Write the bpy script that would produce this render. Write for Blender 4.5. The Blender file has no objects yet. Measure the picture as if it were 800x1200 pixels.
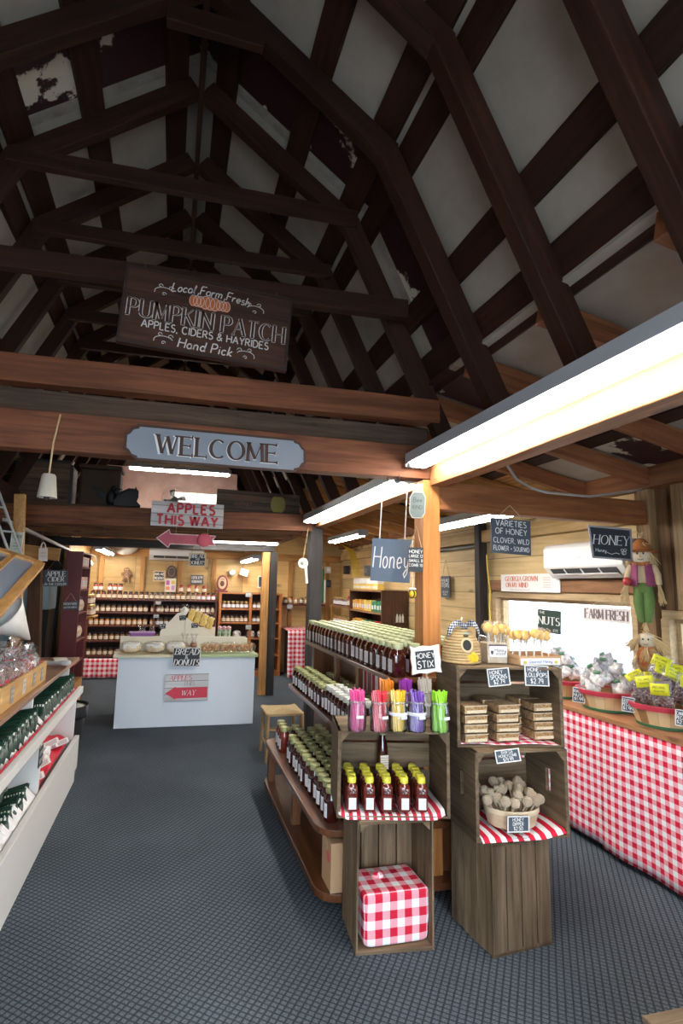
import bpy, bmesh, math, random
from mathutils import Matrix, Vector
random.seed(7)
S = bpy.context.scene
COL = S.collection
# ------------------------------------------------------------------ camera
FPX, YAW, PITCH, ROLL, PCX, PCY, EYE = 620.0, .2438, .1390, .0261, 359.1, 600.0, 1.55
def _axes():
    cy, sy = math.cos(YAW), math.sin(YAW); cp, sp = math.cos(PITCH), math.sin(PITCH)
    f = Vector((sy*cp, cy*cp, sp)); r = Vector((cy, -sy, 0)); u = r.cross(f)
    c, s = math.cos(ROLL), math.sin(ROLL)
    return c*r + s*u, -s*r + c*u, f
AX_R, AX_U, AX_F = _axes()
cam = bpy.data.cameras.new('camera'); camo = bpy.data.objects.new('camera', cam); COL.objects.link(camo)
m3 = Matrix((AX_R, AX_U, -AX_F)).transposed()
camo.matrix_world = Matrix.Translation((0, 0, EYE)) @ m3.to_4x4()
cam.sensor_fit = 'AUTO'; cam.sensor_width = 36; cam.lens = FPX/1200*36
cam.shift_x = (400-PCX)/1200; cam.shift_y = (PCY-600)/1200
cam.clip_start = .05; cam.clip_end = 300
S.camera = camo
def at(px, py, x=None, y=None, z=None):
    """the point of a known real plane (wall, shelf, floor) seen at a photo pixel"""
    d = AX_R*((px-PCX)/FPX) - AX_U*((py-PCY)/FPX) + AX_F
    t = x/d.x if x is not None else y/d.y if y is not None else (z-EYE)/d.z
    return Vector((0, 0, EYE)) + d*t
# ------------------------------------------------------------------ world and exposure
S.view_settings.view_transform = 'Standard'; S.view_settings.look = 'None'
S.view_settings.gamma = 1; S.view_settings.use_curve_mapping = False
S.view_settings.exposure = EXPOSURE = 0.65
W = bpy.data.worlds.new('sky'); S.world = W; W.use_nodes = True
wn = W.node_tree; bg = wn.nodes['Background']
SKY_STRENGTH = 8.0
bg.inputs[0].default_value = (.70, .85, 1.0, 1); bg.inputs[1].default_value = SKY_STRENGTH
TUBE = 36.0            # brightness of the fluorescent tubes
S.cycles.use_denoising = True
S.cycles.max_bounces = 8; S.cycles.diffuse_bounces = 5; S.cycles.glossy_bounces = 4
S.cycles.transparent_max_bounces = 24; S.cycles.transmission_bounces = 6
S.cycles.caustics_reflective = False; S.cycles.caustics_refractive = False
S.cycles.sample_clamp_indirect = 6
# ------------------------------------------------------------------ mesh builder
class MB:
    def __init__(s): s.v = []; s.f = []; s.m = []; s.T = Matrix()
    def add(s, vs, fs, mi=0):
        o = len(s.v); s.v += [tuple(s.T @ Vector(v)) for v in vs]
        s.f += [tuple(i+o for i in f) for f in fs]; s.m += [mi]*len(fs)
    def bx(s, x0, x1, y0, y1, z0, z1, mi=0):
        s.add([(x0,y0,z0),(x1,y0,z0),(x1,y1,z0),(x0,y1,z0),(x0,y0,z1),(x1,y0,z1),(x1,y1,z1),(x0,y1,z1)],
              [(0,3,2,1),(4,5,6,7),(0,1,5,4),(1,2,6,5),(2,3,7,6),(3,0,4,7)], mi)
    def box(s, c, size, mi=0, rot=None):
        k = s.T
        s.T = k @ Matrix.Translation(c) @ (rot.to_4x4() if rot else Matrix())
        a, b, d = size[0]/2, size[1]/2, size[2]/2; s.bx(-a, a, -b, b, -d, d, mi); s.T = k
    def lathe(s, prof, n=12, mi=0, c=(0,0,0), sx=1, sy=1, a0=0, a1=360, cap=True):
        full = abs(a1-a0) >= 360; k = n if full else n+1; vs = []; fs = []
        for r, z in prof:
            for i in range(k):
                a = math.radians(a0 + (a1-a0)*i/n)
                vs.append((c[0]+r*sx*math.cos(a), c[1]+r*sy*math.sin(a), c[2]+z))
        for j in range(len(prof)-1):
            for i in range(n):
                i2 = (i+1) % k
                fs.append((j*k+i, j*k+i2, (j+1)*k+i2, (j+1)*k+i))
        if cap and full:
            if prof[0][0] > 1e-5: fs.append(tuple(reversed(range(k))))
            if prof[-1][0] > 1e-5: fs.append(tuple((len(prof)-1)*k+i for i in range(k)))
        s.add(vs, fs, mi)
    def tube(s, pts, r, n=8, mi=0):
        pts = [Vector(p) for p in pts]; rs = r if isinstance(r, (list, tuple)) else [r]*len(pts)
        vs = []; fs = []; ref = None
        for i, p in enumerate(pts):
            t = (pts[min(i+1, len(pts)-1)] - pts[max(i-1, 0)]).normalized()
            if ref is None: ref = Vector((0,0,1)) if abs(t.z) < .9 else Vector((1,0,0))
            a = t.cross(ref); a.normalize(); b = a.cross(t); ref = b
            for k in range(n):
                q = 2*math.pi*k/n; vs.append(tuple(p + (a*math.cos(q) + b*math.sin(q))*rs[i]))
        for i in range(len(pts)-1):
            for k in range(n):
                k2 = (k+1) % n; fs.append((i*n+k, i*n+k2, (i+1)*n+k2, (i+1)*n+k))
        fs.append(tuple(reversed(range(n)))); fs.append(tuple((len(pts)-1)*n+k for k in range(n)))
        s.add(vs, fs, mi)
    def ball(s, c, r, nu=12, nv=8, mi=0, e=1.0, fn=None):
        if not isinstance(r, (list, tuple)): r = (r, r, r)
        sg = lambda q: math.copysign(abs(q)**e, q)
        vs = []; fs = []
        for j in range(nv+1):
            p = math.pi*j/nv
            for i in range(nu):
                a = 2*math.pi*i/nu
                d = Vector((sg(math.cos(a))*sg(math.sin(p)), sg(math.sin(a))*sg(math.sin(p)), -sg(math.cos(p))))
                if fn: d = d*fn(d)
                vs.append((c[0]+d.x*r[0], c[1]+d.y*r[1], c[2]+d.z*r[2]))
        for j in range(nv):
            for i in range(nu):
                i2 = (i+1) % nu; fs.append((j*nu+i, j*nu+i2, (j+1)*nu+i2, (j+1)*nu+i))
        s.add(vs, fs, mi)
    def prism(s, poly, y0, y1, mi=0):          # polygon in x,z pushed along y
        n = len(poly)
        s.add([(x, y0, z) for x, z in poly] + [(x, y1, z) for x, z in poly],
              [tuple(range(n)), tuple(reversed(range(n, 2*n)))] + [(i, i+n, (i+1) % n + n, (i+1) % n) for i in range(n)], mi)
    def grid(s, fn, nu, nv, mi=0):
        vs = [fn(i/nu, j/nv) for j in range(nv+1) for i in range(nu+1)]; w = nu+1
        s.add(vs, [(j*w+i, j*w+i+1, (j+1)*w+i+1, (j+1)*w+i) for j in range(nv) for i in range(nu)], mi)
    def strip(s, pts, ws, y, mi=0, d=0):
        n = len(pts); L = []; Rr = []
        closed = n > 3 and abs(pts[0][0]-pts[-1][0]) + abs(pts[0][1]-pts[-1][1]) < 1e-6
        for i in range(n):
            p = pts[i]
            a = pts[i-1] if i else (pts[n-2] if closed else None)
            b = pts[i+1] if i < n-1 else (pts[1] if closed else None)
            t1 = (p[0]-a[0], p[1]-a[1]) if a else None; t2 = (b[0]-p[0], b[1]-p[1]) if b else None
            def nm(t):
                l = math.hypot(*t) or 1; return (-t[1]/l, t[0]/l)
            if t1 and t2:
                n1, n2 = nm(t1), nm(t2); q = (n1[0]+n2[0], n1[1]+n2[1]); l = math.hypot(*q)
                if l < .35: q = n1; k = 1
                else: q = (q[0]/l, q[1]/l); k = min(1.7, 1/max(.3, q[0]*n1[0]+q[1]*n1[1]))
            else: q = nm(t1 or t2); k = 1
            w = ws[i]/2*k
            L.append((p[0]+q[0]*w, y, p[1]+q[1]*w)); Rr.append((p[0]-q[0]*w, y, p[1]-q[1]*w))
        s.add(L+Rr, [(i, i+1, n+i+1, n+i) for i in range(n-1)], mi)
        if d:
            B = lambda P: [(x, y+d, z) for x, _, z in P]
            s.add(L+B(L), [(i, n+i, n+i+1, i+1) for i in range(n-1)], mi)
            s.add(Rr+B(Rr), [(i, i+1, n+i+1, n+i) for i in range(n-1)], mi)
    def build(s, name, mats, parent=None, loc=None, rz=0, smooth=False, bevel=0, M=None, solid=0, sub=0):
        me = bpy.data.meshes.new(name); me.from_pydata(s.v, [], s.f)
        if not isinstance(mats, (list, tuple)): mats = [mats]
        for m in mats: me.materials.append(m)
        me.polygons.foreach_set('material_index', s.m)
        uv = me.uv_layers.new(name='uv')
        for p in me.polygons:
            nx, ny, nz = (abs(q) for q in p.normal)
            for li in p.loop_indices:
                c = me.vertices[me.loops[li].vertex_index].co
                uv.data[li].uv = (c.y, c.z) if nx >= ny and nx >= nz else (c.x, c.z) if ny >= nz else (c.x, c.y)
        if smooth:
            me.polygons.foreach_set('use_smooth', [True]*len(me.polygons))
            me.set_sharp_from_angle(angle=math.radians(smooth if smooth > 1 else 40))
        me.update()
        o = bpy.data.objects.new(name, me); COL.objects.link(o)
        if parent: o.parent = parent
        if M is not None: o.matrix_basis = M
        else:
            if loc: o.location = loc
            o.rotation_euler.z = rz
        if solid:
            q = o.modifiers.new('thick', 'SOLIDIFY'); q.thickness = solid; q.offset = 0
        if bevel:
            q = o.modifiers.new('edge', 'BEVEL'); q.width = bevel; q.segments = 2; q.limit_method = 'ANGLE'
        if sub:
            q = o.modifiers.new('sub', 'SUBSURF'); q.levels = sub; q.render_levels = sub
        return o
def tag(o, label, cat, group=None, kind=None):
    o['label'] = label; o['category'] = cat
    if group: o['group'] = group
    if kind: o['kind'] = kind
    return o
def thing(name, label, cat, loc=(0,0,0), rz=0, group=None, tilt=0, roll=0):
    o = bpy.data.objects.new(name, None); COL.objects.link(o); o.empty_display_size = .05
    o.location = loc; o.rotation_euler = (tilt, roll, rz)
    return tag(o, label, cat, group)
KIDS = {}
def copy_tree(src, loc=None, rz=None, label=None, group=None, rot=None):
    def rec(o, par):
        c = o.copy(); COL.objects.link(c); c.parent = par
        for k in KIDS.get(o.name, ()): rec(k, c)
        return c
    r = rec(src, None)
    if loc is not None: r.location = loc
    if rot is not None: r.rotation_euler = rot
    elif rz is not None: r.rotation_euler.z = rz
    if label: r['label'] = label
    if group: r['group'] = group
    return r
def proto(root):
    for o in list(COL.objects):
        if o.parent and (o.parent == root or o.parent.parent == root):
            KIDS.setdefault(o.parent.name, [])
            if o not in KIDS[o.parent.name]: KIDS[o.parent.name].append(o)
    return root
ORD = ['first','second','third','fourth','fifth','sixth','seventh','eighth','ninth','tenth','eleventh','twelfth','thirteenth','fourteenth','fifteenth','sixteenth','seventeenth','eighteenth','nineteenth','twentieth']
def nth(i):
    if i < 20: return ORD[i]
    t = {2:'twenty',3:'thirty',4:'forty'}[(i+1)//10]
    return (t[:-1]+'ieth') if (i+1) % 10 == 0 else t+'-'+ORD[(i+1) % 10-1]
# ------------------------------------------------------------------ materials
MATS = {}
def _new(name):
    m = bpy.data.materials.new(name); m.use_nodes = True; nt = m.node_tree
    b = nt.nodes['Principled BSDF']; return m, nt, b
def nd(nt, t, **k):
    n = nt.nodes.new(t)
    for a, v in k.items(): setattr(n, a, v)
    return n
def mat(name, c, rough=.5, metal=0, emit=0, spec=.5, coat=0, trans=0, noise=0, nscale=20, bump=0):
    if name in MATS: return MATS[name]
    m, nt, b = _new(name); b.inputs['Base Color'].default_value = (*c, 1); b.inputs['Roughness'].default_value = rough
    b.inputs['Metallic'].default_value = metal; b.inputs['Specular IOR Level'].default_value = spec
    b.inputs['Coat Weight'].default_value = coat; b.inputs['Transmission Weight'].default_value = trans
    if emit: b.inputs['Emission Color'].default_value = (*c, 1); b.inputs['Emission Strength'].default_value = emit
    if noise:
        tc = nd(nt, 'ShaderNodeTexCoord'); n = nd(nt, 'ShaderNodeTexNoise'); n.inputs['Scale'].default_value = nscale; n.inputs['Detail'].default_value = 5
        nt.links.new(tc.outputs['Object'], n.inputs['Vector'])
        mx = nd(nt, 'ShaderNodeMix', data_type='RGBA'); mx.inputs[6].default_value = (*[q*(1-noise) for q in c], 1); mx.inputs[7].default_value = (*[min(1, q*(1+noise)) for q in c], 1)
        nt.links.new(n.outputs[0], mx.inputs[0]); nt.links.new(mx.outputs[2], b.inputs['Base Color'])
        if bump:
            bp = nd(nt, 'ShaderNodeBump'); bp.inputs['Strength'].default_value = bump; nt.links.new(n.outputs[0], bp.inputs['Height']); nt.links.new(bp.outputs[0], b.inputs['Normal'])
    MATS[name] = m; return m
def wood(name, dark, light, axis='X', scale=1, rough=.6, plank=0, pax='Z', knots=.5, coat=0):
    """grain stretched along one object axis; plank > 0 adds board joints every plank metres along pax"""
    if name in MATS: return MATS[name]
    m, nt, b = _new(name); L = nt.links.new
    tc = nd(nt, 'ShaderNodeTexCoord'); oi = nd(nt, 'ShaderNodeObjectInfo')
    ad = nd(nt, 'ShaderNodeVectorMath', operation='ADD'); sc = nd(nt, 'ShaderNodeVectorMath', operation='SCALE')
    cb = nd(nt, 'ShaderNodeCombineXYZ')
    for i in range(3): L(oi.outputs['Random'], cb.inputs[i])
    L(cb.outputs[0], sc.inputs[0]); sc.inputs['Scale'].default_value = 17
    L(tc.outputs['Object'], ad.inputs[0]); L(sc.outputs[0], ad.inputs[1])
    vec = ad.outputs[0]
    if plank:
        sp = nd(nt, 'ShaderNodeSeparateXYZ'); L(tc.outputs['Object'], sp.inputs[0])
        dv = nd(nt, 'ShaderNodeMath', operation='DIVIDE'); L(sp.outputs['XYZ'.index(pax)], dv.inputs[0]); dv.inputs[1].default_value = plank
        fl = nd(nt, 'ShaderNodeMath', operation='FLOOR'); L(dv.outputs[0], fl.inputs[0])
        fr = nd(nt, 'ShaderNodeMath', operation='FRACT'); L(dv.outputs[0], fr.inputs[0])
        wnz = nd(nt, 'ShaderNodeTexWhiteNoise', noise_dimensions='1D'); L(fl.outputs[0], wnz.inputs['W'])
        c2 = nd(nt, 'ShaderNodeCombineXYZ'); 
        for i in range(3): L(wnz.outputs['Value'], c2.inputs[i])
        s2 = nd(nt, 'ShaderNodeVectorMath', operation='SCALE'); s2.inputs['Scale'].default_value = 31; L(c2.outputs[0], s2.inputs[0])
        a2 = nd(nt, 'ShaderNodeVectorMath', operation='ADD'); L(vec, a2.inputs[0]); L(s2.outputs[0], a2.inputs[1]); vec = a2.outputs[0]
    mp = nd(nt, 'ShaderNodeMapping'); k = [14*scale]*3; k['XYZ'.index(axis)] = .9*scale; mp.inputs['Scale'].default_value = k
    L(vec, mp.inputs['Vector'])
    n1 = nd(nt, 'ShaderNodeTexNoise'); n1.inputs['Scale'].default_value = 2.2; n1.inputs['Detail'].default_value = 8; n1.inputs['Roughness'].default_value = .62; n1.inputs['Distortion'].default_value = .6
    L(mp.outputs[0], n1.inputs['Vector'])
    n2 = nd(nt, 'ShaderNodeTexNoise'); n2.inputs['Scale'].default_value = 1.6*scale; n2.inputs['Detail'].default_value = 3; L(vec, n2.inputs['Vector'])
    r1 = nd(nt, 'ShaderNodeValToRGB'); r1.color_ramp.elements[0].position = .3; r1.color_ramp.elements[1].position = .72
    r1.color_ramp.elements[0].color = (*dark, 1); r1.color_ramp.elements[1].color = (*light, 1); L(n1.outputs[0], r1.inputs[0])
    mx = nd(nt, 'ShaderNodeMix', data_type='RGBA', blend_type='MULTIPLY'); mx.inputs[0].default_value = 1
    mr = nd(nt, 'ShaderNodeMapRange'); mr.inputs[1].default_value = .3; mr.inputs[2].default_value = .7; mr.inputs[3].default_value = .72; mr.inputs[4].default_value = 1.15
    L(n2.outputs[0], mr.inputs[0]); L(r1.outputs[0], mx.inputs[6]); L(mr.outputs[0], mx.inputs[7]); out = mx.outputs[2]
    # knots
    mk = nd(nt, 'ShaderNodeMapping'); kk = [5*scale]*3; kk['XYZ'.index(axis)] = 2.2*scale; mk.inputs['Scale'].default_value = kk; L(vec, mk.inputs['Vector'])
    vo = nd(nt, 'ShaderNodeTexVoronoi'); vo.inputs['Scale'].default_value = 1; L(mk.outputs[0], vo.inputs['Vector'])
    kr = nd(nt, 'ShaderNodeMapRange'); kr.inputs[1].default_value = .05; kr.inputs[2].default_value = .12; kr.inputs[3].default_value = 1-knots; kr.inputs[4].default_value = 1; L(vo.outputs['Distance'], kr.inputs[0])
    m3_ = nd(nt, 'ShaderNodeMix', data_type='RGBA', blend_type='MULTIPLY'); m3_.inputs[0].default_value = 1; L(out, m3_.inputs[6]); L(kr.outputs[0], m3_.inputs[7]); out = m3_.outputs[2]
    if plank:
        e = nd(nt, 'ShaderNodeMath', operation='PINGPONG'); e.inputs[1].default_value = .5; L(fr.outputs[0], e.inputs[0])
        g = nd(nt, 'ShaderNodeMapRange'); g.inputs[1].default_value = 0; g.inputs[2].default_value = .006/plank; g.inputs[3].default_value = .3; g.inputs[4].default_value = 1; L(e.outputs[0], g.inputs[0])
        v = nd(nt, 'ShaderNodeMapRange'); v.inputs[3].default_value = .78; v.inputs[4].default_value = 1.15; L(wnz.outputs['Value'], v.inputs[0])
        mm = nd(nt, 'ShaderNodeMath', operation='MULTIPLY'); L(g.outputs[0], mm.inputs[0]); L(v.outputs[0], mm.inputs[1])
        m4 = nd(nt, 'ShaderNodeMix', data_type='RGBA', blend_type='MULTIPLY'); m4.inputs[0].default_value = 1; L(out, m4.inputs[6]); L(mm.outputs[0], m4.inputs[7]); out = m4.outputs[2]
    L(out, b.inputs['Base Color']); b.inputs['Roughness'].default_value = rough; b.inputs['Coat Weight'].default_value = coat; b.inputs['Coat Roughness'].default_value = .15
    b.inputs['Specular IOR Level'].default_value = .35
    bp = nd(nt, 'ShaderNodeBump'); bp.inputs['Strength'].default_value = .25; bp.inputs['Distance'].default_value = .01; L(n1.outputs[0], bp.inputs['Height']); L(bp.outputs[0], b.inputs['Normal'])
    MATS[name] = m; return m
def gingham(name, period, red=(.62,.02,.05), pink=(.82,.36,.42), white=(.86,.84,.86), sway=0, stripes=False):
    if name in MATS: return MATS[name]
    m, nt, b = _new(name); L = nt.links.new
    uv = nd(nt, 'ShaderNodeUVMap'); sp = nd(nt, 'ShaderNodeSeparateXYZ'); L(uv.outputs[0], sp.inputs[0]); g = []
    for ax in (0, 1):
        d = nd(nt, 'ShaderNodeMath', operation='DIVIDE'); d.inputs[1].default_value = period; L(sp.outputs[ax], d.inputs[0])
        f = nd(nt, 'ShaderNodeMath', operation='FRACT'); L(d.outputs[0], f.inputs[0])
        c = nd(nt, 'ShaderNodeMath', operation='GREATER_THAN'); c.inputs[1].default_value = .5; L(f.outputs[0], c.inputs[0]); g.append(c)
    mx = nd(nt, 'ShaderNodeMix', data_type='RGBA')
    if stripes:
        L(g[0].outputs[0], mx.inputs[0]); mx.inputs[6].default_value = (*white, 1); mx.inputs[7].default_value = (*red, 1)
    else:
        a = nd(nt, 'ShaderNodeMath', operation='ADD'); L(g[0].outputs[0], a.inputs[0]); L(g[1].outputs[0], a.inputs[1])
        r = nd(nt, 'ShaderNodeValToRGB'); r.color_ramp.interpolation = 'CONSTANT'
        e = r.color_ramp.elements; e[0].color = (*white, 1); e[1].position = .25; e[1].color = (*pink, 1); q = e.new(.75); q.color = (*red, 1)
        h = nd(nt, 'ShaderNodeMath', operation='MULTIPLY'); h.inputs[1].default_value = .5; L(a.outputs[0], h.inputs[0]); L(h.outputs[0], r.inputs[0])
        mx.inputs[0].default_value = 0; L(r.outputs[0], mx.inputs[6])
    L(mx.outputs[2], b.inputs['Base Color']); b.inputs['Roughness'].default_value = .85; b.inputs['Specular IOR Level'].default_value = .1
    MATS[name] = m; return m
def spots(name, c1, c2, scale=60, rough=.4, pos=.5, soft=.1, tex='noise', bump=.3, coat=0):
    """two colours broken up in blotches (nuts, crumbs, peeling paint, granola)"""
    if name in MATS: return MATS[name]
    m, nt, b = _new(name); L = nt.links.new; tc = nd(nt, 'ShaderNodeTexCoord')
    if tex == 'voronoi':
        t = nd(nt, 'ShaderNodeTexVoronoi'); t.inputs['Scale'].default_value = scale; o = t.outputs['Distance']
    else:
        t = nd(nt, 'ShaderNodeTexNoise'); t.inputs['Scale'].default_value = scale; t.inputs['Detail'].default_value = 7; t.inputs['Roughness'].default_value = .62; o = t.outputs[0]
    L(tc.outputs['Object'], t.inputs['Vector'])
    r = nd(nt, 'ShaderNodeValToRGB'); e = r.color_ramp.elements; e[0].position = max(0, pos-soft); e[1].position = min(1, pos+soft); e[0].color = (*c1, 1); e[1].color = (*c2, 1)
    L(o, r.inputs[0]); L(r.outputs[0], b.inputs['Base Color']); b.inputs['Roughness'].default_value = rough; b.inputs['Coat Weight'].default_value = coat
    if bump:
        bp = nd(nt, 'ShaderNodeBump'); bp.inputs['Strength'].default_value = bump; bp.inputs['Distance'].default_value = .01; L(o, bp.inputs['Height']); L(bp.outputs[0], b.inputs['Normal'])
    MATS[name] = m; return m
def clear(name, tint=(1,1,1), body=.0, bodyc=(.9,.9,.9), rough=.05, refl=1.0):
    """thin glass or plastic film: see-through, mirror-like at grazing angles, with a little milky body"""
    if name in MATS: return MATS[name]
    m = bpy.data.materials.new(name); m.use_nodes = True; nt = m.node_tree; nt.nodes.clear(); L = nt.links.new
    out = nd(nt, 'ShaderNodeOutputMaterial'); t = nd(nt, 'ShaderNodeBsdfTransparent'); t.inputs[0].default_value = (*tint, 1)
    g = nd(nt, 'ShaderNodeBsdfGlossy'); g.inputs['Roughness'].default_value = rough
    fr = nd(nt, 'ShaderNodeFresnel'); fr.inputs[0].default_value = 1.45; k = nd(nt, 'ShaderNodeMath', operation='MULTIPLY'); k.inputs[1].default_value = refl; L(fr.outputs[0], k.inputs[0])
    mx = nd(nt, 'ShaderNodeMixShader'); L(k.outputs[0], mx.inputs[0])
    d = nd(nt, 'ShaderNodeBsdfDiffuse'); d.inputs[0].default_value = (*bodyc, 1); m0 = nd(nt, 'ShaderNodeMixShader'); m0.inputs[0].default_value = body
    L(t.outputs[0], m0.inputs[1]); L(d.outputs[0], m0.inputs[2]); L(m0.outputs[0], mx.inputs[1]); L(g.outputs[0], mx.inputs[2]); L(mx.outputs[0], out.inputs[0])
    MATS[name] = m; return m
# ------------------------------------------------------------------ lettering: strokes drawn as ribbons
def arc(cx, cy, rx, ry, a0, a1, n=9):
    return [(cx+rx*math.cos(math.radians(a0+(a1-a0)*i/n)), cy+ry*math.sin(math.radians(a0+(a1-a0)*i/n))) for i in range(n+1)]
GL = {
 'A':(.72,[[(0,0),(.36,1)],[(.36,1),(.72,0)],[(.13,.36),(.59,.36)]]),
 'B':(.58,[[(0,0),(0,1)],[(0,1),(.28,1)]+arc(.28,.77,.24,.23,90,-90)+[(0,.54)],[(0,.54),(.3,.54)]+arc(.3,.27,.28,.27,90,-90)+[(0,0)]]),
 'C':(.7,[arc(.38,.5,.38,.5,48,312,14)]), 'D':(.66,[[(0,0),(0,1)],[(0,1),(.22,1)]+arc(.22,.5,.44,.5,90,-90,12)+[(0,0)]]),
 'E':(.55,[[(0,0),(0,1)],[(0,1),(.54,1)],[(0,.52),(.44,.52)],[(0,0),(.56,0)]]), 'F':(.52,[[(0,0),(0,1)],[(0,1),(.52,1)],[(0,.52),(.42,.52)]]),
 'G':(.74,[arc(.38,.5,.38,.5,48,318,14)+[(.7,.42)],[(.44,.42),(.74,.42)]]), 'H':(.66,[[(0,0),(0,1)],[(.66,0),(.66,1)],[(0,.52),(.66,.52)]]),
 'I':(.06,[[(.03,0),(.03,1)]]), 'J':(.42,[[(.42,1),(.42,.25)]+arc(.21,.25,.21,.25,0,-170)]), 'K':(.62,[[(0,0),(0,1)],[(.58,1),(.02,.42)],[(.2,.6),(.62,0)]]),
 'L':(.5,[[(0,0),(0,1)],[(0,0),(.5,0)]]), 'M':(.8,[[(0,0),(.05,1)],[(.05,1),(.4,.1)],[(.4,.1),(.75,1)],[(.75,1),(.8,0)]]), 'N':(.68,[[(0,0),(0,1)],[(0,1),(.68,0)],[(.68,0),(.68,1)]]),
 'O':(.78,[arc(.39,.5,.39,.5,90,450,20)]), 'P':(.54,[[(0,0),(0,1)],[(0,1),(.28,1)]+arc(.28,.74,.26,.26,90,-90)+[(0,.48)]]),
 'Q':(.78,[arc(.39,.5,.39,.5,90,450,20),[(.46,.26),(.76,-.1)]]), 'R':(.6,[[(0,0),(0,1)],[(0,1),(.28,1)]+arc(.28,.75,.25,.25,90,-90)+[(0,.5)],[(.24,.5),(.6,0)]]),
 'S':(.52,[arc(.27,.75,.23,.25,40,230,9)+arc(.26,.25,.26,.27,70,-150,10)]), 'T':(.62,[[(.31,0),(.31,1)],[(0,1),(.62,1)]]),
 'U':(.64,[[(0,1),(0,.3)]+arc(.32,.32,.32,.32,180,360,10)+[(.64,1)]]), 'V':(.68,[[(0,1),(.34,0)],[(.34,0),(.68,1)]]),
 'W':(.96,[[(0,1),(.25,0)],[(.25,0),(.48,.95)],[(.48,.95),(.72,0)],[(.72,0),(.96,1)]]), 'X':(.64,[[(0,1),(.64,0)],[(.64,1),(0,0)]]),
 'Y':(.64,[[(0,1),(.32,.48)],[(.64,1),(.32,.48)],[(.32,.48),(.32,0)]]), 'Z':(.6,[[(0,1),(.6,1)],[(.6,1),(0,0)],[(0,0),(.6,0)]]),
 '&':(.72,[[(.7,0),(.16,.72)]+arc(.3,.8,.17,.2,200,-40)+[(.1,.42)]+arc(.26,.24,.24,.24,140,340)+[(.68,.46)]]),
 ',':(.12,[[(.08,.06),(.02,-.16)]]), '.':(.1,[[(.02,.02),(.08,.02)]]), '-':(.34,[[(.02,.45),(.32,.45)]]), '+':(.4,[[(0,.45),(.4,.45)],[(.2,.25),(.2,.65)]]),
 '$':(.5,[arc(.25,.7,.22,.2,40,230,8)+arc(.25,.28,.24,.22,70,-150,8),[(.25,-.08),(.25,1.06)]]), "'":(.08,[[(.04,.8),(.06,1)]]), ':':(.1,[[(.02,.1),(.08,.1)],[(.02,.55),(.08,.55)]]),
 '0':(.56,[arc(.28,.5,.28,.5,90,450,16)]), '1':(.26,[[(0,.8),(.16,1),(.16,0)]]), '2':(.54,[arc(.26,.73,.26,.27,170,-30)+[(0,0)],[(0,0),(.54,0)]]),
 '3':(.52,[arc(.24,.75,.24,.25,150,-90)+arc(.24,.26,.28,.26,90,-150)]), '4':(.58,[[(.44,0),(.44,1),(0,.3)],[(0,.3),(.58,.3)]]), '5':(.52,[[(.5,1),(.08,1),(.04,.55)]+arc(.24,.32,.28,.32,130,-150)]),
 '7':(.52,[[(0,1),(.52,1),(.18,0)]]), '8':(.52,[arc(.26,.76,.22,.24,-90,270,12),arc(.26,.26,.26,.27,90,450,12)]), '9':(.5,[arc(.25,.72,.25,.28,0,360,12),[(.5,.72),(.42,0)]]), '6':(.5,[arc(.25,.28,.25,.28,180,540,12),[(0,.28),(.12,1)]]),
 'a':(.46,[arc(.22,.27,.22,.27,30,390,12)+[(.42,.5),(.42,.08),(.5,.02)]]), 'c':(.4,[arc(.22,.27,.22,.27,45,320,9)]), 'd':(.46,[arc(.22,.27,.22,.27,30,390,12),[(.46,1),(.42,.06),(.52,.02)]]),
 'e':(.42,[[(.02,.25),(.4,.3)]+arc(.21,.28,.2,.26,10,320,11)]), 'h':(.44,[[(0,0),(.06,1)],[(.02,.25)]+arc(.22,.34,.18,.2,150,0,6)+[(.4,0)]]), 'i':(.1,[[(.05,.54),(.05,0)],[(.05,.72),(.06,.78)]]),
 'k':(.42,[[(0,0),(.06,1)],[(.4,.54),(.04,.22),(.42,0)]]), 'l':(.2,[[(0,.1),(.16,.85),(.1,1),(.04,.85),(.06,.1),(.18,.02)]]), 'm':(.68,[[(0,.54),(0,0)],[(0,.35)]+arc(.17,.36,.15,.18,150,0,5)+[(.32,0)],[(.32,.35)]+arc(.49,.36,.15,.18,150,0,5)+[(.64,0)]]),
 'n':(.44,[[(0,.54),(0,0)],[(0,.3)]+arc(.2,.34,.18,.2,150,0,6)+[(.38,.06),(.46,.02)]]), 'o':(.44,[arc(.22,.27,.21,.27,90,450,12)]), 'r':(.34,[[(0,.54),(.02,0)],[(.02,.3),(.16,.52),(.32,.5)]]),
 's':(.36,[arc(.19,.41,.14,.13,40,240,6)+arc(.18,.13,.17,.15,70,-150,7)]), 'y':(.44,[[(0,.54),(.06,.18),(.2,.06),(.36,.2),(.42,.54)],[(.42,.54),(.34,-.2),(.16,-.4),(.04,-.24),(.2,-.06),(.46,.06)]]),
 't':(.3,[[(.12,.9),(.1,.08),(.26,.02)],[(0,.6),(.28,.6)]]), 'u':(.44,[[(0,.54),(.02,.14),(.16,.02),(.34,.14),(.38,.54),(.4,.06)]]), 'p':(.44,[[(.02,.54),(.02,-.36)],arc(.22,.27,.2,.26,150,510,10)]), 'f':(.32,[[(.3,.92),(.18,1),(.1,.8),(.06,-.3)],[(-.02,.5),(.24,.5)]]), 'g':(.44,[arc(.21,.27,.2,.26,30,390,10),[(.4,.5),(.38,-.2),(.2,-.38),(.02,-.26)]]), 'v':(.4,[[(0,.54),(.2,0),(.4,.54)]]), 'w':(.6,[[(0,.54),(.15,0),(.3,.5),(.45,0),(.6,.54)]]), 'b':(.44,[[(.02,1),(.02,0)],arc(.22,.27,.2,.26,150,510,10)]),
}
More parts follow.
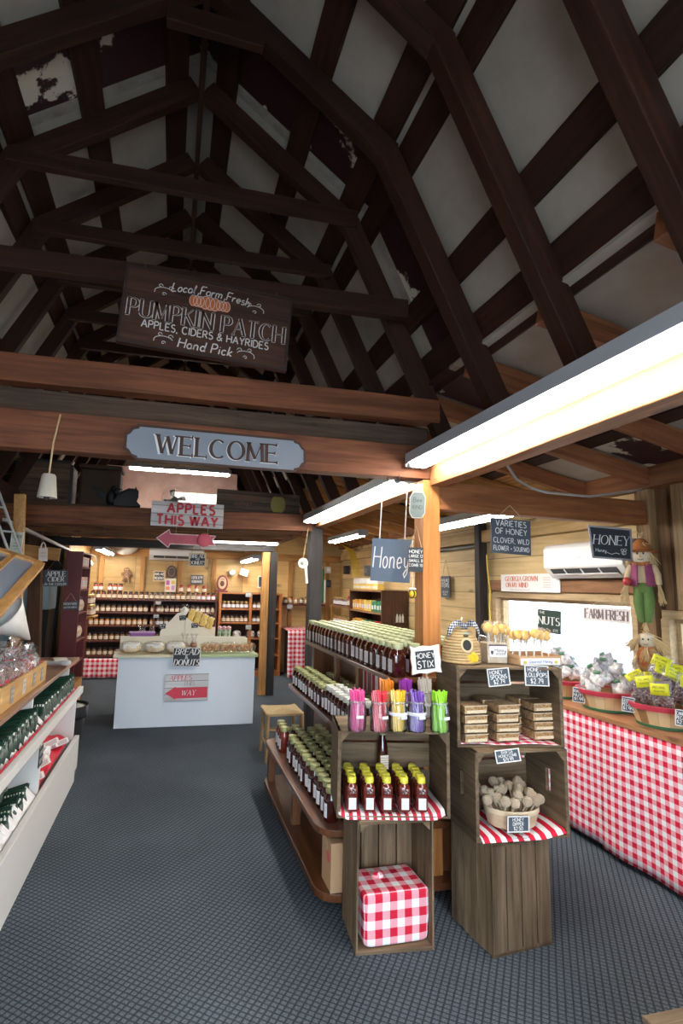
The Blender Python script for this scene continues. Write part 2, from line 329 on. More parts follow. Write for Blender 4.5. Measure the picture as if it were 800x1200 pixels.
def text_w(s, h, sp=.2): return sum((GL[c][0]+sp if c in GL else .42) for c in s)*h - sp*h
def text(mb, s, cx, cz, h, y, mi=0, w=.12, style='plain', slant=0, sp=.22, d=0, maxw=None, curve=0):
    tot = text_w(s, h, sp); kx = 1 if not maxw else min(1, maxw/tot); x = -tot/2
    for ch in s:
        if ch not in GL: x += .42*h; continue
        gw, strokes = GL[ch]
        if style == 'serif' and ch == 'I': gw = .12
        for st in strokes:
            ws = []
            for i in range(len(st)):
                a = st[max(i-1, 0)]; b = st[min(i+1, len(st)-1)]; dx, dy = b[0]-a[0], b[1]-a[1]; l = math.hypot(dx, dy) or 1
                if style == 'serif':
                    q = abs(dy)/l
                    if dx*dy > 0 and abs(dx)/l > .12 and len(st) < 4: q = .12
                    ws.append(h*w*(.34+.66*q*q))
                else: ws.append(h*w)
            def tr(p):
                X = (x + p[0]*h)*kx + slant*p[1]*h*kx
                return (cx + X, cz + (p[1]-.5)*h - curve*(X*X))
            mb.strip([tr(p) for p in st], ws, y, mi, d)
            if style == 'serif':
                for e, o in ((0, 1), (-1, -2)):
                    p, q = st[e], st[o]; dx, dy = p[0]-q[0], p[1]-q[1]; l = math.hypot(dx, dy) or 1
                    if abs(dy)/l > .8 and (p[1] < .03 or p[1] > .97) and not (ch in 'MNVWA' and (p in ((.36,1),(.34,0),(.25,0),(.72,0),(.48,.95),(.4,.1)) and ch != 'A' or p == (.36,1))):
                        mb.strip([tr((p[0]-.13, p[1])), tr((p[0]+.13, p[1]))], [h*w*.36]*2, y, mi, d)
                    elif abs(dx)/l > .8 and len(st) == 2 and ch in 'EFLTZ' and 0 < abs(p[0]) :
                        mb.strip([tr((p[0], p[1]-.09)), tr((p[0], p[1]+.09))], [h*w*.36]*2, y, mi, d)
        x += (gw+sp)*h
    return mb
# ------------------------------------------------------------------ shared materials
DK = wood('roof_timber', (.012,.0034,.0015), (.050,.0135,.0055), 'X', 1, .7)
MID = wood('beam_timber', (.078,.023,.009), (.24,.082,.033), 'X', 1, .65)
GREYB = wood('weathered_beam', (.035,.02,.013), (.12,.075,.05), 'X', 1, .8)
LIT = wood('plate_timber', (.16,.058,.019), (.34,.145,.055), 'X', 1, .6)
POSTW = wood('post_timber', (.36,.12,.03), (.62,.27,.085), 'X', 1, .45, coat=.15)
BLK = wood('tarred_timber', (.012,.011,.012), (.045,.038,.037), 'X', 1, .6)
ORG = wood('stud_timber', (.34,.15,.04), (.62,.33,.11), 'X', 1, .55)
MAROON = mat('maroon_paint', (.045,.010,.014), .6, noise=.3, nscale=6)
def timber(name, p0, p1, w, h, m, label, cat='beam', group=None, up=(0,0,1), bevel=.004, kind='structure'):
    """a sawn timber from p0 to p1 (centre line), w wide, h deep"""
    p0, p1 = Vector(p0), Vector(p1); X = (p1-p0); n = X.length; X.normalize(); U = Vector(up)
    Y = U.cross(X).normalized(); Z = X.cross(Y)
    b = MB(); k = max(2, int(n/.5)); r = random.Random(len(bpy.data.objects))
    ring = []
    for i in range(k+1):                     # slightly uneven sawn faces
        j = lambda: (r.random()-.5)*.006
        ring.append([(n*i/k, sy*w/2+j(), sz*h/2+j()) for sy, sz in ((-1,-1),(1,-1),(1,1),(-1,1))])
    vs = [q for g in ring for q in g]; fs = [(3,2,1,0), tuple(4*k+i for i in range(4))]
    for i in range(k):
        for c in range(4): fs.append((4*i+c, 4*i+(c+1) % 4, 4*i+4+(c+1) % 4, 4*i+4+c))
    b.add(vs, fs)
    M = Matrix((X, Y, Z)).transposed().to_4x4(); M.translation = p0
    o = b.build(name, m, M=M, bevel=bevel)
    return tag(o, label, cat, group, kind)
# ------------------------------------------------------------------ floor
def carpet():
    m, nt, b = _new('carpet'); L = nt.links.new
    tc = nd(nt, 'ShaderNodeTexCoord'); r = nd(nt, 'ShaderNodeMapping'); r.inputs['Rotation'].default_value = (0, 0, math.radians(38)); L(tc.outputs['Object'], r.inputs['Vector'])
    sp = nd(nt, 'ShaderNodeSeparateXYZ'); L(r.outputs[0], sp.inputs[0]); hs = []
    for ax, per in ((0, .028), (1, .023)):
        d = nd(nt, 'ShaderNodeMath', operation='DIVIDE'); d.inputs[1].default_value = per; L(sp.outputs[ax], d.inputs[0])
        p = nd(nt, 'ShaderNodeMath', operation='PINGPONG'); p.inputs[1].default_value = .5; L(d.outputs[0], p.inputs[0])
        q = nd(nt, 'ShaderNodeMapRange', interpolation_type='SMOOTHSTEP'); q.inputs[1].default_value = .0; q.inputs[2].default_value = .24; L(p.outputs[0], q.inputs[0]); hs.append(q)
    mn = nd(nt, 'ShaderNodeMath', operation='MULTIPLY'); L(hs[0].outputs[0], mn.inputs[0]); L(hs[1].outputs[0], mn.inputs[1])
    n = nd(nt, 'ShaderNodeTexNoise'); n.inputs['Scale'].default_value = 160; n.inputs['Detail'].default_value = 4; L(tc.outputs['Object'], n.inputs['Vector'])
    n2 = nd(nt, 'ShaderNodeTexNoise'); n2.inputs['Scale'].default_value = 1.3; n2.inputs['Detail'].default_value = 3; L(tc.outputs['Object'], n2.inputs['Vector'])
    a = nd(nt, 'ShaderNodeMix', data_type='RGBA'); a.inputs[6].default_value = (.030,.038,.049,1); a.inputs[7].default_value = (.098,.117,.142,1); L(mn.outputs[0], a.inputs[0])
    v = nd(nt, 'ShaderNodeMapRange'); v.inputs[1].default_value = .25; v.inputs[2].default_value = .75; v.inputs[3].default_value = .45; v.inputs[4].default_value = 1.5; L(n.outputs[0], v.inputs[0])
    c = nd(nt, 'ShaderNodeMix', data_type='RGBA', blend_type='MULTIPLY'); c.inputs[0].default_value = 1; L(a.outputs[2], c.inputs[6]); L(v.outputs[0], c.inputs[7])
    v2 = nd(nt, 'ShaderNodeMapRange'); v2.inputs[1].default_value = .3; v2.inputs[2].default_value = .7; v2.inputs[3].default_value = .8; v2.inputs[4].default_value = 1.12; L(n2.outputs[0], v2.inputs[0])
    e = nd(nt, 'ShaderNodeMix', data_type='RGBA', blend_type='MULTIPLY'); e.inputs[0].default_value = 1; L(c.outputs[2], e.inputs[6]); L(v2.outputs[0], e.inputs[7])
    L(e.outputs[2], b.inputs['Base Color']); b.inputs['Roughness'].default_value = .95; b.inputs['Specular IOR Level'].default_value = .1
    bp = nd(nt, 'ShaderNodeBump'); bp.inputs['Strength'].default_value = .5; bp.inputs['Distance'].default_value = .004; L(mn.outputs[0], bp.inputs['Height']); L(bp.outputs[0], b.inputs['Normal'])
    return m
b = MB(); b.bx(-3.2, 3.25, -1.6, 9.75, -.08, 0); tag(b.build('floor', carpet()), 'blue grey carpet floor with woven diamond pattern', 'floor', kind='structure')
b = MB(); b.bx(-14, 16, -14, 22, -.3, -.09); tag(b.build('ground', mat('gravel', (.62,.61,.58), .9, noise=.15, nscale=4)), 'gravel ground outside the shop', 'ground', kind='structure')
# ------------------------------------------------------------------ gambrel roof
RY = [-.55+.55*i for i in range(19)]         # rafter pairs along the barn
KX, KZ, AZ, PX, PZ = .86, 3.65, 4.30, 1.45, 2.44
NU = Vector((AZ-KZ, 0, KX)).normalized(); NL = Vector((KZ-PZ, 0, PX-KX)).normalized()
WHITE = spots('white_roof_panel', (.285,.245,.20), (.375,.33,.285), 5, .8, .38, .2, bump=0)
PEEL = spots('peeling_burgundy_paint', (.030,.006,.010), (.62,.56,.46), 2.6, .55, .575, .010, bump=.2)
PALE = spots('bare_panel_strip', (.18,.15,.12), (.34,.31,.27), 9, .8, .42, .2, bump=0)
def deck(name, side, P0, P1, N, off, label, y0=-1.6, y1=9.7, burg=(2.23, 2.72)):
    b = MB(); w = Vector((side*N.x, 0, N.z))*off
    q0, q1 = Vector((side*P0[0], 0, P0[1]))+w, Vector((side*P1[0], 0, P1[1]))+w; t = Vector((side*N.x, 0, N.z))*.02
    def slab(a, c, mi):
        b.add([q0+Vector((0,a,0)), q1+Vector((0,a,0)), q1+Vector((0,c,0)), q0+Vector((0,c,0)), q0+t+Vector((0,a,0)), q1+t+Vector((0,a,0)), q1+t+Vector((0,c,0)), q0+t+Vector((0,c,0))],
              [(0,3,2,1),(4,5,6,7),(0,1,5,4),(1,2,6,5),(2,3,7,6),(3,0,4,7)], mi)
    A, B_ = burg
    slab(y0, A, 0); slab(A, A+.05, 2); slab(A+.05, B_-.07, 1); slab(B_-.07, B_, 2); slab(B_, y1, 0)
    return tag(b.build(name, [WHITE, PEEL, PALE]), label, 'ceiling', kind='structure')
for side, nm in ((-1, 'left'), (1, 'right')):
    deck('ceiling', side, (-.13, AZ+.098), (KX+.06, KZ-.045), NU, .155, 'white roof panels of the %s upper slope, one bay in peeling burgundy' % nm)
    deck('ceiling', side, (KX-.03, KZ+.062), (1.345, 2.655), NL, .155, 'white roof panels of the %s steep lower slope, one bay in peeling burgundy' % nm)
    for i, y in enumerate(RY):
        up = Vector((side*NU.x, 0, NU.z)); ul = Vector((side*NL.x, 0, NL.z))
        w_ = .075 if y < 2.5 else .06
        timber('rafter', Vector((0, y, AZ))+up*.055, Vector((side*(KX+.03), y, KZ-.022))+up*.055, w_, .11, DK, '%s upper roof rafter from the shop front, %s side' % (nth(i), nm), 'rafter', 'upper roof rafters', up)
        timber('rafter', Vector((side*(KX-.02), y, KZ+.041))+ul*.055, Vector((side*(PX+.02), y, PZ-.05))+ul*.055, w_, .11, DK if y > 2.5 or y < .9 else wood('near_rafter', (.014,.0040,.0017), (.060,.0165,.0065), 'X', 1, .65), '%s steep lower rafter from the shop front, %s side' % (nth(i), nm), 'rafter', 'lower roof rafters', ul)
    # purlin boards between rafters and deck
    def purlin(x, z, N, w, lab, m=DK):
        n = Vector((side*N.x, 0, N.z)); c = Vector((side*x, 0, z)) + n*.131
        timber('purlin', c+Vector((0,-1.5,0)), c+Vector((0,9.65,0)), w, .036, m, lab, 'beam', None, n)
    purlin(.06, AZ-.045, NU, .13, 'ridge board on the %s side' % nm); purlin(.48, AZ-.36, NU, .13, 'middle board of the %s upper roof slope' % nm)
    purlin(KX-.045, KZ+.045, NU, .14, 'board at the bend of the %s roof slope' % nm); purlin(KX+.03, KZ-.05, NL, .14, 'board below the bend of the %s roof slope' % nm)
    purlin(1.15, 3.06, NL, .13, 'middle board of the %s lower roof slope' % nm); purlin(1.30, 2.75, NL, .22, 'lowest board of the %s roof slope' % nm)
timber('beam', (0, -1.5, AZ+.07), (0, 9.65, AZ+.07), .03, .16, DK, 'ridge beam along the peak of the roof', 'beam')
for i, y in enumerate(RY[6:]):
    timber('tie_beam', (-.93, y-.055, KZ+.01), (.93, y-.055, KZ+.04), .045, .09, DK, '%s thin tie beam across the roof bend, counted from the front' % nth(i), 'beam', 'thin tie beams across the roof bend')
timber('tie_beam', (-.17, 2.15, 4.08), (.27, 2.15, 4.07), .045, .10, DK, 'short collar tie close under the ridge', 'beam')
timber('tie_beam', (-1.35, 2.60, 3.03), (1.20, 2.60, 3.11), .06, .105, DK, 'thick dark tie beam that the pumpkin patch board hangs from', 'beam')
# cross beams over the aisle
timber('beam', (-1.75, 2.75, 2.555), (1.46, 2.75, 2.58), .09, .14, MID, 'reddish cross beam above the welcome sign, upper of the pair', 'beam')
timber('beam', (-1.75, 2.86, 2.43), (1.44, 2.86, 2.44), .08, .13, GREYB, 'grey weathered cross beam between the two reddish beams', 'beam')
timber('beam', (-1.75, 2.77, 2.262), (1.50, 2.77, 2.268), .11, .19, MID, 'reddish cross beam carrying the welcome sign', 'beam')
timber('beam', (1.455, 2.77, 2.088), (3.12, 2.93, 2.10), .09, .16, wood('aisle_beam', (.18,.055,.018), (.40,.155,.06), 'X', 1, .6), 'orange cross beam from the honey post to the window wall', 'beam')
# side plates on the post lines
timber('beam', (1.44, -1.5, 2.225), (1.44, 2.70, 2.225), .10, .19, LIT, 'pale plate beam beside the long fluorescent light', 'beam')
timber('beam', (1.44, 2.84, 2.235), (1.44, 9.6, 2.235), .10, .18, LIT, 'pale plate beam behind the second fluorescent light', 'beam')
timber('beam', (-1.50, -1.5, 2.30), (-1.50, 9.6, 2.30), .10, .17, DK, 'dark plate beam along the left posts', 'beam')
# loft over the back room
timber('beam', (-1.62, 5.25, 2.13), (1.36, 5.25, 2.19), .10, .17, MID, 'front beam of the loft behind the apples sign', 'beam')
for i, y in enumerate((5.85, 6.45, 7.05)):
    timber('joist', (-1.6, y, 2.14), (1.40, y, 2.18), .05, .12, wood('joist_timber', (.13,.05,.02), (.33,.15,.06), 'X', 1, .6), '%s ceiling joist under the loft, counted from the front' % nth(i), 'joist', 'joists under the loft')
timber('beam', (-2.2, 7.72, 2.06), (1.45, 7.72, 2.09), .09, .11, BLK, 'dark beam between the two rear posts', 'beam')
LOFT = wood('loft_boards', (.20,.09,.035), (.42,.22,.09), 'X', .8, .6, .14, 'Y')
b = MB(); b.bx(-1.6, 1.42, 5.32, 9.62, 2.235, 2.262); tag(b.build('ceiling', LOFT), 'board ceiling of the back room under the loft', 'ceiling', kind='structure')
# posts
def post(x0, x1, y0, y1, z1, m, lab, z0=0):
    return timber('post', ((x0+x1)/2, (y0+y1)/2, z0), ((x0+x1)/2, (y0+y1)/2, z1), y1-y0, x1-x0, m, lab, 'post', None, (1,0,0))
post(1.355, 1.462, 2.72, 2.83, 2.17, POSTW, 'orange timber post hung with honey signs')
post(1.35, 1.48, 5.22, 5.35, 2.17, BLK, 'black post beside the far end of the honey display')
post(1.385, 1.49, 7.67, 7.77, 2.03, BLK, 'black rear post behind the woven stool')
post(1.275, 1.38, 7.69, 7.77, 2.03, ORG, 'pale board nailed beside the black rear post')
post(-1.54, -1.44, 7.67, 7.77, 2.02, BLK, 'dark left post the apple cider sign hangs from')
post(-1.42, -1.36, 7.70, 7.77, 2.02, ORG, 'narrow pale stud beside the dark left post')
# ------------------------------------------------------------------ side aisle roofs
def shed(side, x0, x1, nm):
    def zz(x): return 2.26 + .21*(x1-abs(x))
    N = Vector((.2055, 0, .9787))
    PLK = wood('aisle_roof_boards', (.30,.15,.05), (.56,.33,.12), 'Y', .8, .6, .15, 'X')
    deck('ceiling', side, (x0-.06, zz(x0-.06)), (x1+.12, zz(x1+.12)), N, .12, 'white roof panels over the front of the %s aisle' % nm, -1.6, 3.6, (2.43, 2.86))
    b = MB(); q = Vector((side*N.x, 0, N.z))*.12
    a, c = Vector((side*x0, 0, zz(x0)))+q, Vector((side*(x1+.12), 0, zz(x1+.12)))+q; t = Vector((0,0,.02))
    b.add([a+Vector((0,3.6,0)), c+Vector((0,3.6,0)), c+Vector((0,9.7,0)), a+Vector((0,9.7,0)), a+t+Vector((0,3.6,0)), c+t+Vector((0,3.6,0)), c+t+Vector((0,9.7,0)), a+t+Vector((0,9.7,0))],
          [(0,3,2,1),(4,5,6,7),(0,1,5,4),(1,2,6,5),(2,3,7,6),(3,0,4,7)])
    tag(b.build('ceiling', PLK), 'board roof over the back of the %s aisle' % nm, 'ceiling', kind='structure')
    for i in range(19):
        y = -.48 + .55*i; up = Vector((side*N.x, 0, N.z))
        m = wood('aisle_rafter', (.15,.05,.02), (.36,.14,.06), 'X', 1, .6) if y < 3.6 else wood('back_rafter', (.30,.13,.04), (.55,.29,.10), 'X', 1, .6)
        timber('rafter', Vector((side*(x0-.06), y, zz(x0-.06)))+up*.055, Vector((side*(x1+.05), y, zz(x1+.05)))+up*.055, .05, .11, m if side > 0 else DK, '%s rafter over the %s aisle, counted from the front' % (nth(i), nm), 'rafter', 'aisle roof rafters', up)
    for xx in (x0+.55, x0+1.1):
        timber('purlin', (side*xx, -1.5, zz(xx)+.122), (side*xx, 9.6, zz(xx)+.122), .12, .02, DK, 'board between rafters and roof of the %s aisle, %.1f m from the posts' % (nm, xx-x0), 'beam', None, (side*N.x, 0, N.z))
shed(1, 1.43, 3.10, 'right'); shed(-1, 1.46, 3.0, 'left')
# ------------------------------------------------------------------ right wall with its windows
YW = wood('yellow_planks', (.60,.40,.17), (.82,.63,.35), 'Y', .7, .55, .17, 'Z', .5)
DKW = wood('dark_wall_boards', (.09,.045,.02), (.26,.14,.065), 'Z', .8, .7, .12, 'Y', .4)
b = MB(); X0, X1 = 3.14, 3.24
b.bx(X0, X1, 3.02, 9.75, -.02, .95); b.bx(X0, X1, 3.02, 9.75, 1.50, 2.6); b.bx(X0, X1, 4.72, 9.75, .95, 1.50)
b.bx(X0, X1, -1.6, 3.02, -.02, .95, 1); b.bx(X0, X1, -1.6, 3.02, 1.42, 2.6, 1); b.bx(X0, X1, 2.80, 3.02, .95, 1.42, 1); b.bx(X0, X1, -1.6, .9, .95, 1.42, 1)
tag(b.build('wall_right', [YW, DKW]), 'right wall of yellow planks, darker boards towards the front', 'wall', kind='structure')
WH = wood('window_trim_wood', (.36,.24,.12), (.58,.43,.26), 'Y', 1, .6)
GLASS = clear('window_glass', (1,1,1), 0, refl=.6)
def window(name, y0, y1, z0, z1, lab):
    r = MB(); x = 3.10
    r.bx(x, 3.25, y0-.05, y1+.05, z1, z1+.055); r.bx(x, 3.25, y0-.05, y1+.05, z0-.05, z0); r.bx(x, 3.25, y0-.05, y0, z0, z1); r.bx(x, 3.25, y1, y1+.06, z0, z1)
    r.bx(3.16, 3.2, y0, y1, z1-.028, z1); r.bx(3.16, 3.2, y1-.03, y1, z0, z1-.028)
    o = tag(r.build(name, WH, bevel=.003), lab, 'window', kind='structure')
    g = MB(); g.bx(3.178, 3.182, y0, y1, z0, z1); g.build('pane', GLASS, o); return o
window('window_1', 3.07, 4.66, .97, 1.49, 'bright window behind the baskets under the wall air conditioner')
window('window_2', .95, 2.78, .97, 1.40, 'bright window at the right edge beside the scarecrows')
for k, (y0, y1, w, m) in enumerate(((2.86, 2.955, .06, ORG), (2.62, 2.70, .05, wood('pale_stud', (.20,.12,.055), (.42,.28,.15), 'X', 1, .6)), (2.36, 2.44, .05, DKW))):
    timber('stud', (3.115, (y0+y1)/2, 0 if k == 0 else 1.46), (3.115, (y0+y1)/2, 2.28), y1-y0, w, [wood('scare_post', (.14,.075,.03), (.32,.19,.09), 'X', 1, .6), wood('pale_stud', (.20,.12,.055), (.42,.28,.15), 'X', 1, .6), DK][k], ['brown wall stud the scarecrows hang on', 'pale wall stud right of the scarecrows', 'dark wall stud at the right edge'][k], 'stud', None, (1,0,0))
timber('beam', (3.09, -1.5, 2.34), (3.09, 9.6, 2.34), .11, .16, wood('eave_plate', (.13,.05,.02), (.30,.125,.055), 'X', 1, .6), 'dark eave beam along the top of the right wall', 'beam')
timber('trim_1', (3.10, 3.0, 1.605), (3.10, 4.75, 1.605), .03, .10, wood('brown_rail', (.16,.07,.03), (.33,.16,.075), 'X', 1, .6), 'brown rail on the wall below the air conditioner', 'trim')
timber('trim_2', (3.09, 3.0, 2.10), (3.09, 9.55, 2.10), .05, .12, wood('pale_rail', (.42,.26,.10), (.66,.46,.22), 'X', .8, .6), 'pale rail near the top of the plank wall', 'trim')
timber('trim_3', (3.10, 4.9, 2.012), (3.10, 5.95, 2.012), .04, .03, mat('black_strip', (.012,.011,.011), .5), 'black strip along the top of the plank panel', 'trim')
timber('stud', (3.08, 4.88, .0), (3.08, 4.88, 2.24), .09, .09, BLK, 'black wall post left of the bright window', 'post', None, (1,0,0))
# ------------------------------------------------------------------ back, left and front walls
YB = wood('back_plywood', (.55,.34,.12), (.74,.52,.24), 'X', .6, .5, .62, 'X', .55)
b = MB(); b.bx(-3.2, 3.24, 9.65, 9.75, -.02, 2.65); b.bx(-1.6, 1.6, 9.66, 9.75, 2.65, 4.5)
tag(b.build('wall_back', YB), 'back wall of yellow plywood with battens', 'wall', kind='structure')
for i, (x, m) in enumerate(((-1.17, ORG), (-.50, ORG), (.13, ORG), (.72, ORG), (1.62, ORG), (2.12, ORG), (2.56, ORG), (2.82, ORG))):
    timber('stud', (x, 9.625, 0), (x, 9.625, 2.02), .075, .05, m, '%s orange batten on the back wall, from the left' % nth(i), 'batten', 'battens on the back wall', (0,1,0))
timber('trim_4', (-1.6, 9.61, 2.04), (3.1, 9.61, 2.06), .07, .12, ORG, 'orange rail across the top of the back wall', 'trim')
b = MB(); b.bx(-3.2, -3.05, -1.6, 9.75, -.02, 2.6)
tag(b.build('wall_left', wood('left_dark_boards', (.03,.016,.008), (.10,.05,.025), 'Z', .8, .7, .16, 'Y')), 'dark board left wall', 'wall', kind='structure')
b = MB(); b.bx(-1.5, -1.36, 7.78, 9.65, 0, 2.2)
tag(b.build('wall_left', wood('back_room_boards', (.46,.23,.07), (.68,.40,.15), 'Z', .8, .55, .18, 'Y')), 'orange board side wall of the back room', 'wall', kind='structure')
b = MB(); b.bx(-3.05, -1.5, 7.86, 7.94, 0, 2.5)
tag(b.build('wall_left', wood('left_partition_boards', (.045,.02,.01), (.14,.066,.03), 'Z', .8, .7, .14, 'X')), 'dark brown partition at the end of the left aisle', 'wall', kind='structure')
b = MB(); b.bx(-3.2, -1.25, -1.7, -1.6, -.02, 2.7); b.bx(1.25, 3.25, -1.7, -1.6, -.02, 2.7); b.bx(-1.25, 1.25, -1.7, -1.6, 2.15, 4.5)
tag(b.build('wall_front', DKW), 'front wall with the open doorway', 'wall', kind='structure')
# ------------------------------------------------------------------ fluorescent lights
TUBEM = mat('lit_tube', (1.0,.95,.86), .4, emit=TUBE); HOUS = mat('light_housing', (.34,.36,.39), .45); REFL = mat('white_reflector', (.85,.85,.85), .4); CAPM = mat('tube_cap', (.7,.7,.7), .4)
def fixture(x, y0, y1, z, lab, w=.13, two=True, along='y'):
    t = thing('ceiling_light', lab, 'light', (x, y0, z), 0 if along == 'y' else -math.pi/2, 'fluorescent lights')
    n = y1-y0; b = MB(); b.prism([(-w/2,.02),(-w/2,.075),(w/2,.075),(w/2,.02),(w/2-.01,.02),(w/2-.02,.045),(-w/2+.02,.045),(-w/2+.01,.02)], 0, n, 0); b.bx(-w/2, w/2, -.004, 0, .0, .075, 0); b.bx(-w/2, w/2, n, n+.004, .0, .075, 0)
    b.build('housing', HOUS, t)
    b = MB(); b.bx(-w/2+.02, w/2-.02, .003, n-.003, .038, .044); b.build('reflector', REFL, t)
    for s in ((-1, 1) if two else (0,)):
        b = MB(); b.tube([(s*.034, .03, .012), (s*.034, n-.03, .012)], .017, 10); o = b.build('tube', TUBEM, t, smooth=True)
        for q in (.016, n-.016):
            b = MB(); b.tube([(s*.034, q-.014, .012), (s*.034, q+.014, .012)], .0175, 10); b.build('tube_socket', CAPM, o)
    return t
fixture(1.295, .25, 2.68, 2.225, 'long twin tube light beside the beam at upper right')
fixture(1.295, 2.84, 5.06, 2.17, 'twin tube light running from the honey post to the black post')
fixture(1.295, -1.4, .2, 2.225, 'unseen tube light added beside the beam just inside the shop front')  # added behind the camera to brighten the lower part of the shop
fixture(-1.36, -.9, 1.55, 2.22, 'unseen tube light added above the left counter near the shop front')  # added out of view to light the left counter and aisle
fixture(2.15, 2.98, 4.2, 2.05, 'tube light above the varieties of honey sign')
fixture(1.22, 7.95, 9.45, 1.93, 'tube light at the right of the back room ceiling')
fixture(-1.02, 7.85, 9.45, 1.98, 'tube light at the left of the back room ceiling')
_l = at(150, 549, y=7.5); fixture(_l.x, 7.5, 8.9, _l.z, 'tube light up in the loft', along='x')
fixture(2.2, 6.0, 7.3, 2.17, 'tube light over the far end of the right aisle')
fixture(.25, 7.4, 8.6, 2.12, 'tube light behind the loft joists', along='x')
# curved cables by the lights
b = MB(); b.tube([at(594,545,x=1.9), at(605,562,x=1.95), at(622,572,x=2.0), at(640,577,x=2.1), at(690,582,x=2.5), at(752,574,x=3.0)], .008, 6); tag(b.build('cable', mat('grey_cable', (.35,.33,.31), .5), smooth=True), 'grey electric cable looping over the aisle beam', 'cable')
# ------------------------------------------------------------------ honey display: stepped shelves round the post
CH = wood('cherry_wood', (.075,.022,.008), (.20,.075,.028), 'Y', 1, .32, coat=.4); CHX = wood('cherry_end', (.09,.03,.011), (.24,.095,.037), 'X', 1, .4, coat=.2); CHZ = wood('cherry_upright', (.09,.030,.011), (.24,.095,.036), 'Z', 1, .4, coat=.2)
def rounded(x0, x1, y0, y1, r, z0, z1, b, mi=0):
    p = []
    for cx, cy, a in ((x1-r, y1-r, 0), (x0+r, y1-r, 90), (x0+r, y0+r, 180), (x1-r, y0+r, 270)):
        p += [(cx+r*math.cos(math.radians(a+15*i)), cy+r*math.sin(math.radians(a+15*i))) for i in range(7)]
    n = len(p)
    b.add([(x, y, z0) for x, y in p] + [(x, y, z1) for x, y in p], [tuple(reversed(range(n))), tuple(range(n, 2*n))] + [(i, (i+1) % n, n+(i+1) % n, n+i) for i in range(n)], mi)
t = thing('display_table', 'stepped brown wooden display table full of honey jars round the orange post', 'display table', (0,0,0))
b = MB(); rounded(.77, 2.05, 2.66, 4.32, .12, .035, .075, b); b.build('base_shelf', CH, t, bevel=.004)
b = MB(); b.bx(.95, 1.9, 2.8, 4.2, 0, .035); b.build('plinth', mat('plinth_dark', (.02,.012,.008), .7), t)
b = MB(); rounded(.77, 2.05, 2.66, 4.30, .12, .33, .362, b); b.build('lower_shelf', CH, t, bevel=.004)
b = MB(); rounded(.95, 1.95, 2.70, 4.32, .06, .745, .772, b); b.build('middle_shelf', CH, t, bevel=.003)
b = MB(); rounded(1.13, 1.80, 2.62, 4.52, .03, 1.065, 1.09, b); b.build('top_shelf', CH, t, bevel=.003)
for x, y in ((.82, 4.2), (.84, 3.46), (1.95, 4.2), (1.95, 2.75)):
    b = MB(); b.bx(x-.025, x+.025, y-.025, y+.025, .075, .33); b.build('leg', CHZ, t)
b = MB(); b.bx(.98, 1.0, 2.78, 4.2, .075, .33); b.bx(1.0, 1.9, 2.76, 2.78, .075, .33); b.build('inner_panel', CHZ, t)
b = MB(); b.bx(1.17, 1.19, 2.76, 4.28, .362, .745); b.bx(1.19, 1.9, 2.74, 2.76, .362, 1.065); b.build('middle_panel', CHZ, t)
b = MB(); b.bx(1.30, 1.32, 2.84, 4.45, .772, 1.065); b.bx(1.25, 1.32, 2.76, 2.84, .772, 1.065); b.bx(1.15, 1.30, 4.25, 4.28, .772, 1.065); b.bx(1.19, 1.29, 4.43, 4.46, .772, 1.065); b.build('upper_panel', CHZ, t)
for y in (3.15, 3.6):
    b = MB(); b.bx(1.135, 1.165, y, y+.05, .772, 1.065); b.build('leg', CHZ, t)
b = MB(); b.grid(lambda u, v: (1.272+.01*math.sin(v*17), 2.86+.62*v, .80+.262*u), 6, 24); cl = b.build('cloth', gingham('striped_cloth', .06, (.60,.05,.09), stripes=True), None, smooth=True, solid=.004); tag(cl, 'red and white striped cloth tucked behind the middle tier of honey jars', 'cloth')
# --- honey jars
HONEY = mat('dark_honey', (.045,.006,.004), .06, coat=.6, spec=.7); RED = mat('red_honey', (.16,.018,.010), .06, coat=.6, spec=.7); AMBER = mat('amber_honey', (.22,.045,.01), .06, coat=.6, spec=.7)
LID = mat('pale_gold_lid', (.40,.43,.25), .35); LIDW = mat('white_lid', (.72,.74,.70), .35); LIDG = mat('olive_gold_lid', (.36,.37,.17), .3, metal=.2)
def labelmat(name, paper, ink, n=9):
    if name in MATS: return MATS[name]
    m, nt, b = _new(name); L = nt.links.new; tc = nd(nt, 'ShaderNodeTexCoord'); sp = nd(nt, 'ShaderNodeSeparateXYZ'); L(tc.outputs['Generated'], sp.inputs[0])
    mu = nd(nt, 'ShaderNodeMath', operation='MULTIPLY'); mu.inputs[1].default_value = n; L(sp.outputs[2], mu.inputs[0]); f = nd(nt, 'ShaderNodeMath', operation='FRACT'); L(mu.outputs[0], f.inputs[0])
    g = nd(nt, 'ShaderNodeMath', operation='GREATER_THAN'); g.inputs[1].default_value = .66; L(f.outputs[0], g.inputs[0])
    mg = nd(nt, 'ShaderNodeMath', operation='COMPARE'); mg.inputs[1].default_value = .5; mg.inputs[2].default_value = .36; L(sp.outputs[2], mg.inputs[0])
    mm = nd(nt, 'ShaderNodeMath', operation='MULTIPLY'); L(g.outputs[0], mm.inputs[0]); L(mg.outputs[0], mm.inputs[1])
    mx = nd(nt, 'ShaderNodeMix', data_type='RGBA'); mx.inputs[6].default_value = (*paper, 1); mx.inputs[7].default_value = (*ink, 1); L(mm.outputs[0], mx.inputs[0]); L(mx.outputs[2], b.inputs['Base Color']); b.inputs['Roughness'].default_value = .6
    MATS[name] = m; return m
LAB = labelmat('white_label', (.80,.80,.84), (.55,.56,.62)); LABC = labelmat('cream_label', (.78,.70,.58), (.45,.33,.25), 6)
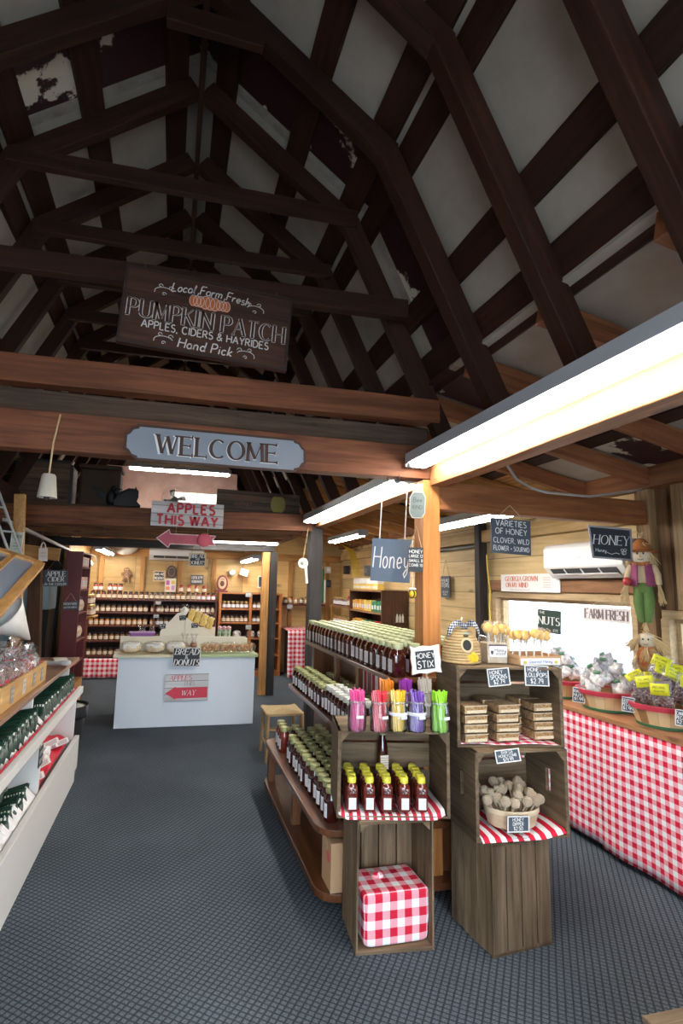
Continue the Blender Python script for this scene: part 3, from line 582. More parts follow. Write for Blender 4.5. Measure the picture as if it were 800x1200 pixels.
def jar(kind, h, r, label, group, lid=LID, body=HONEY, n=16, square=False):
    q = h/.165
    prof = [(r*.86, 0), (r, .008), (r, .10*q), (r*.97, .112*q), (r*.72, .132*q), (r*.72, .138*q)]
    b = MB()
    if square:
        p2 = []
        for rr, z in prof: p2.append((rr, z))
        vs = []; fs = []
        for rr, z in p2:
            for i in range(16):
                a = 2*math.pi*i/16; c, s_ = math.cos(a), math.sin(a); e = .55
                vs.append((rr*math.copysign(abs(c)**e, c), rr*math.copysign(abs(s_)**e, s_), z))
        for j in range(len(p2)-1):
            for i in range(16): fs.append((j*16+i, j*16+(i+1) % 16, (j+1)*16+(i+1) % 16, (j+1)*16+i))
        fs.append(tuple(reversed(range(16)))); b.add(vs, fs)
    else: b.lathe(prof, n)
    o = b.build('honey_jar', body, smooth=50); tag(o, label, 'jar', group)
    b = MB(); b.lathe([(r*.78, .134*q), (r*.80, .137*q), (r*.80, .158*q), (r*.76, .163*q), (r*.3, .1645*q), (0, .1645*q)], n); b.build('lid', lid, o, smooth=30)
    b = MB()
    if square: b.bx(-r*1.005, -r*1.0, -r*.62, r*.62, .022, .085*q)
    else: b.lathe([(r*1.012, .022), (r*1.012, .088*q)], 8, a0=142, a1=218)
    b.build('label', LAB, o, smooth=True)
    return proto(o)
def rows(src, spots_, group, fmt, z, jit=.004, rz=0):
    """spots_: list of rows, each a list of (x, y); the source jar is moved to the first spot"""
    first = True
    for i, row in enumerate(spots_):
        for k, (x, y) in enumerate(row):
            p = (x+random.uniform(-jit, jit), y+random.uniform(-jit, jit), z); lab = fmt(k, i)
            if first: src.location = p; src['label'] = lab; src.rotation_euler.z = rz; first = False
            else: copy_tree(src, p, rz+random.uniform(-.12, .12), lab, group)
def aisle_row(i): return ('row nearest the aisle', 'second row from the aisle', 'third row from the aisle', 'fourth row from the aisle', 'fifth row from the aisle', 'sixth row from the aisle', 'seventh row from the aisle')[i]
g = 'honey jars on the top tier'
j = jar('top', .172, .041, '', g, square=True)
sp_ = []
for c in range(6):
    x = 1.185+.094*c
    sp_.append([(x, 2.685+.0885*k) for k in range(21) if not (1.31 < x < 1.51 and 2.65 < 2.685+.0885*k < 2.89)])
rows(j, sp_, g, lambda k, i: '%s square honey jar from the near end, %s, top tier' % (nth(k), aisle_row(i)), 1.0905)
g = 'honey jars on the middle tier'
j = jar('mid', .150, .036, '', g, lid=LIDG)
sp_ = [[(1.00+.082*c, 3.36+.082*k) for k in range(11)] for c in range(2)]
rows(j, sp_, g, lambda k, i: '%s dark jar from the near end, %s, middle tier' % (nth(k), aisle_row(i)), .7725)
j2 = jar('mid_white', .168, .033, '', g, lid=LIDW)
rows(j2, [[(1.00+.072*c, 2.80+.072*k) for k in range(8)] for c in range(2)], g, lambda k, i: '%s white-lidded jar from the near end, %s, middle tier' % (nth(k), aisle_row(i)), .7725)
j3 = jar('mid_low', .125, .04, '', g, lid=LIDG)
rows(j3, [[(1.225, 2.98+.088*k) for k in range(13)]], g, lambda k, i: '%s squat dark jar from the near end, back row, middle tier' % nth(k), .7725)
g = 'honey jars on the lower tier'
j = jar('low', .170, .038, '', g, lid=LIDG, body=HONEY)
sp_ = [[(.865+.088*c+.006*(k % 2), 2.78+.086*k) for k in range(12 if c == 0 else 16 - c)] for c in range(4) if c < 3] + [[(1.122, 2.82+.088*k) for k in range(14)]]
rows(j, sp_, g, lambda k, i: '%s dark jar from the near end, %s, lower tier' % (nth(k), aisle_row(i)), .3625)
j = jar('low_red', .175, .038, '', g, lid=LIDG, body=RED)
rows(j, [[(.86, 3.93), (.862, 4.02), (.865, 4.11)]], g, lambda k, i: '%s red honey jar at the far aisle corner of the lower tier' % nth(k), .3625)
# cardboard box under the table end
t = thing('cardboard_box', 'tan cardboard box with a red mark standing behind the lower crate', 'box', (.80, 2.70, .0), 0)
CARD = mat('cardboard', (.50,.30,.16), .8, noise=.08, nscale=8)
p = at(393,988,y=2.45); q = at(393,1058,y=2.45)
t.location = (.832, 2.668, .077)
b = MB(); b.bx(0, .145, 0, .16, 0, .225); b.build('carton', CARD, t, bevel=.003); b = MB(); b.bx(0, .145, .07, .09, .2255, .227); b.bx(-.0015, 0, .07, .09, .17, .226); b.build('tape', mat('packing_tape', (.62,.46,.30), .25), t)
b = MB(); b.lathe([(.026, 0), (.026, .002)], 14); b.build('red_mark', mat('red_mark', (.65,.10,.10), .6), t, M=Matrix.Translation((-.001,.045,.15)) @ Matrix.Rotation(-math.pi/2, 4, 'Y'))
# ------------------------------------------------------------------ apple crates
CRY = wood('crate_wood', (.070,.042,.022), (.26,.18,.108), 'X', 1, .8, knots=.35); CRZ = wood('crate_wood_upright', (.070,.042,.022), (.26,.18,.108), 'Z', 1, .8, knots=.35); CRD = wood('crate_wood_depth', (.062,.038,.020), (.23,.16,.096), 'Y', 1, .8, knots=.35)
SLOT = None
def crate(lab, x0, x1, y0, y1, z0, z1, upright, hole=False, rz=0, back=True):
    """open towards -y; ends are the thick boards"""
    t = thing('apple_crate', lab, 'crate', ((x0+x1)/2, (y0+y1)/2, z0), rz, 'old wooden apple crates'); w, d, h = (x1-x0)/2, (y1-y0)/2, z1-z0; e = .016; s = .009
    def endboard(f):
        b = MB(); f(b); return b
    if upright:      # ends at bottom and top, slats on the sides
        for z in (0, h-e):
            b = MB(); b.bx(-w+s, w-s, -d, d, z, z+e); b.build('end_board', CRY, t, bevel=.002)
        n = 3
        for sx in (-1, 1):
            b = MB(); g = .006; ww = (2*d-g*(n-1))/n
            for k in range(n): y = -d+k*(ww+g); b.bx(min(sx*w, sx*(w-s)), max(sx*w, sx*(w-s)), y, y+ww, random.uniform(-.0,.006), h-random.uniform(0,.004))
            b.build('side_slats', CRZ, t, bevel=.0015)
        b = MB(); n = 4; ww = (2*w-.006*(n-1))/n
        for k in range(n): x = -w+k*(ww+.006); b.bx(x, x+ww, d-s if back else -d, d if back else -d+s, 0, h)
        b.build('bottom_slats', CRZ, t, bevel=.0015)
    else:
        for sx in (-1, 1):
            b = MB(); a, c = min(sx*w, sx*(w-e)), max(sx*w, sx*(w-e))
            if hole:
                zl, zh, yl, yh = h*.40, h*.68, -.050, -.015
                b.bx(a, c, -d, yl, 0, h); b.bx(a, c, yh, d, 0, h); b.bx(a, c, yl, yh, 0, zl); b.bx(a, c, yl, yh, zh, h)
            else: b.bx(a, c, -d, d, 0, h)
            b.build('end_board', CRD, t, bevel=.002 if not hole else 0)
        for z in (0, h-s):
            b = MB(); n = 3; ww = (2*d-.006*(n-1))/n
            for k in range(n): y = -d+k*(ww+.006); b.bx(-w, w, y, y+ww, z, z+s)
            b.build('side_slats', CRY, t, bevel=.0015)
        b = MB(); n = 3; ww = (h-.012*(n-1))/n
        for k in range(n): z = k*(ww+.012); b.bx(-w, w, d-s, d, z, z+ww)
        b.build('bottom_slats', CRY, t, bevel=.0015)
    if back:
        for sx in (-1, 1):
            b = MB(); q = .035; b.prism([(sx*(w-e), h-s if not upright else h-e), (sx*(w-e-q), h-s if not upright else h-e), (sx*(w-e), h-e-q)], -d+.002, -d+.014); b.build('corner_block', CRY, t)
    return t
A0 = (.862, 1.212, 2.33, 2.605, 0, .535)
crate('grey brown crate standing on end with the checked parcel inside', *A0, True, rz=-.10)
A1z = .537
crate('open crate holding rows of yellow capped honey bottles', .792, 1.302, 2.335, 2.63, A1z, .905, False, rz=-.20)
B0 = (1.402, 1.722, 2.225, 2.52, 0, .452)
crate('closed crate standing on end with its planks facing out', *B0, True, back=False, rz=.10)
crate('open crate with hand holes holding the basket of honey dippers', 1.368, 1.828, 2.215, 2.53, .4535, .832, False, True, rz=-.06)
crate('top crate of the right stack with stacked honeycomb boxes', 1.338, 1.852, 2.26, 2.56, .8335, 1.192, False, rz=-.17)
# checked parcel
G8 = gingham('parcel_gingham', .069)
b = MB(); r = random.Random(3)
def lump(d): return 1+.02*math.sin(9*d.x+5*d.z)+.015*math.sin(13*d.y)
b.ball((0,0,.106), (.152,.115,.105), 40, 26, 0, .13, lump)
o = b.build('parcel', G8, smooth=50, loc=(1.040, 2.462, .022)); tag(o, 'red and white checked cloth wrapped parcel inside the lower left crate', 'parcel')
b = MB(); b.ball((0,0,0), (.03,.02,.02), 10, 6, 0, 1, lump); b.build('knot', G8, o, loc=(-.04,.02,.212), smooth=True)
# striped cloth under the bottles, gingham cloth under the dipper bowl
SC = gingham('striped_liner', .036, (.50,.03,.06), stripes=True)
b = MB(); b.grid(lambda u, v: (.80+.476*u, 2.330+.28*v, A1z+.0125+.006*math.sin(u*9)*math.sin(v*6)+.09*max(0, abs(u-.5)*2-.84)*1.6-(.016*max(0,.06-v)/.06)), 40, 16)
b.T = Matrix(); o = b.build('cloth', SC, smooth=True, solid=.003); RT = Matrix.Translation((1.038,2.4825,0)) @ Matrix.Rotation(-.20,4,'Z') @ Matrix.Translation((-1.038,-2.4825,0)); o.matrix_basis = RT; tag(o, 'red striped cloth lining the crate of honey bottles', 'cloth')
b = MB(); b.grid(lambda u, v: (1.395+.41*u, 2.205+.29*v, .4535+.0135+.008*math.sin(u*8+1)*math.sin(v*5)+.05*max(0, u-.72)*1.4-(.012*max(0,.05-v)/.05)), 40, 16)
tag(b.build('cloth', gingham('dipper_gingham', .055, stripes=True), smooth=True, solid=.003, M=Matrix.Translation((1.6185,2.3725,0)) @ Matrix.Rotation(-0.06,4,'Z') @ Matrix.Translation((-1.6185,-2.3725,0))), 'red and white striped cloth under the bowl of honey dippers', 'cloth')
b = MB(); b.grid(lambda u, v: (1.36+.47*u, 2.268+.28*v, .8335+.0122+.003*math.sin(u*11)), 30, 10)
tag(b.build('cloth', gingham('comb_gingham', .05), smooth=True, solid=.002, M=Matrix.Translation((1.6035,2.41,0)) @ Matrix.Rotation(-0.17,4,'Z') @ Matrix.Translation((-1.6035,-2.41,0))), 'red checked cloth under the honeycomb boxes', 'cloth')
# honey bottles with yellow caps
YC = mat('yellow_cap', (.72,.66,.06), .35)
BOT = mat('bottle_honey', (.13,.018,.012), .08, coat=.6, spec=.6)
def bottle():
    b = MB(); vs = []; fs = []; prof = [(.024,0),(.0275,.006),(.0275,.062),(.026,.068),(.0275,.074),(.0275,.098),(.024,.108),(.016,.116),(.016,.122)]
    for rr, z in prof:
        for i in range(16):
            a = 2*math.pi*(i+.5)/16; c, s_ = math.cos(a), math.sin(a); e = .6
            vs.append((rr*math.copysign(abs(c)**e, c), rr*.85*math.copysign(abs(s_)**e, s_), z))
    for q in range(len(prof)-1):
        for i in range(16): fs.append((q*16+i, q*16+(i+1) % 16, (q+1)*16+(i+1) % 16, (q+1)*16+i))
    fs.append(tuple(reversed(range(16)))); b.add(vs, fs)
    o = b.build('honey_bottle', BOT, smooth=45); tag(o, '', 'bottle', 'yellow capped honey bottles')
    b = MB(); b.lathe([(.018,.119),(.0195,.121),(.0195,.140),(.016,.145),(0,.146)], 14); b.build('cap', YC, o, smooth=35)
    b = MB(); b.bx(-.017, .017, -.0246, -.0240, .012, .060); b.build('label', LAB, o)
    b = MB(); b.bx(-.014, .014, -.0246, -.0240, .078, .098); b.build('bee_emblem', spots('bottle_emblem', (.06,.01,.02), (.5,.45,.4), 120, .4, .55, .05), o)
    return proto(o)
j = bottle(); first = True
for c in range(5):
    for k in range(5):
        p = RT @ Vector((.862+.0795*c + .004*(k % 2), 2.375+.043*k, 0)); x, y = p.x, p.y; z = A1z+.0145 + .005
        lab = 'yellow capped honey bottle, %s column from the left, %s from the front' % (nth(c), nth(k))
        if first: j.location = (x, y, z); j['label'] = lab; j.rotation_euler.z = -.15; first = False
        else: copy_tree(j, (x, y, z), random.uniform(-.3,.0), lab)
# single tall dark bottle at the back of that crate
b = MB(); b.lathe([(.026,0),(.028,.005),(.028,.12),(.024,.15),(.014,.175),(.014,.19)], 16); o = b.build('honey_bottle', HONEY, smooth=45, loc=(1.062, 2.585, A1z+.105)); tag(o, 'single dark tall bottle standing behind the yellow capped bottles', 'bottle')
b = MB(); b.lathe([(.0165,.185),(.0165,.215),(.012,.219),(0,.219)], 14); b.build('cap', mat('dull_gold_cap', (.30,.27,.12), .4), o, smooth=35)
b = MB(); b.bx(-.021, .021, -.0295, -.0285, .03, .095); b.build('label', LABC, o)
b = MB(); b.bx(-.11, .11, -.025, .025, 0, .092); tag(b.build('riser', CRY, loc=(1.062, 2.580, A1z+.0105), rz=-.2, bevel=.002), 'wooden riser under the tall dark bottle', 'riser')
# ------------------------------------------------------------------ honey straws in mason jars
GL_ = clear('jar_glass', (.95,.97,.97), .07, (.85,.88,.88), .04, 1.3)
def straw_jar(x, y, z, col, cname, lab, collar=False, h=.128, hs=.168):
    t = thing('straw_jar', lab, 'jar of honey straws', (x, y, z), random.uniform(-.3,.3), 'honey straw jars'); t.scale = (1.18, 1.18, 1.06)
    b = MB(); b.lathe([(.028,0),(.035,.006),(.036,.02),(.036,h-.03),(.030,h-.014),(.029,h)], 18, cap=False); b.lathe([(0,.001),(.028,.001)], 18, cap=False); b.build('glass_jar', GL_, t, smooth=45)
    b = MB(); b.lathe([(.0305,h-.012),(.0325,h-.010),(.0325,h-.004),(.0305,h-.002)], 18, cap=False); b.build('jar_rim', clear('rim_glass', (.9,.92,.92), .25, refl=1), t, smooth=45)
    if collar:
        b = MB(); b.lathe([(.0372,.070),(.0378,.072),(.0378,.082),(.0372,.084)], 18, cap=False); b.build('jar_collar', mat('pale_collar', (.72,.70,.74), .4), t, smooth=45)
    b = MB(); b.bx(-.013, .015, -.0385, -.0372, .058, .070); b.build('jar_label', LAB, t)
    m = mat('straw_'+cname, col, .28, coat=.4, trans=.0, noise=.25, nscale=30)
    rr = random.Random(int(x*1000))
    k = 0
    for i in range(30):
        a = rr.uniform(0, 6.28); q = math.sqrt(rr.random()); b0 = (q*.029*math.cos(a+.9), q*.029*math.sin(a+.9), .004); sp = q*.030
        b1 = (sp*math.cos(a), sp*math.sin(a), hs+rr.uniform(-.010,.004))
        b = MB(); b.tube([b0, b1], .0043, 6); b.build('straw', m, t, smooth=True); k += 1
    return t
z1 = .9065
fj = [((418,856), (.85,.10,.34), 'pink', 'near left of the row', 0), ((444,857), (.75,.03,.06), 'red', 'second from the left', 0), ((466,857), (.90,.55,.02), 'yellow', 'with a white collar', 1), ((488,857), (.20,.07,.42), 'violet', 'with a white collar', 1), ((515,858), (.36,.75,.03), 'lime green', 'at the right end', 0)]
for px, c, n, w, co in fj:
    p = at(px[0], px[1], z=z1); straw_jar(p.x, p.y, z1, c, n, 'front glass jar of %s honey straws, %s' % (n, w), co)
for px, c, n in (((452,0), (.90,.30,.03), 'orange'), ((474,0), (.42,.06,.50), 'purple'), ((497,0), (.75,.70,.62), 'white')):
    p = at(px[0], 800, y=2.58); straw_jar(p.x, 2.575, z1, c, n, 'glass jar of %s honey straws behind the front row' % n, 0, .125, .178)
# ------------------------------------------------------------------ signs and tags
CHB = mat('chalkboard', (.025,.030,.038), .7, noise=.15, nscale=9); CHB2 = mat('slate_board', (.065,.080,.105), .7, noise=.15, nscale=6); CHALK = mat('chalk', (.80,.80,.78), .8); CORD = mat('jute_cord', (.50,.36,.20), .9)
def sign(name, lab, cat, loc, w, h, lines, rz=0, tilt=0, roll=0, bg=CHB, fg=CHALK, border=None, bw=.006, t=.012, cord=0, group=None, poly=None, bevel=0, style='plain', d=0, corner=0, frame_d=.004, inks=()):
    """flat board facing local -y; lines = (text, height, z of centre, options)"""
    r = thing(name, lab, cat, loc, rz, group, tilt, roll)
    b = MB(); p = poly or [(-w/2,-h/2),(w/2,-h/2),(w/2,h/2),(-w/2,h/2)]; b.prism(p, -t/2, t/2); b.build('board', bg, r, bevel=bevel)
    if border:
        b = MB(); n = len(p)
        if poly:
            b.strip(p+[p[0]], [bw]*(n+1), -t/2-.003, 0, .003)
        else:
            y0, y1 = -t/2-frame_d, -t/2
            b.bx(-w/2, w/2, y0, y1, h/2-bw, h/2); b.bx(-w/2, w/2, y0, y1, -h/2, -h/2+bw); b.bx(-w/2, -w/2+bw, y0, y1, -h/2+bw, h/2-bw); b.bx(w/2-bw, w/2, y0, y1, -h/2+bw, h/2-bw)
        b.build('border', border, r)
    ms = [fg]+list(inks); bt = [MB() for _ in ms]
    for L_ in lines:
        s_, hh, z = L_[:3]; o = L_[3] if len(L_) > 3 else {}
        o = dict(o); mi = o.pop('mi', 0); x = o.pop('x', 0); o.setdefault('style', style); o.setdefault('w', .13); o.setdefault('maxw', w*.9); o.setdefault('d', d)
        text(bt[mi], s_, x, z, hh, -t/2-.0012-o['d'], **o)
    for q, m in zip(bt, ms):
        if q.v: q.build('lettering', m, r)
    if cord:
        b = MB(); b.tube([(-w*.38, 0, h/2-.005), (0, .004, h/2+cord), (w*.38, 0, h/2-.005)], .0025, 6); b.build('cord', CORD, r, smooth=True)
    return r
def ptag(lab, x0, y0, x1, y1, lines, y, roll=0, tilt=0, rz=0):
    a, c = at(x0, y1, y=y), at(x1, y0, y=y); w, h = c.x-a.x, c.z-a.z
    return sign('price_tag', lab, 'price tag', (a+c)/2, w, h, [(s_, hh*h, zz*h, dict(maxw=w*.86, w=.15, **(o[0] if o else {}))) for s_, hh, zz, *o in lines], rz, tilt, roll, CHB2, CHALK, CHALK, .004, .004, group='chalk price tags')
ptag('honey spoons price tag hanging on the top right crate', 571, 783, 596, 804, [('HONEY', .2, .28, dict(x=-.01)), ('SPOONS', .22, .02), ('$2.79', .24, -.26)], 2.238, -.06, -.1)
ptag('honey lollipops price tag at the right of the top crate', 614.5, 780, 641.5, 804, [('HONEY', .19, .30, dict(x=-.01)), ('LOLLIPOPS', .2, .04), ('$2.79', .24, -.26)], 2.238, .05, -.1)
ptag('raw honeycomb price tag on the edge of the honeycomb crate', 580, 877.5, 608, 894, [('RAW GA', .21, .28), ('HONEYCOMB', .21, .02), ('$19.99', .27, -.27)], 2.200, -.05, -.25)
ptag('honey dipper price tag on the front of the dipper bowl', 594, 955, 619, 976, [('HONEY', .2, .27), ('DIPPER', .2, .0), ('$2.50', .22, -.27)], 2.205, .06, -.05)
# honey stix sign on a stick
p = at(498.5, 773, y=2.46)
t = sign('tabletop_sign', 'white framed honey stix sign on a stick above the straw jars', 'sign', p, .135, .125, [('HONEY', .024, .022, dict(x=-.006)), ('STIX', .032, -.020, dict(x=-.006))], -.12, 0, -.10, mat('white_frame', (.74,.72,.70), .6), CHALK, poly=[(-.075,.072),(-.05,.060),(-.01,.068),(.03,.062),(.075,.067),(.072,.03),(.076,-.01),(.071,-.04),(.075,-.068),(.04,-.060),(0,-.066),(-.04,-.060),(-.077,-.066),(-.072,-.03),(-.076,.01),(-.071,.045)])
b = MB(); b.bx(-.052, .042, -.0085, -.0062, -.044, .044); b.build('slate', CHB, t); [o for o in t.children if o.name.startswith('lettering')][0].location.y = -.0035
b = MB(); b.tube([(.0, .009, -.215), (.0, .009, .02)], .004, 6); b.build('stick', mat('stick_wood', (.55,.45,.33), .7), t)
# ------------------------------------------------------------------ honey dippers in a bowl
p = at(600, 976, y=2.30); zb = .4535+.024
bc = Vector((at(598, 960, y=2.33).x, 2.325, zb))
b = MB(); b.lathe([(.095,0),(.112,.01),(.122,.05),(.128,.088),(.122,.088),(.114,.05),(.10,.014),(0,.012)], 36, 0, sx=1.02, sy=.80); o = b.build('bowl', wood('chip_basket', (.55,.40,.24), (.74,.60,.42), 'X', 1, .6, knots=.1), smooth=40, loc=bc); tag(o, 'pale oval chip basket full of honey dippers', 'basket')
b = MB(); b.lathe([(.1285,.066),(.1305,.068),(.1305,.088),(.1285,.09)], 36, 0, sx=1.02, sy=.8, cap=False); b.build('rim', mat('chip_rim', (.66,.52,.35), .6), o, smooth=40)
DIP = mat('dipper_wood', (.56,.45,.33), .6, noise=.12, nscale=40)
b = MB(); b.lathe([(.0035,0),(.0045,.11)], 8); o = b.build('honey_dipper', DIP, smooth=40); tag(o, '', 'honey dipper', 'honey dippers in the bowl')
b = MB(); pr = [(.004,.105)]
for i in range(7):
    q = math.sin(math.pi*(i+.8)/7.8)**.6*.0165+.003; z = .108+i*.0058; pr += [(q*.5, z), (q, z+.0014), (q, z+.0036), (q*.5, z+.005)]
pr += [(0, .151)]; b.lathe(pr, 12); b.build('dipper_head', DIP, o, smooth=30).scale = (1.2, 1.2, 1.0); proto(o)
rr = random.Random(5); first = True; n_ = 0
for row, (dy, cnt, hz) in enumerate(((.055, 6, .030), (.018, 7, .018), (-.02, 6, .006), (-.058, 5, -.004))):
    for k in range(cnt):
        u = (k+.5)/cnt*2-1; q = Vector((bc.x+u*.076+rr.uniform(-.006,.006), bc.y+dy*.72+rr.uniform(-.008,.008), zb+.014+rr.uniform(0,.006)))
        rot = (rr.uniform(-.25,.25)-dy*5, u*.42+rr.uniform(-.28,.28), rr.uniform(0,3))
        e = Matrix.Rotation(u*.30+rr.uniform(-.38,.38), 4, 'Y') @ Matrix.Rotation(-dy*4+rr.uniform(-.2,.2), 4, 'X')
        rot = e.to_euler(); q.z += hz-.008
        lab = '%s honey dipper from the left in the %s row of the bowl' % (nth(k), ('back', 'second', 'third', 'front')[row])
        if first: o.location = q; o.rotation_euler = rot; o['label'] = lab; first = False
        else: copy_tree(o, q, rot=rot, label=lab)
# ------------------------------------------------------------------ honeycomb boxes
COMB = spots('honeycomb', (.40,.19,.05), (.62,.40,.18), 55, .35, .45, .2, 'voronoi', .4, coat=.3); PLAS = clear('clear_plastic', (.98,.98,.97), .05, (.8,.8,.8), .08, .6)
o = thing('honeycomb_box', '', 'honeycomb box', (0,0,0), 0, 'clear boxes of honeycomb')
b = MB(); b.box((0,0,.0205), (.116,.100,.037)); b.build('honeycomb', COMB, o, bevel=.004)
b = MB(); b.box((0,0,.0215), (.122,.106,.041)); b.build('plastic_box', PLAS, o, bevel=.005)
b = MB(); b.bx(-.060, .060, -.0545, -.0538, .037, .0405); b.build('box_lid_rim', mat('lid_rim', (.62,.50,.36), .4), o)
b = MB(); b.bx(-.05, .05, -.0550, -.0545, .007, .020); b.build('box_label', spots('comb_label', (.62,.46,.26), (.75,.66,.5), 90, .5, .5, .1, bump=0), o)
proto(o); first = True
for s_, px in enumerate((552, 589, 631)):
    for k in range(4 if s_ != 1 else 4):
        p = at(px, 860, y=2.345); q = (p.x+rr.uniform(-.004,.004), 2.345+rr.uniform(-.006,.006), .8335+.0165+k*.0425); lab = '%s clear honeycomb box from the bottom of the %s stack' % (nth(k), ('left', 'middle', 'right')[s_])
        if first: o.location = q; o['label'] = lab; first = False
        else: copy_tree(o, q, rr.uniform(-.06,.06), lab)
        if s_ == 2 or s_ == 1: copy_tree(o, (q[0]-.004, q[1]+.115, q[2]), rr.uniform(-.05,.05), lab+', behind')
# ------------------------------------------------------------------ on top of the right crates: bee skep, lollipops
ZT = 1.193
STRAW = mat('skep_straw', (.50,.35,.17), .8, noise=.25, nscale=60)
p = at(541, 783, y=2.44); t = thing('bee_skep', 'woven straw bee skep with a black and white checked bow', 'bee skep', (p.x, 2.445, ZT), -.2); t.scale = (1, 1, 1.22)
b = MB(); pr = []
for i in range(13):
    z = .011*i+.002; R_ = .086*math.cos(max(0, (i/13.5))**1.6*math.pi/2)**.85+.008; pr += [(R_-.004, z), (R_+.001, z+.003), (R_+.001, z+.008), (R_-.004, z+.011)]
pr += [(.012,.150),(0,.154)]; b.lathe(pr, 28); b.build('hive', STRAW, t, smooth=60)
b = MB(); b.lathe([(.026,0),(.030,.002),(.030,.006),(.022,.006)], 20); q = b.build('entrance_ring', mat('straw_ring', (.60,.47,.28), .8), t, M=Matrix.Translation((0,-.0815,.075)) @ Matrix.Rotation(math.pi/2-.25, 4, 'X'), smooth=40)
b = MB(); b.lathe([(.021,0),(.021,.005)], 20); b.build('entrance', mat('hive_black', (.012,.012,.012), .7), t, M=Matrix.Translation((0,-.0835,.075)) @ Matrix.Rotation(math.pi/2-.25, 4, 'X'))
BW = gingham('bow_gingham', .010, (.015,.018,.03), (.25,.27,.32), (.75,.76,.8))
for s_ in (-1, 1):
    b = MB(); b.grid(lambda u, v: (s_*(.006+.075*u), -.048-.018*math.sin(u*3.1)+.014*v, .140+.026*math.sin(u*3.0)-.028*u*u+.024*(v-.5)*(.5+u)), 12, 4); b.build('ribbon', BW, t, smooth=True, solid=.002)
    b = MB(); b.grid(lambda u, v: (s_*(.004+.034*math.sin(u*3.14)+.012*u*0), -.050-.020*math.sin(u*3.14), .150+.030*u*(1-u)*2+.022*(v-.5)), 12, 4); b.build('bow_loop', BW, t, smooth=True, solid=.002)
b = MB(); b.ball((0,-.055,.150), (.009,.008,.010), 10, 6); b.build('bow_knot', BW, t, smooth=True)
b = MB(); b.tube([(0,0,.15),(.0,0,.168),(.006,0,.178),(.0,0,.186),(-.006,0,.178),(0,0,.168)], .004, 6); b.build('loop_handle', mat('pale_raffia', (.62,.54,.40), .8), t, smooth=True)
FLO = mat('yellow_petal', (.80,.55,.02), .6)
for k, (x, z) in enumerate(((.008,.030),(.030,.036),(.020,.020),(.042,.026))):
    b = MB()
    for i in range(6):
        a = i*math.pi/3; b.ball((x+.008*math.cos(a), -.090, z+.008*math.sin(a)), (.007,.004,.007), 8, 5)
    b.ball((x,-.093,z), .004, 8, 5, 0); b.build('flower', FLO, t, smooth=True)
b = MB(); b.ball((.0,-.073,.112), (.014,.008,.007), 10, 6); b.build('bee', mat('dark_bee', (.09,.07,.03), .6), t, smooth=True)
b = MB(); b.ball((.0,-.072,.120), (.017,.003,.005), 10, 6); b.build('bee_wing', mat('bee_wing', (.35,.42,.36), .5), t, smooth=True)
# tub of honey spoons
SUG = mat('amber_candy', (.90,.52,.09), .2, coat=.3); FILM = clear('candy_film', (1,1,1), .10, (.95,.90,.78), .1, .35); STK = mat('paper_stick', (.82,.80,.76), .6)
p = at(578, 783, y=2.42); t = thing('candy_tub', 'clear plastic tub with a white label holding honey spoons', 'tub', (p.x, 2.42, ZT), -.1); t.scale = (1.15, 1.1, 1.18)
b = MB(); b.bx(-.048, .048, -.045, .045, 0, .112); b.build('tub', PLAS, t, bevel=.006)
b = MB(); b.bx(-.044, .044, -.041, .041, .002, .085); b.build('tub_contents', spots('spoon_mix', (.62,.45,.26), (.82,.76,.66), 30, .5, .5, .2, bump=.2), t, bevel=.004)
b = MB(); b.bx(-.040, .040, -.0475, -.0462, .030, .075); b.build('tub_label', mat('tub_paper', (.80,.79,.80), .6), t)
b = MB(); b.bx(-.042, .042, -.0478, -.0465, .074, .080); b.prism([(-.034,.055),(-.022,.055),(-.022,.046),(-.028,.038),(-.034,.046)], -.0482, -.0474); text(b, 'Honey', .010, .058, .016, -.0482, w=.12, maxw=.05); text(b, 'SPOONS', .010, .042, .009, -.0482, w=.14, maxw=.05); b.build('label_print', mat('label_ink', (.10,.07,.09), .6), t)
def lolly(x, y, z, lab, s=1.0, tip=0, tz=0):
    o = thing('lollipop', lab, 'lollipop', (x, y, z), rr.uniform(-.4, .4), 'honey lollipops', tip, tz); o.scale = (1.3, 1.3, 1.18)
    b = MB(); b.tube([(0,0,0),(0,0,.09*s)], .0022, 6); b.build('stick', STK, o)
    b = MB(); b.ball((0,0,.105*s), (.019,.012,.021), 12, 8); b.build('candy', SUG, o, smooth=True)
    b = MB(); b.ball((0,0,.106*s), (.025,.018,.030), 10, 8, 0, 1, lambda d: 1+.12*math.sin(7*d.x+5*d.z)); b.lathe([(.010,.080*s),(.004,.070*s),(.012,.045*s)], 10, cap=False); b.build('wrapper', FILM, o)
    return o
for k, (dx, dy, dz) in enumerate(((-.028,-.02,.07),(0,-.03,.058),(.026,-.02,.066),(-.02,.02,.072),(.03,.022,.066),(.052,.0,.062))):
    lolly(p.x+dx, 2.42+dy, ZT+dz-.02, '%s honey spoon from the left standing in the clear tub' % nth([0,2,3,1,4,5][k]), 1, rr.uniform(-.15,.15), dx*4)
q = at(624, 782, y=2.36); t = thing('candy_tray', 'brown display tray with a printed white front holding lollipops', 'tray', (q.x, 2.37, ZT), 0)
b = MB(); b.bx(-.118, .118, -.07, -.066, 0, .045, 0); b.bx(-.118, .118, .066, .07, 0, .055, 0); b.bx(-.118, -.114, -.066, .066, 0, .05, 0); b.bx(.114, .118, -.066, .066, 0, .05, 0); b.bx(-.118, .118, -.07, .07, 0, .004, 0); b.bx(-.118, .118, -.06, .06, .030, .034); b.build('tray', CARD, t)
b = MB(); b.bx(-.112, .112, -.0715, -.0702, .004, .036); b.build('printed_front', mat('print_white', (.78,.79,.80), .6), t)
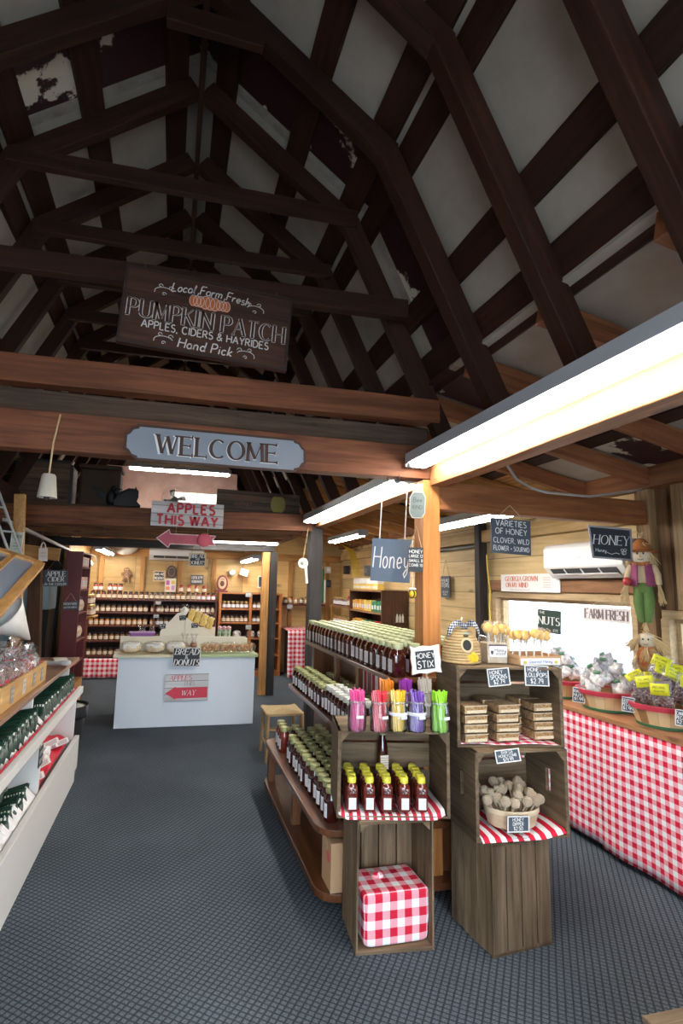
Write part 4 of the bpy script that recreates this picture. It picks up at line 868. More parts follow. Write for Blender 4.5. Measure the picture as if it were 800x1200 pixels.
b = MB(); text(b, 'Gourmet Honey', 0, .022, .015, -.0722, w=.13, maxw=.13); b.build('front_lettering', mat('print_blue', (.10,.16,.42), .6), t)
b = MB(); b.ball((-.088,-.072,.018), (.010,.001,.008), 8, 5); b.ball((.088,-.072,.018), (.010,.001,.008), 8, 5); b.build('printed_bee', mat('print_yellow', (.70,.55,.08), .6), t)
k = 0
for j_ in range(2):
    for i in range(5):
        lolly(q.x-.085+.042*i+rr.uniform(-.006,.006), 2.345+.055*j_, ZT+.032, '%s wrapped lollipop from the left in the %s row of the tray' % (nth(i), ('front', 'back')[j_]), .82+.16*rr.random(), rr.uniform(-.1,.1), rr.uniform(-.12,.12)); k += 1
# ------------------------------------------------------------------ checked table under the windows
GT = gingham('table_gingham', .0555)
t = thing('cloth_table', 'long narrow table under the windows with a red checked skirt', 'table', (0,0,0))
TX = 2.615
b = MB(); b.bx(TX, 3.06, 1.2, 4.7, .775, .803); b.build('tabletop', wood('table_plank', (.26,.11,.05), (.48,.24,.12), 'Y', 1, .5), t, bevel=.003)
def skirt(y0, y1, ph):
    b = MB(); n = int((y1-y0)/.05)
    b.grid(lambda u, v: (TX+.012-(1-v)*(.016+.010*math.sin((y0+u*(y1-y0))*7+ph)+.006*math.sin((y0+u*(y1-y0))*19))-.004, y0+u*(y1-y0), .045+.735*v+.008*math.sin(u*6+ph)*(1-v)), n*2, 14)
    b.build('skirt', GT, t, smooth=True, solid=.003)
skirt(1.2, 2.872, 0); skirt(2.868, 4.7, 1.7)
for x, y in ((2.72, 1.4), (2.72, 4.5), (3.0, 1.4), (3.0, 4.5), (2.72, 2.9), (3.0, 2.9)):
    b = MB(); b.bx(x-.03, x+.03, y-.03, y+.03, 0, .775); b.build('leg', CRZ, t)
timber('trim_5', (2.70, 3.0, .018), (2.70, 3.45, .018), .04, .03, CRD, 'strip of wood lying on the carpet under the checked skirt', 'trim')
# half bushel baskets
def stavemat():
    m, nt, b = _new('basket_staves'); L = nt.links.new; tc = nd(nt, 'ShaderNodeTexCoord'); sp = nd(nt, 'ShaderNodeSeparateXYZ'); L(tc.outputs['Object'], sp.inputs[0])
    at2 = nd(nt, 'ShaderNodeMath', operation='ARCTAN2'); L(sp.outputs[1], at2.inputs[0]); L(sp.outputs[0], at2.inputs[1])
    d = nd(nt, 'ShaderNodeMath', operation='MULTIPLY'); d.inputs[1].default_value = 18/6.2832; L(at2.outputs[0], d.inputs[0]); fl = nd(nt, 'ShaderNodeMath', operation='FLOOR'); L(d.outputs[0], fl.inputs[0]); fr = nd(nt, 'ShaderNodeMath', operation='FRACT'); L(d.outputs[0], fr.inputs[0])
    w = nd(nt, 'ShaderNodeTexWhiteNoise', noise_dimensions='1D'); L(fl.outputs[0], w.inputs['W']); r = nd(nt, 'ShaderNodeValToRGB'); e = r.color_ramp.elements; e[0].color = (.36,.19,.08,1); e[1].color = (.74,.55,.32,1); q = e.new(.3); q.color = (.62,.42,.21,1); L(w.outputs['Value'], r.inputs[0])
    g = nd(nt, 'ShaderNodeMapRange'); g.inputs[1].default_value = 0; g.inputs[2].default_value = .05; g.inputs[3].default_value = .45; L(fr.outputs[0], g.inputs[0]); mx = nd(nt, 'ShaderNodeMix', data_type='RGBA', blend_type='MULTIPLY'); mx.inputs[0].default_value = 1; L(r.outputs[0], mx.inputs[6]); L(g.outputs[0], mx.inputs[7]); L(mx.outputs[2], b.inputs['Base Color']); b.inputs['Roughness'].default_value = .6
    return m
STV = stavemat(); RIMR = mat('red_basket_rim', (.60,.05,.085), .55); GRN = mat('green_basket_band', (.05,.16,.075), .6)
def basket(x, y, lab):
    t = thing('bushel_basket', lab, 'basket', (x, y, .8035), rr.uniform(0, 3), 'bushel baskets of nuts')
    b = MB(); b.lathe([(0,.004),(.140,.0),(.178,.110),(.172,.110),(.136,.008),(0,.008)], 36); b.build('staves', STV, t, smooth=30)
    b = MB(); b.lathe([(.174,.098),(.186,.099),(.192,.126),(.182,.128),(.172,.110)], 36, cap=False); b.build('rim', RIMR, t, smooth=30)
    b = MB(); b.lathe([(.1405,.0),(.146,.001),(.150,.016),(.1455,.017)], 36, cap=False); b.build('bottom_band', GRN, t, smooth=30)
    return t
BK = [(2.825, 2.60), (2.825, 3.02), (2.825, 3.45), (2.825, 2.175)]
for (x, y), l_ in zip(BK, ('red rimmed basket of nut bags with yellow labels, below the scarecrows', 'red rimmed basket of white bags, second basket from the crates', 'basket of white bags partly hidden behind the wooden crates', 'red rimmed basket cut off by the right edge')): basket(x, y, l_)
# nut bags
NUT = spots('dark_nuts', (.045,.018,.018), (.26,.13,.11), 75, .35, .42, .16, 'voronoi', .8); PRAL = spots('pale_candy', (.76,.71,.62), (.92,.90,.86), 26, .5, .45, .12, 'voronoi', .5); GREENS = mat('green_print', (.08,.20,.10), .5)
BAGF = clear('bag_film', (.97,.96,.98), .14, (.90,.88,.93), .14, .55); YLW = mat('yellow_header', (.80,.78,.03), .5); PRT = mat('header_ink', (.16,.15,.02), .6)
def pillow(b, w, h, d, ph=0, nu=12, nv=12, z0=0):
    for s_ in (-1, 1):
        b.grid(lambda u, v: (w*(u-.5)*(1-.06*math.sin(v*9+ph)), s_*(d/2*math.sqrt(max(0, (1-(2*u-1)**4)*(1-(2*v-1)**4)))*(1+.22*math.sin(u*11+ph)*math.sin(v*9+ph))), z0+h*v), nu, nv)
def nutbag(lab, group, header=True, content=NUT):
    t = thing('nut_bag', lab, 'bag of nuts', (0,0,0), 0, group)
    b = MB(); pillow(b, .094, .085, .048, 1.3); b.build('nuts', content, t, smooth=True)
    b = MB(); pillow(b, .108, .155, .054, 2.1, z0=-.003); b.build('bag_film', BAGF, t, smooth=True)
    if header:
        b = MB(); b.grid(lambda u, v: (-.048+.096*u, -.030-.006*math.sin(u*3.1)+.012*v, .080+.062*v), 6, 2); o = b.build('header_label', YLW, t, smooth=True, solid=.0015)
        b = MB(); text(b, 'PECANS', 0, .122, .012, -.0315, w=.16, maxw=.065); text(b, 'ROASTED', 0, .102, .009, -.0345, w=.15, maxw=.05); b.build('header_print', PRT, o)
    else:
        b = MB(); b.grid(lambda u, v: (-.02+.04*u, -.0275-.004*math.sin(u*3.1), .07+.022*v), 6, 2); b.build('green_sticker', GREENS, t, smooth=True, solid=.001)
        b = MB(); b.grid(lambda u, v: (.05*(u-.5)*(1+v), .012*math.sin(u*14), .15+.035*v), 10, 3); b.build('gathered_top', BAGF, t, smooth=True)
    return proto(t)
def pile(src, cx, cy, n, labf, seed, z0=.90, sp=.12, up=.085):
    r2 = random.Random(seed); first = src.location.length < .001
    for k in range(n):
        a = 2.4*k+r2.uniform(-.3,.3); q = sp*math.sqrt((k+.4)/n); lay = (1-q/sp)
        p = (cx+q*math.cos(a), cy+q*math.sin(a), z0+up*lay+r2.uniform(-.01,.02))
        rot = (r2.uniform(-.9,.1), r2.uniform(-.6,.6), -.75+r2.uniform(-.6,.6)); lab = labf(k)
        if first: src.location = p; src.rotation_euler = rot; src['label'] = lab; first = False
        else: copy_tree(src, p, rot=rot, label=lab)
nb = nutbag('', 'nut bags with yellow labels')
where = ['heaped on top in the middle', 'near the top, towards the crates', 'near the top, towards the window', 'near the top, towards the aisle', 'near the top, towards the shop front']
def wl(kind):
    def f(k):
        a = (2.4*k) % 6.283; side = ['window', 'far end', 'aisle', 'shop front'][int(((a+.785) % 6.283)/1.571)]
        return '%s, %s from the heap middle, %s side' % (kind, nth(k), side)
    return f
pile(nb, BK[0][0], BK[0][1], 24, wl('yellow headed nut bag below the scarecrows'), 4, .91, .135, .17)
pile(nb, BK[3][0], BK[3][1], 12, wl('yellow headed nut bag at the right edge'), 9, .91, .13, .16)
copy_tree(nb, (2.99, 2.43, 1.02), rot=(-.5,.1,-.7), label='yellow headed nut bag lying high against the window stud'); copy_tree(nb, (2.92, 2.30, 1.03), rot=(-.7,-.2,-.5), label='yellow headed nut bag on the highest heap at the right edge')
wb = nutbag('', 'white candy bags', False, PRAL)
pile(wb, BK[1][0], BK[1][1], 18, wl('white bag, second basket'), 12, .91, .135, .18)
pile(wb, BK[2][0], BK[2][1], 15, wl('white bag, hindmost basket'), 15, .91, .135, .19)
def btag(lab, px0, py0, px1, py1, lines, x, rz=-.75):
    c = at((px0+px1)/2, (py0+py1)/2, x=x); a0, a1 = at((px0+px1)/2, py1, x=x), at((px0+px1)/2, py0, x=x); h = a1.z-a0.z; w = h*.78
    return sign('price_tag', lab, 'price tag', c, w, h, [(s_, hh*h, zz*h, dict(maxw=w*.84, w=.16)) for s_, hh, zz in lines], rz, 0, .06, CHB2, CHALK, CHALK, .004, .004, group='chalk price tags')
btag('price tag clipped on the basket with yellow labels', 728.5, 817, 743, 834, [('GEORGIA', .2, .26), ('PECANS', .2, .0), ('$1.99', .22, -.26)], 2.655)
btag('price tag clipped on the second basket of white bags', 672, 806, 684, 823, [('ROASTED', .18, .26), ('NUTS', .2, .0), ('$1.99', .2, -.26)], 2.645)
btag('price tag at the right edge clipped on the cut off basket', 793, 832, 806, 851, [('CANDIED', .2, .26), ('PECANS', .2, 0), ('$2.99', .2, -.26)], 2.645)
# ------------------------------------------------------------------ wall air conditioner
def aircon(lab, loc, rz, w=.79, h=.27, d=.19):
    t = thing('air_conditioner', lab, 'air conditioner', loc, rz); WP = mat('white_plastic', (.80,.80,.80), .3)
    b = MB(); T0 = Matrix.Rotation(-math.pi/2, 4, 'Z'); b.T = Matrix.Rotation(math.pi/2, 4, 'Z')
    b.prism([(-d,.085),(-d,h-.04),(-d+.02,h-.012),(-d+.06,h),(0,h),(0,0),(-.115,0)][::-1], -w/2, w/2); o = b.build('case', WP, t, bevel=.006)
    b = MB(); b.box((0,-.154,.042), (w*.84,.075,.004), 0, Matrix.Rotation(-.85, 3, 'X')); b.build('air_slot', mat('vent_dark', (.06,.06,.06), .6), t)
    b = MB(); b.box((0,-.150,.022), (w*.84,.045,.005), 0, Matrix.Rotation(-.35, 3, 'X')); o = b.build('louver', WP, t)
    for q in (-.22, 0, .22):
        b = MB(); b.box((w*q,-.160,.044), (.008,.06,.012), 0, Matrix.Rotation(-.85, 3, 'X')); b.build('vane', WP, o)
    b = MB(); b.bx(-.02, .02, -d-.0012, -d, h*.55, h*.57); b.build('badge', mat('grey_badge', (.5,.5,.52), .4), t)
    return t
aircon('white wall air conditioner above the bright window', (3.135, 3.355, 1.665), -math.pi/2)
# ------------------------------------------------------------------ signs on the right
sign('hanging_sign', 'slate sign listing varieties of honey under the tube light', 'sign', (1.912, 2.71, 1.868), .262, .205, [('VARIETIES', .033, .075), ('OF HONEY', .033, .028), ('CLOVER, WILD', .029, -.026), ('FLOWER + SOURWD', .026, -.072)], 0, -.03, .03, CHB2, t=.01, cord=.085)
sign('hanging_sign', 'silver edged chalkboard reading honey with a bee, by the scarecrow', 'sign', (2.70, 2.80, 1.868), .29, .20, [('HONEY', .058, .022, dict(style='serif', slant=.15, w=.13)), ('Honey', .022, -.045, dict(x=-.07)), ('x', .02, -.06)], -.12, 0, .02, CHB, CHALK, mat('silver_frame', (.55,.56,.60), .35, metal=.5), .012, poly=[(-.150,.105),(.140,.098),(.140,-.098),(-.125,-.092)])
b = MB(); b.tube([(-.03,-.0085,-.058),(0,-.0085,-.068),(.03,-.0085,-.058),(.055,-.0085,-.064)], .0018, 5)
for x_, z_, r_ in ((.085,-.055,.016), (.075,-.038,.010), (.095,-.036,.010)): b.strip(arc(x_, z_, r_, r_*.75, 0, 360, 12), [.003]*13, -.0085)
b.strip([(.078,-.066),(.078,-.044)], [.003]*2, -.0085); b.strip([(.086,-.068),(.086,-.042)], [.003]*2, -.0085); b.build('bee_drawing', CHALK, S.objects['hanging_sign.001'])
g_ = mat('dark_green_board', (.022,.045,.032), .5)
c0, c1 = at(633, 742, x=3.075), at(654, 714, x=3.075)
sign('window_sign', 'dark green nuts sign hanging in the bright window', 'sign', ((c0+c1)/2), .20, .19, [('NUTS', .062, .005, dict(style='serif', w=.16)), ('THE', .02, .07, dict(x=-.06)), ('ETC', .018, -.07, dict(x=.06))], -1.15, 0, .05, g_, CHALK, cord=.06, bevel=.004)
c0, c1 = at(689, 729, x=3.075), at(733, 711, x=3.075)
FF = sign('window_sign', 'whitewashed farm fresh sign hanging in the bright window', 'sign', ((c0+c1)/2), .33, .105, [('FARM FRESH', .066, .0, dict(style='serif', w=.20))], -1.2, 0, .03, mat('whitewash', (.74,.70,.68), .7, noise=.1, nscale=12), mat('brown_grey_ink', (.20,.14,.15), .7), cord=.07)
sign('wall_sign', 'white georgia grown on my mind board standing above the window', 'sign', (3.072, 4.12, 1.628), .80, .158, [('GEORGIA GROWN', .042, .038, dict(style='serif', w=.25, x=-.10, maxw=.5)), ('ON MY MIND.', .042, -.018, dict(style='serif', w=.25, x=-.155, maxw=.4)), ('Fresh from our farms to your family table', .012, -.060, dict(x=-.12, mi=1, maxw=.48))], -math.pi/2, 0, 0, mat('poster_white', (.80,.79,.78), .5), mat('brick_red_ink', (.62,.17,.10), .6), inks=[mat('grey_ink', (.25,.24,.25), .6)], t=.008)
b = MB()
for z in (.045, .025, .005, -.015, -.035): b.strip([(.20, z), (.30, z)], [.008]*2, -.006)
b.build('printed_stamp', mat('pale_red_ink', (.72,.50,.46), .6), S.objects['wall_sign'])
b = MB(); b.tube([at(570,650,x=3.03), at(571,668,x=3.03), at(574,690,x=3.03), at(573,712,x=3.03), at(575,740,x=3.03)], .007, 6); tag(b.build('cable', mat('yellow_cord', (.62,.42,.03), .5), smooth=True), 'yellow cord hanging down the black wall post', 'cord')
# ------------------------------------------------------------------ scarecrow dolls
RAF = mat('raffia', (.58,.42,.22), .85, noise=.2, nscale=60); BUR = mat('cream_cloth_face', (.66,.56,.42), .9, noise=.06, nscale=60)
def tuft(b, c, dirv, n, ln, sp_, seed, r=.0028):
    r2 = random.Random(seed); d0 = Vector(dirv).normalized()
    for i in range(n):
        d = (d0+Vector((r2.uniform(-1,1), r2.uniform(-1,1), r2.uniform(-1,1)))*sp_).normalized(); L_ = ln*r2.uniform(.6,1.1); p = Vector(c)+Vector((r2.uniform(-1,1), r2.uniform(-1,1), r2.uniform(-1,1)))*.008
        b.tube([p, p+d*L_*.55+Vector((0,-.004,0)), p+d*L_+Vector((r2.uniform(-.01,.01),0,-.012))], [r, r, r*.4], 4)
t = thing('scarecrow_doll', 'scarecrow doll with orange hat, purple vest and green trousers hanging on the stud', 'scarecrow', (2.985, 2.845, 1.33), -.95, 'scarecrow dolls')
b = MB(); b.ball((0,0,.475), (.058,.045,.060), 20, 14); hd = b.build('head', BUR, t, smooth=True)
b = MB()
for s_ in (-1, 1): b.ball((s_*.017,-.043,.488), (.0055,.004,.008), 8, 6, 0)
b.tube([(-.018,-.043,.452),(0,-.047,.445),(.018,-.043,.452)], .002, 5, 0); b.build('eyes_and_mouth', mat('stitched_black', (.03,.025,.02), .7), hd, smooth=True)
b = MB(); b.prism([(-.006,.462),(.006,.462),(0,.478)], -.051, -.045); b.build('nose', mat('orange_nose', (.60,.25,.06), .7), hd)
b = MB()
for s_ in (-1, 1):
    for k in range(3): tuft(b, (s_*.045, -.01+.012*k, .49), (s_*.4,-.15,-1), 14, .085, .3, 10*k+s_)
b.build('straw_hair', RAF, t)
HATM = mat('rust_felt', (.36,.12,.03), .85, noise=.2, nscale=40)
b = MB(); b.lathe([(.085,.495),(.088,.500),(.055,.515),(.050,.545),(.030,.575),(.010,.590),(0,.592)], 20, sx=1.05); b.lathe([(.040,.515),(.088,.500)], 20, cap=False); b.build('hat', HATM, t, smooth=True, solid=0)
b = MB(); tuft(b, (.0,0,.585), (.1,0,1), 12, .06, .35, 3); tuft(b, (.02,-.03,.54), (.5,-.5,.6), 8, .03, .5, 4); b.build('straw_plume', RAF, t)
b = MB(); b.ball((0,0,.355), (.062,.036,.085), 18, 12, 0, .8); b.build('shirt', mat('tan_shirt', (.55,.42,.26), .9), t, smooth=True)
VM = mat('purple_vest', (.26,.055,.13), .85, noise=.3, nscale=30)
for s_ in (-1, 1):
    b = MB(); b.grid(lambda u, v: (s_*(.018+.052*u+.006*(1-v)), -.044*math.cos(u*1.5)-.002, .275+.145*v), 8, 8); b.build('vest', VM, t, smooth=True, solid=.004)
b = MB(); b.grid(lambda u, v: (-.05+.1*u, -.042-.004*math.sin(u*9), .405+.022*v+.012*abs(u-.5)), 12, 3); b.build('scarf', HATM, t, smooth=True, solid=.005)
for s_ in (-1, 1):
    b = MB(); b.tube([(s_*.06,0,.41),(s_*.085,-.008,.35),(s_*.09,-.02,.285)], [.022,.020,.018], 10); a_ = b.build('sleeve', mat('tan_shirt', (.55,.42,.26), .9), t, smooth=True)
    b = MB(); tuft(b, (s_*.09,-.02,.285), (s_*.15,-.1,-1), 26, .115, .22, 40+s_, .003); b.build('straw_hand', RAF, a_)
GT_ = mat('green_trousers', (.11,.19,.05), .85, noise=.2, nscale=30)
b = MB(); b.ball((0,0,.265), (.056,.036,.045), 16, 10, 0, .8)
for s_ in (-1, 1): b.tube([(s_*.024,0,.265),(s_*.030,-.01,.17),(s_*.022,-.012,.10),(s_*.016,-.005,.045)], [.033,.031,.027,.020], 12)
b.build('trousers', GT_, t, smooth=True)
b = MB(); tuft(b, (.0,-.005,.05), (0,0,-1), 16, .05, .3, 77); b.build('straw_feet', RAF, t)
b = MB(); b.ball((-.085,-.045,.305), (.026,.022,.028), 12, 8); ap = b.build('apple', mat('doll_apple', (.42,.03,.035), .4), t, smooth=True)
t = thing('scarecrow_doll', 'smaller straw haired scarecrow doll hanging below the first', 'scarecrow', (2.985, 2.845, 1.045), -.95, 'scarecrow dolls')
b = MB(); b.ball((0,0,.215), (.050,.040,.052), 18, 12); hd = b.build('head', BUR, t, smooth=True)
b = MB()
for s_ in (-1, 1): b.ball((s_*.015,-.039,.224), (.005,.004,.007), 8, 6)
b.tube([(-.014,-.040,.196),(0,-.043,.190),(.014,-.040,.196)], .0018, 5); b.build('eyes_and_mouth', mat('stitched_black', (.03,.025,.02), .7), hd, smooth=True)
b = MB()
for s_ in (-1, 1):
    for k in range(4): tuft(b, (s_*(.022+.008*k), -.01+.01*k, .25-.01*k), (s_*.75,-.2,-.7), 16, .11, .35, 100+10*k+s_)
tuft(b, (0,-.01,.262), (0,-.3,.6), 12, .03, .9, 150); b.build('straw_hair', RAF, t)
b = MB(); b.ball((0,0,.10), (.058,.038,.085), 16, 10, 0, .8); b.build('dress', spots('leaf_print', (.42,.30,.12), (.50,.12,.03), 28, .8, .5, .06, bump=0), t, smooth=True)
b = MB(); tuft(b, (0,-.03,.165), (0,-.4,-1), 20, .08, .5, 161); tuft(b, (-.06,-.02,.11), (-.4,-.1,-1), 14, .08, .3, 162); tuft(b, (.06,-.02,.11), (.4,-.1,-1), 14, .08, .3, 163); b.build('straw_collar', RAF, t)
# corner of a wooden box at the lower right edge
p = at(752, 1192, z=.34)
t = thing('wooden_box', 'corner of a pale wooden box at the lower right edge', 'box', (p.x-.0, p.y-.42, 0), 0)
b = MB(); b.bx(0, .5, 0, .42, .33, .345); b.build('lid', CRY, t, bevel=.002); b = MB(); b.bx(.005, .495, .005, .415, 0, .33); b.build('box_body', CRY, t)
# ------------------------------------------------------------------ bread counter in the aisle
WPAN = mat('white_panel', (.66,.71,.78), .5, noise=.03, nscale=4); CREAM = mat('cream_paint', (.78,.72,.58), .55, noise=.05, nscale=6); GTOP = mat('green_counter_edge', (.36,.46,.24), .5); CTOP = mat('cream_top', (.66,.60,.42), .5)
t = thing('bread_counter', 'white panelled counter with a cream and green top in the middle of the aisle', 'counter', (0,0,0))
b = MB(); b.bx(-.51, .975, 6.18, 6.20, 0, .735); b.bx(-.51, -.49, 6.20, 6.95, 0, .735); b.bx(.955, .975, 6.20, 6.95, 0, .735); b.build('panels', WPAN, t, bevel=.002)
b = MB(); b.bx(-.56, .21, 6.13, 7.0, .735, .765); b.build('countertop', CTOP, t, bevel=.004)
b = MB(); b.bx(.21, 1.00, 6.13, 7.0, .735, .765); b.build('countertop', GTOP, t, bevel=.004)
b = MB(); b.prism([(-.53,.765),(.95,.765),(.90,.925),(-.53,.925)], 6.52, 6.55); b.build('back_ledge', CREAM, t, bevel=.003)
b = MB()
for i in range(2): b.bx(-.5, .93, 6.55+.12*i, 6.67+.12*i, .765, .90+.0*i)
b.build('step', CREAM, t, bevel=.002)
# peaked display boards behind it
t = thing('display_stand', 'cream wooden stand with sloping sides on the bread counter', 'display stand', (0, 0, .902))
b = MB(); b.prism([(-.10,0),(-.10,.075),(.085,.285),(.145,.305),(.160,.29),(.160,0)], 6.58, 6.60); b.build('left_board', CREAM, t, bevel=.003)
b = MB(); b.prism([(.185,0),(.185,.24),(.56,.0)], 6.58, 6.60); b.build('right_board', CREAM, t, bevel=.003)
b = MB(); b.bx(-.09, .55, 6.70, 6.715, 0, .12); b.bx(.155, .19, 6.6, 6.7, 0, .27); b.bx(-.10, -.085, 6.6, 6.7, 0, .07); b.build('inner_frame', CREAM, t)
for k, (px, py) in enumerate(((190,734), (214,724), (228,733))):
    p = at(px, py, y=6.57); sign('price_tag', 'small black price tag, %s from the left on the cream stand' % nth(k), 'price tag', p, .075, .055, [('$4.99', .018, .010), ('each', .016, -.012)], 0, 0, -.1, CHB, CHALK, t=.004, group='price tags on the cream stand')
LOAF = spots('bread_crust', (.62,.42,.20), (.84,.72,.52), 14, .6, .45, .2, bump=.1); SUGAR = mat('powdered_top', (.84,.82,.77), .7); FILM2 = clear('bread_film', (.99,.99,.98), .07, (.93,.92,.88), .12, .25)
def breadbag(x, lab):
    o = thing('bread_bag', lab, 'bread', (x, 6.30, .771), rr.uniform(-.15,.15), 'bagged loaves on the counter')
    b = MB(); b.ball((0,0,.055), (.105,.065,.052), 20, 12, 0, .7, lambda d: 1+.05*math.sin(7*d.x+3*d.y)); b.build('loaf', LOAF, o, smooth=True)
    b = MB(); b.ball((0,-.005,.068), (.098,.062,.046), 18, 10, 0, .7, lambda d: 1+.09*math.sin(9*d.x+6*d.y)); b.build('sugar_top', SUGAR, o, smooth=True)
    b = MB(); b.ball((0,0,.062), (.125,.078,.062), 20, 12, 0, .7, lambda d: 1+.07*math.sin(11*d.x+8*d.z+5*d.y)); b.build('plastic_bag', FILM2, o, smooth=True)
for i, x in enumerate((-.40, -.145, .085)): breadbag(x, '%s powdered loaf in a clear bag from the left end of the counter' % nth(i))
DON = spots('donut', (.36,.15,.05), (.58,.30,.12), 12, .55, .5, .2, bump=.05)
def donutbag(x, lab):
    o = thing('donut_bag', lab, 'donuts', (x, 6.30, .770), rr.uniform(-.1,.1), 'bagged donuts on the counter')
    for k in range(3):
        b = MB(); n1, n2 = 18, 10; xx = -.066+.066*k
        vs = [((.030+.019*math.cos(v*2*math.pi/n2))*math.cos(u*2*math.pi/n1), .018*math.sin(v*2*math.pi/n2), (.030+.019*math.cos(v*2*math.pi/n2))*math.sin(u*2*math.pi/n1)) for u in range(n1) for v in range(n2)]
        b.T = Matrix.Translation((xx, -.01+.01*k, .052)) @ Matrix.Rotation(.5, 4, 'X') @ Matrix.Rotation(.5*k, 4, 'Z')
        b.add(vs, [(u*n2+v, ((u+1) % n1)*n2+v, ((u+1) % n1)*n2+(v+1) % n2, u*n2+(v+1) % n2) for u in range(n1) for v in range(n2)]); b.build('donut', DON, o, smooth=True)
    b = MB(); b.ball((0,0,.057), (.118,.06,.057), 20, 12, 0, .7, lambda d: 1+.07*math.sin(11*d.x+8*d.z+5*d.y)); b.build('plastic_bag', FILM2, o, smooth=True)
for i, x in enumerate((.475, .685, .875)): donutbag(x, '%s bag of donuts from the price board towards the right' % nth(i))
CUPG = clear('cup_film', (1,1,1), .14, (.9,.87,.85), .1, .4)
for i, x in enumerate((.185, .290)):
    o = thing('candy_apple', '%s candy apple in a clear bag behind the black bread sign' % ('left', 'right')[i], 'candy apple', (x, 6.44, .766), 0, 'candy apples')
    b = MB(); b.ball((0,0,.070), (.036,.036,.034), 14, 10); b.lathe([(.026,0),(.030,.04)], 12); b.build('apple', mat('caramel', (.36,.13,.05), .25, coat=.4), o, smooth=True)
    b = MB(); b.lathe([(.039,.04),(.041,.08),(.030,.11),(.018,.13),(.045,.20)], 14, cap=False); b.build('bag', CUPG, o, smooth=True); b = MB(); b.tube([(0,0,.09),(0,0,.19)], .004, 6); b.build('stick', STK, o)
sign('counter_sign', 'black bread and donuts board with white border on the counter front', 'sign', at(218.5, 770, y=6.12), .295, .205, [('BREAD', .062, .058, dict(style='serif', slant=.22, w=.17)), ('&', .040, .002), ('DONUTS', .062, -.056, dict(style='serif', slant=.22, w=.17))], 0, 0, .01, CHB, CHALK, CHALK, .006)
c = at(218.5, 805.5, y=6.165)
t = sign('counter_sign', 'apples this way board with a red arrow on the white counter front', 'sign', c, .47, .285, [('APPLES', .052, .105, dict(style='serif', slant=.2, w=.15, x=-.07, maxw=.25, mi=1)), ('THIS', .046, .045, dict(style='serif', slant=.2, w=.11, x=.02, mi=2))], 0, 0, -.012, wood('whitewashed_board', (.55,.55,.56), (.74,.74,.75), 'X', .8, .6, .07, 'Z', .15), CHALK, t=.016, inks=[mat('sign_red', (.58,.025,.06), .5), mat('faded_grey', (.22,.17,.19), .6)])
b = MB(); b.prism([(-.225,-.055),(-.115,.015),(-.115,-.005+.005),(.225,.0),(.225,-.112),(-.115,-.112),(-.115,-.125)], -.0115, -.0085); b.build('arrow', mat('sign_red', (.58,.025,.06), .5), t); b = MB(); text(b, 'WAY', .02, -.056, .052, -.0125, style='serif', slant=.2, w=.13); b.build('lettering', CHALK, t)
# goods on the stand
GOLD = spots('gold_packet', (.55,.36,.06), (.82,.62,.22), 18, .3, .5, .25, bump=0)
for i in range(4):
    o = thing('cookie_packet', '%s golden packet from the left on the slope of the cream stand' % nth(i), 'packet', (.235+.075*i, 6.67, 1.10-.032*i), -.1, 'golden packets', -.35, .3)
    b = MB(); pillow(b, .075, .15, .035, i); b.build('packet', GOLD, o, smooth=True); b = MB(); b.grid(lambda u, v: (.04*(u-.5)*(1+1.2*v), .012*math.sin(u*14+i), .145+.055*v), 10, 3); b.build('gathered_top', FILM2, o, smooth=True)
    b = MB(); b.tube([(-.012,0,.147),(.012,0,.147)], .007, 8); b.build('white_tie', STK, o)
o = thing('candy_bag', 'clear bag of candy standing highest on the cream stand', 'candy bag', (.172, 6.66, 1.175), 0)
b = MB(); b.ball((0,0,.04), (.04,.03,.05), 12, 8); b.build('candy', PRAL, o, smooth=True); b = MB(); b.lathe([(.042,.03),(.036,.07),(.012,.09),(.028,.12)], 12, cap=False); b.build('film', FILM2, o, smooth=True)
for i in range(3):
    o = thing('candy_cone', '%s red and green candy packet at the right end of the stand' % nth(i), 'packet', (.60+.055*i, 6.64, .902), 0, 'red and green packets')
    b = MB(); b.lathe([(.018,0),(.028,.10)], 12); b.build('green_wrapper', spots('green_wrap', (.16,.30,.12), (.70,.75,.68), 30, .4, .5, .1, bump=0), o, smooth=True); b = MB(); b.ball((0,0,.115), (.030,.030,.024), 12, 8, 0, 1, lambda d: 1+.1*math.sin(9*d.x+7*d.y)); b.build('red_top', spots('red_wrap', (.50,.03,.10), (.85,.70,.72), 40, .35, .5, .08, bump=0), o, smooth=True)
o = thing('candy_box', 'purple lidded box with a white bow on the left of the counter', 'box', (-.30, 6.62, .902), .1)
b = MB(); b.bx(-.14, .14, -.06, .06, 0, .055); b.build('box_body', mat('purple_card', (.24,.07,.30), .5), o, bevel=.004); b = MB(); b.bx(-.145, .145, -.065, .065, .055, .068); b.build('lid', mat('lilac_card', (.42,.22,.48), .5), o, bevel=.003)
b = MB(); b.lathe([(.05,.068),(.03,.10),(.06,.14)], 10, cap=False); b.T = Matrix.Translation((.11,0,0)); b.lathe([(.035,.068),(.03,.12),(.015,.16),(.03,.19)], 10, cap=False); b.build('film_bag', FILM2, o, smooth=True)
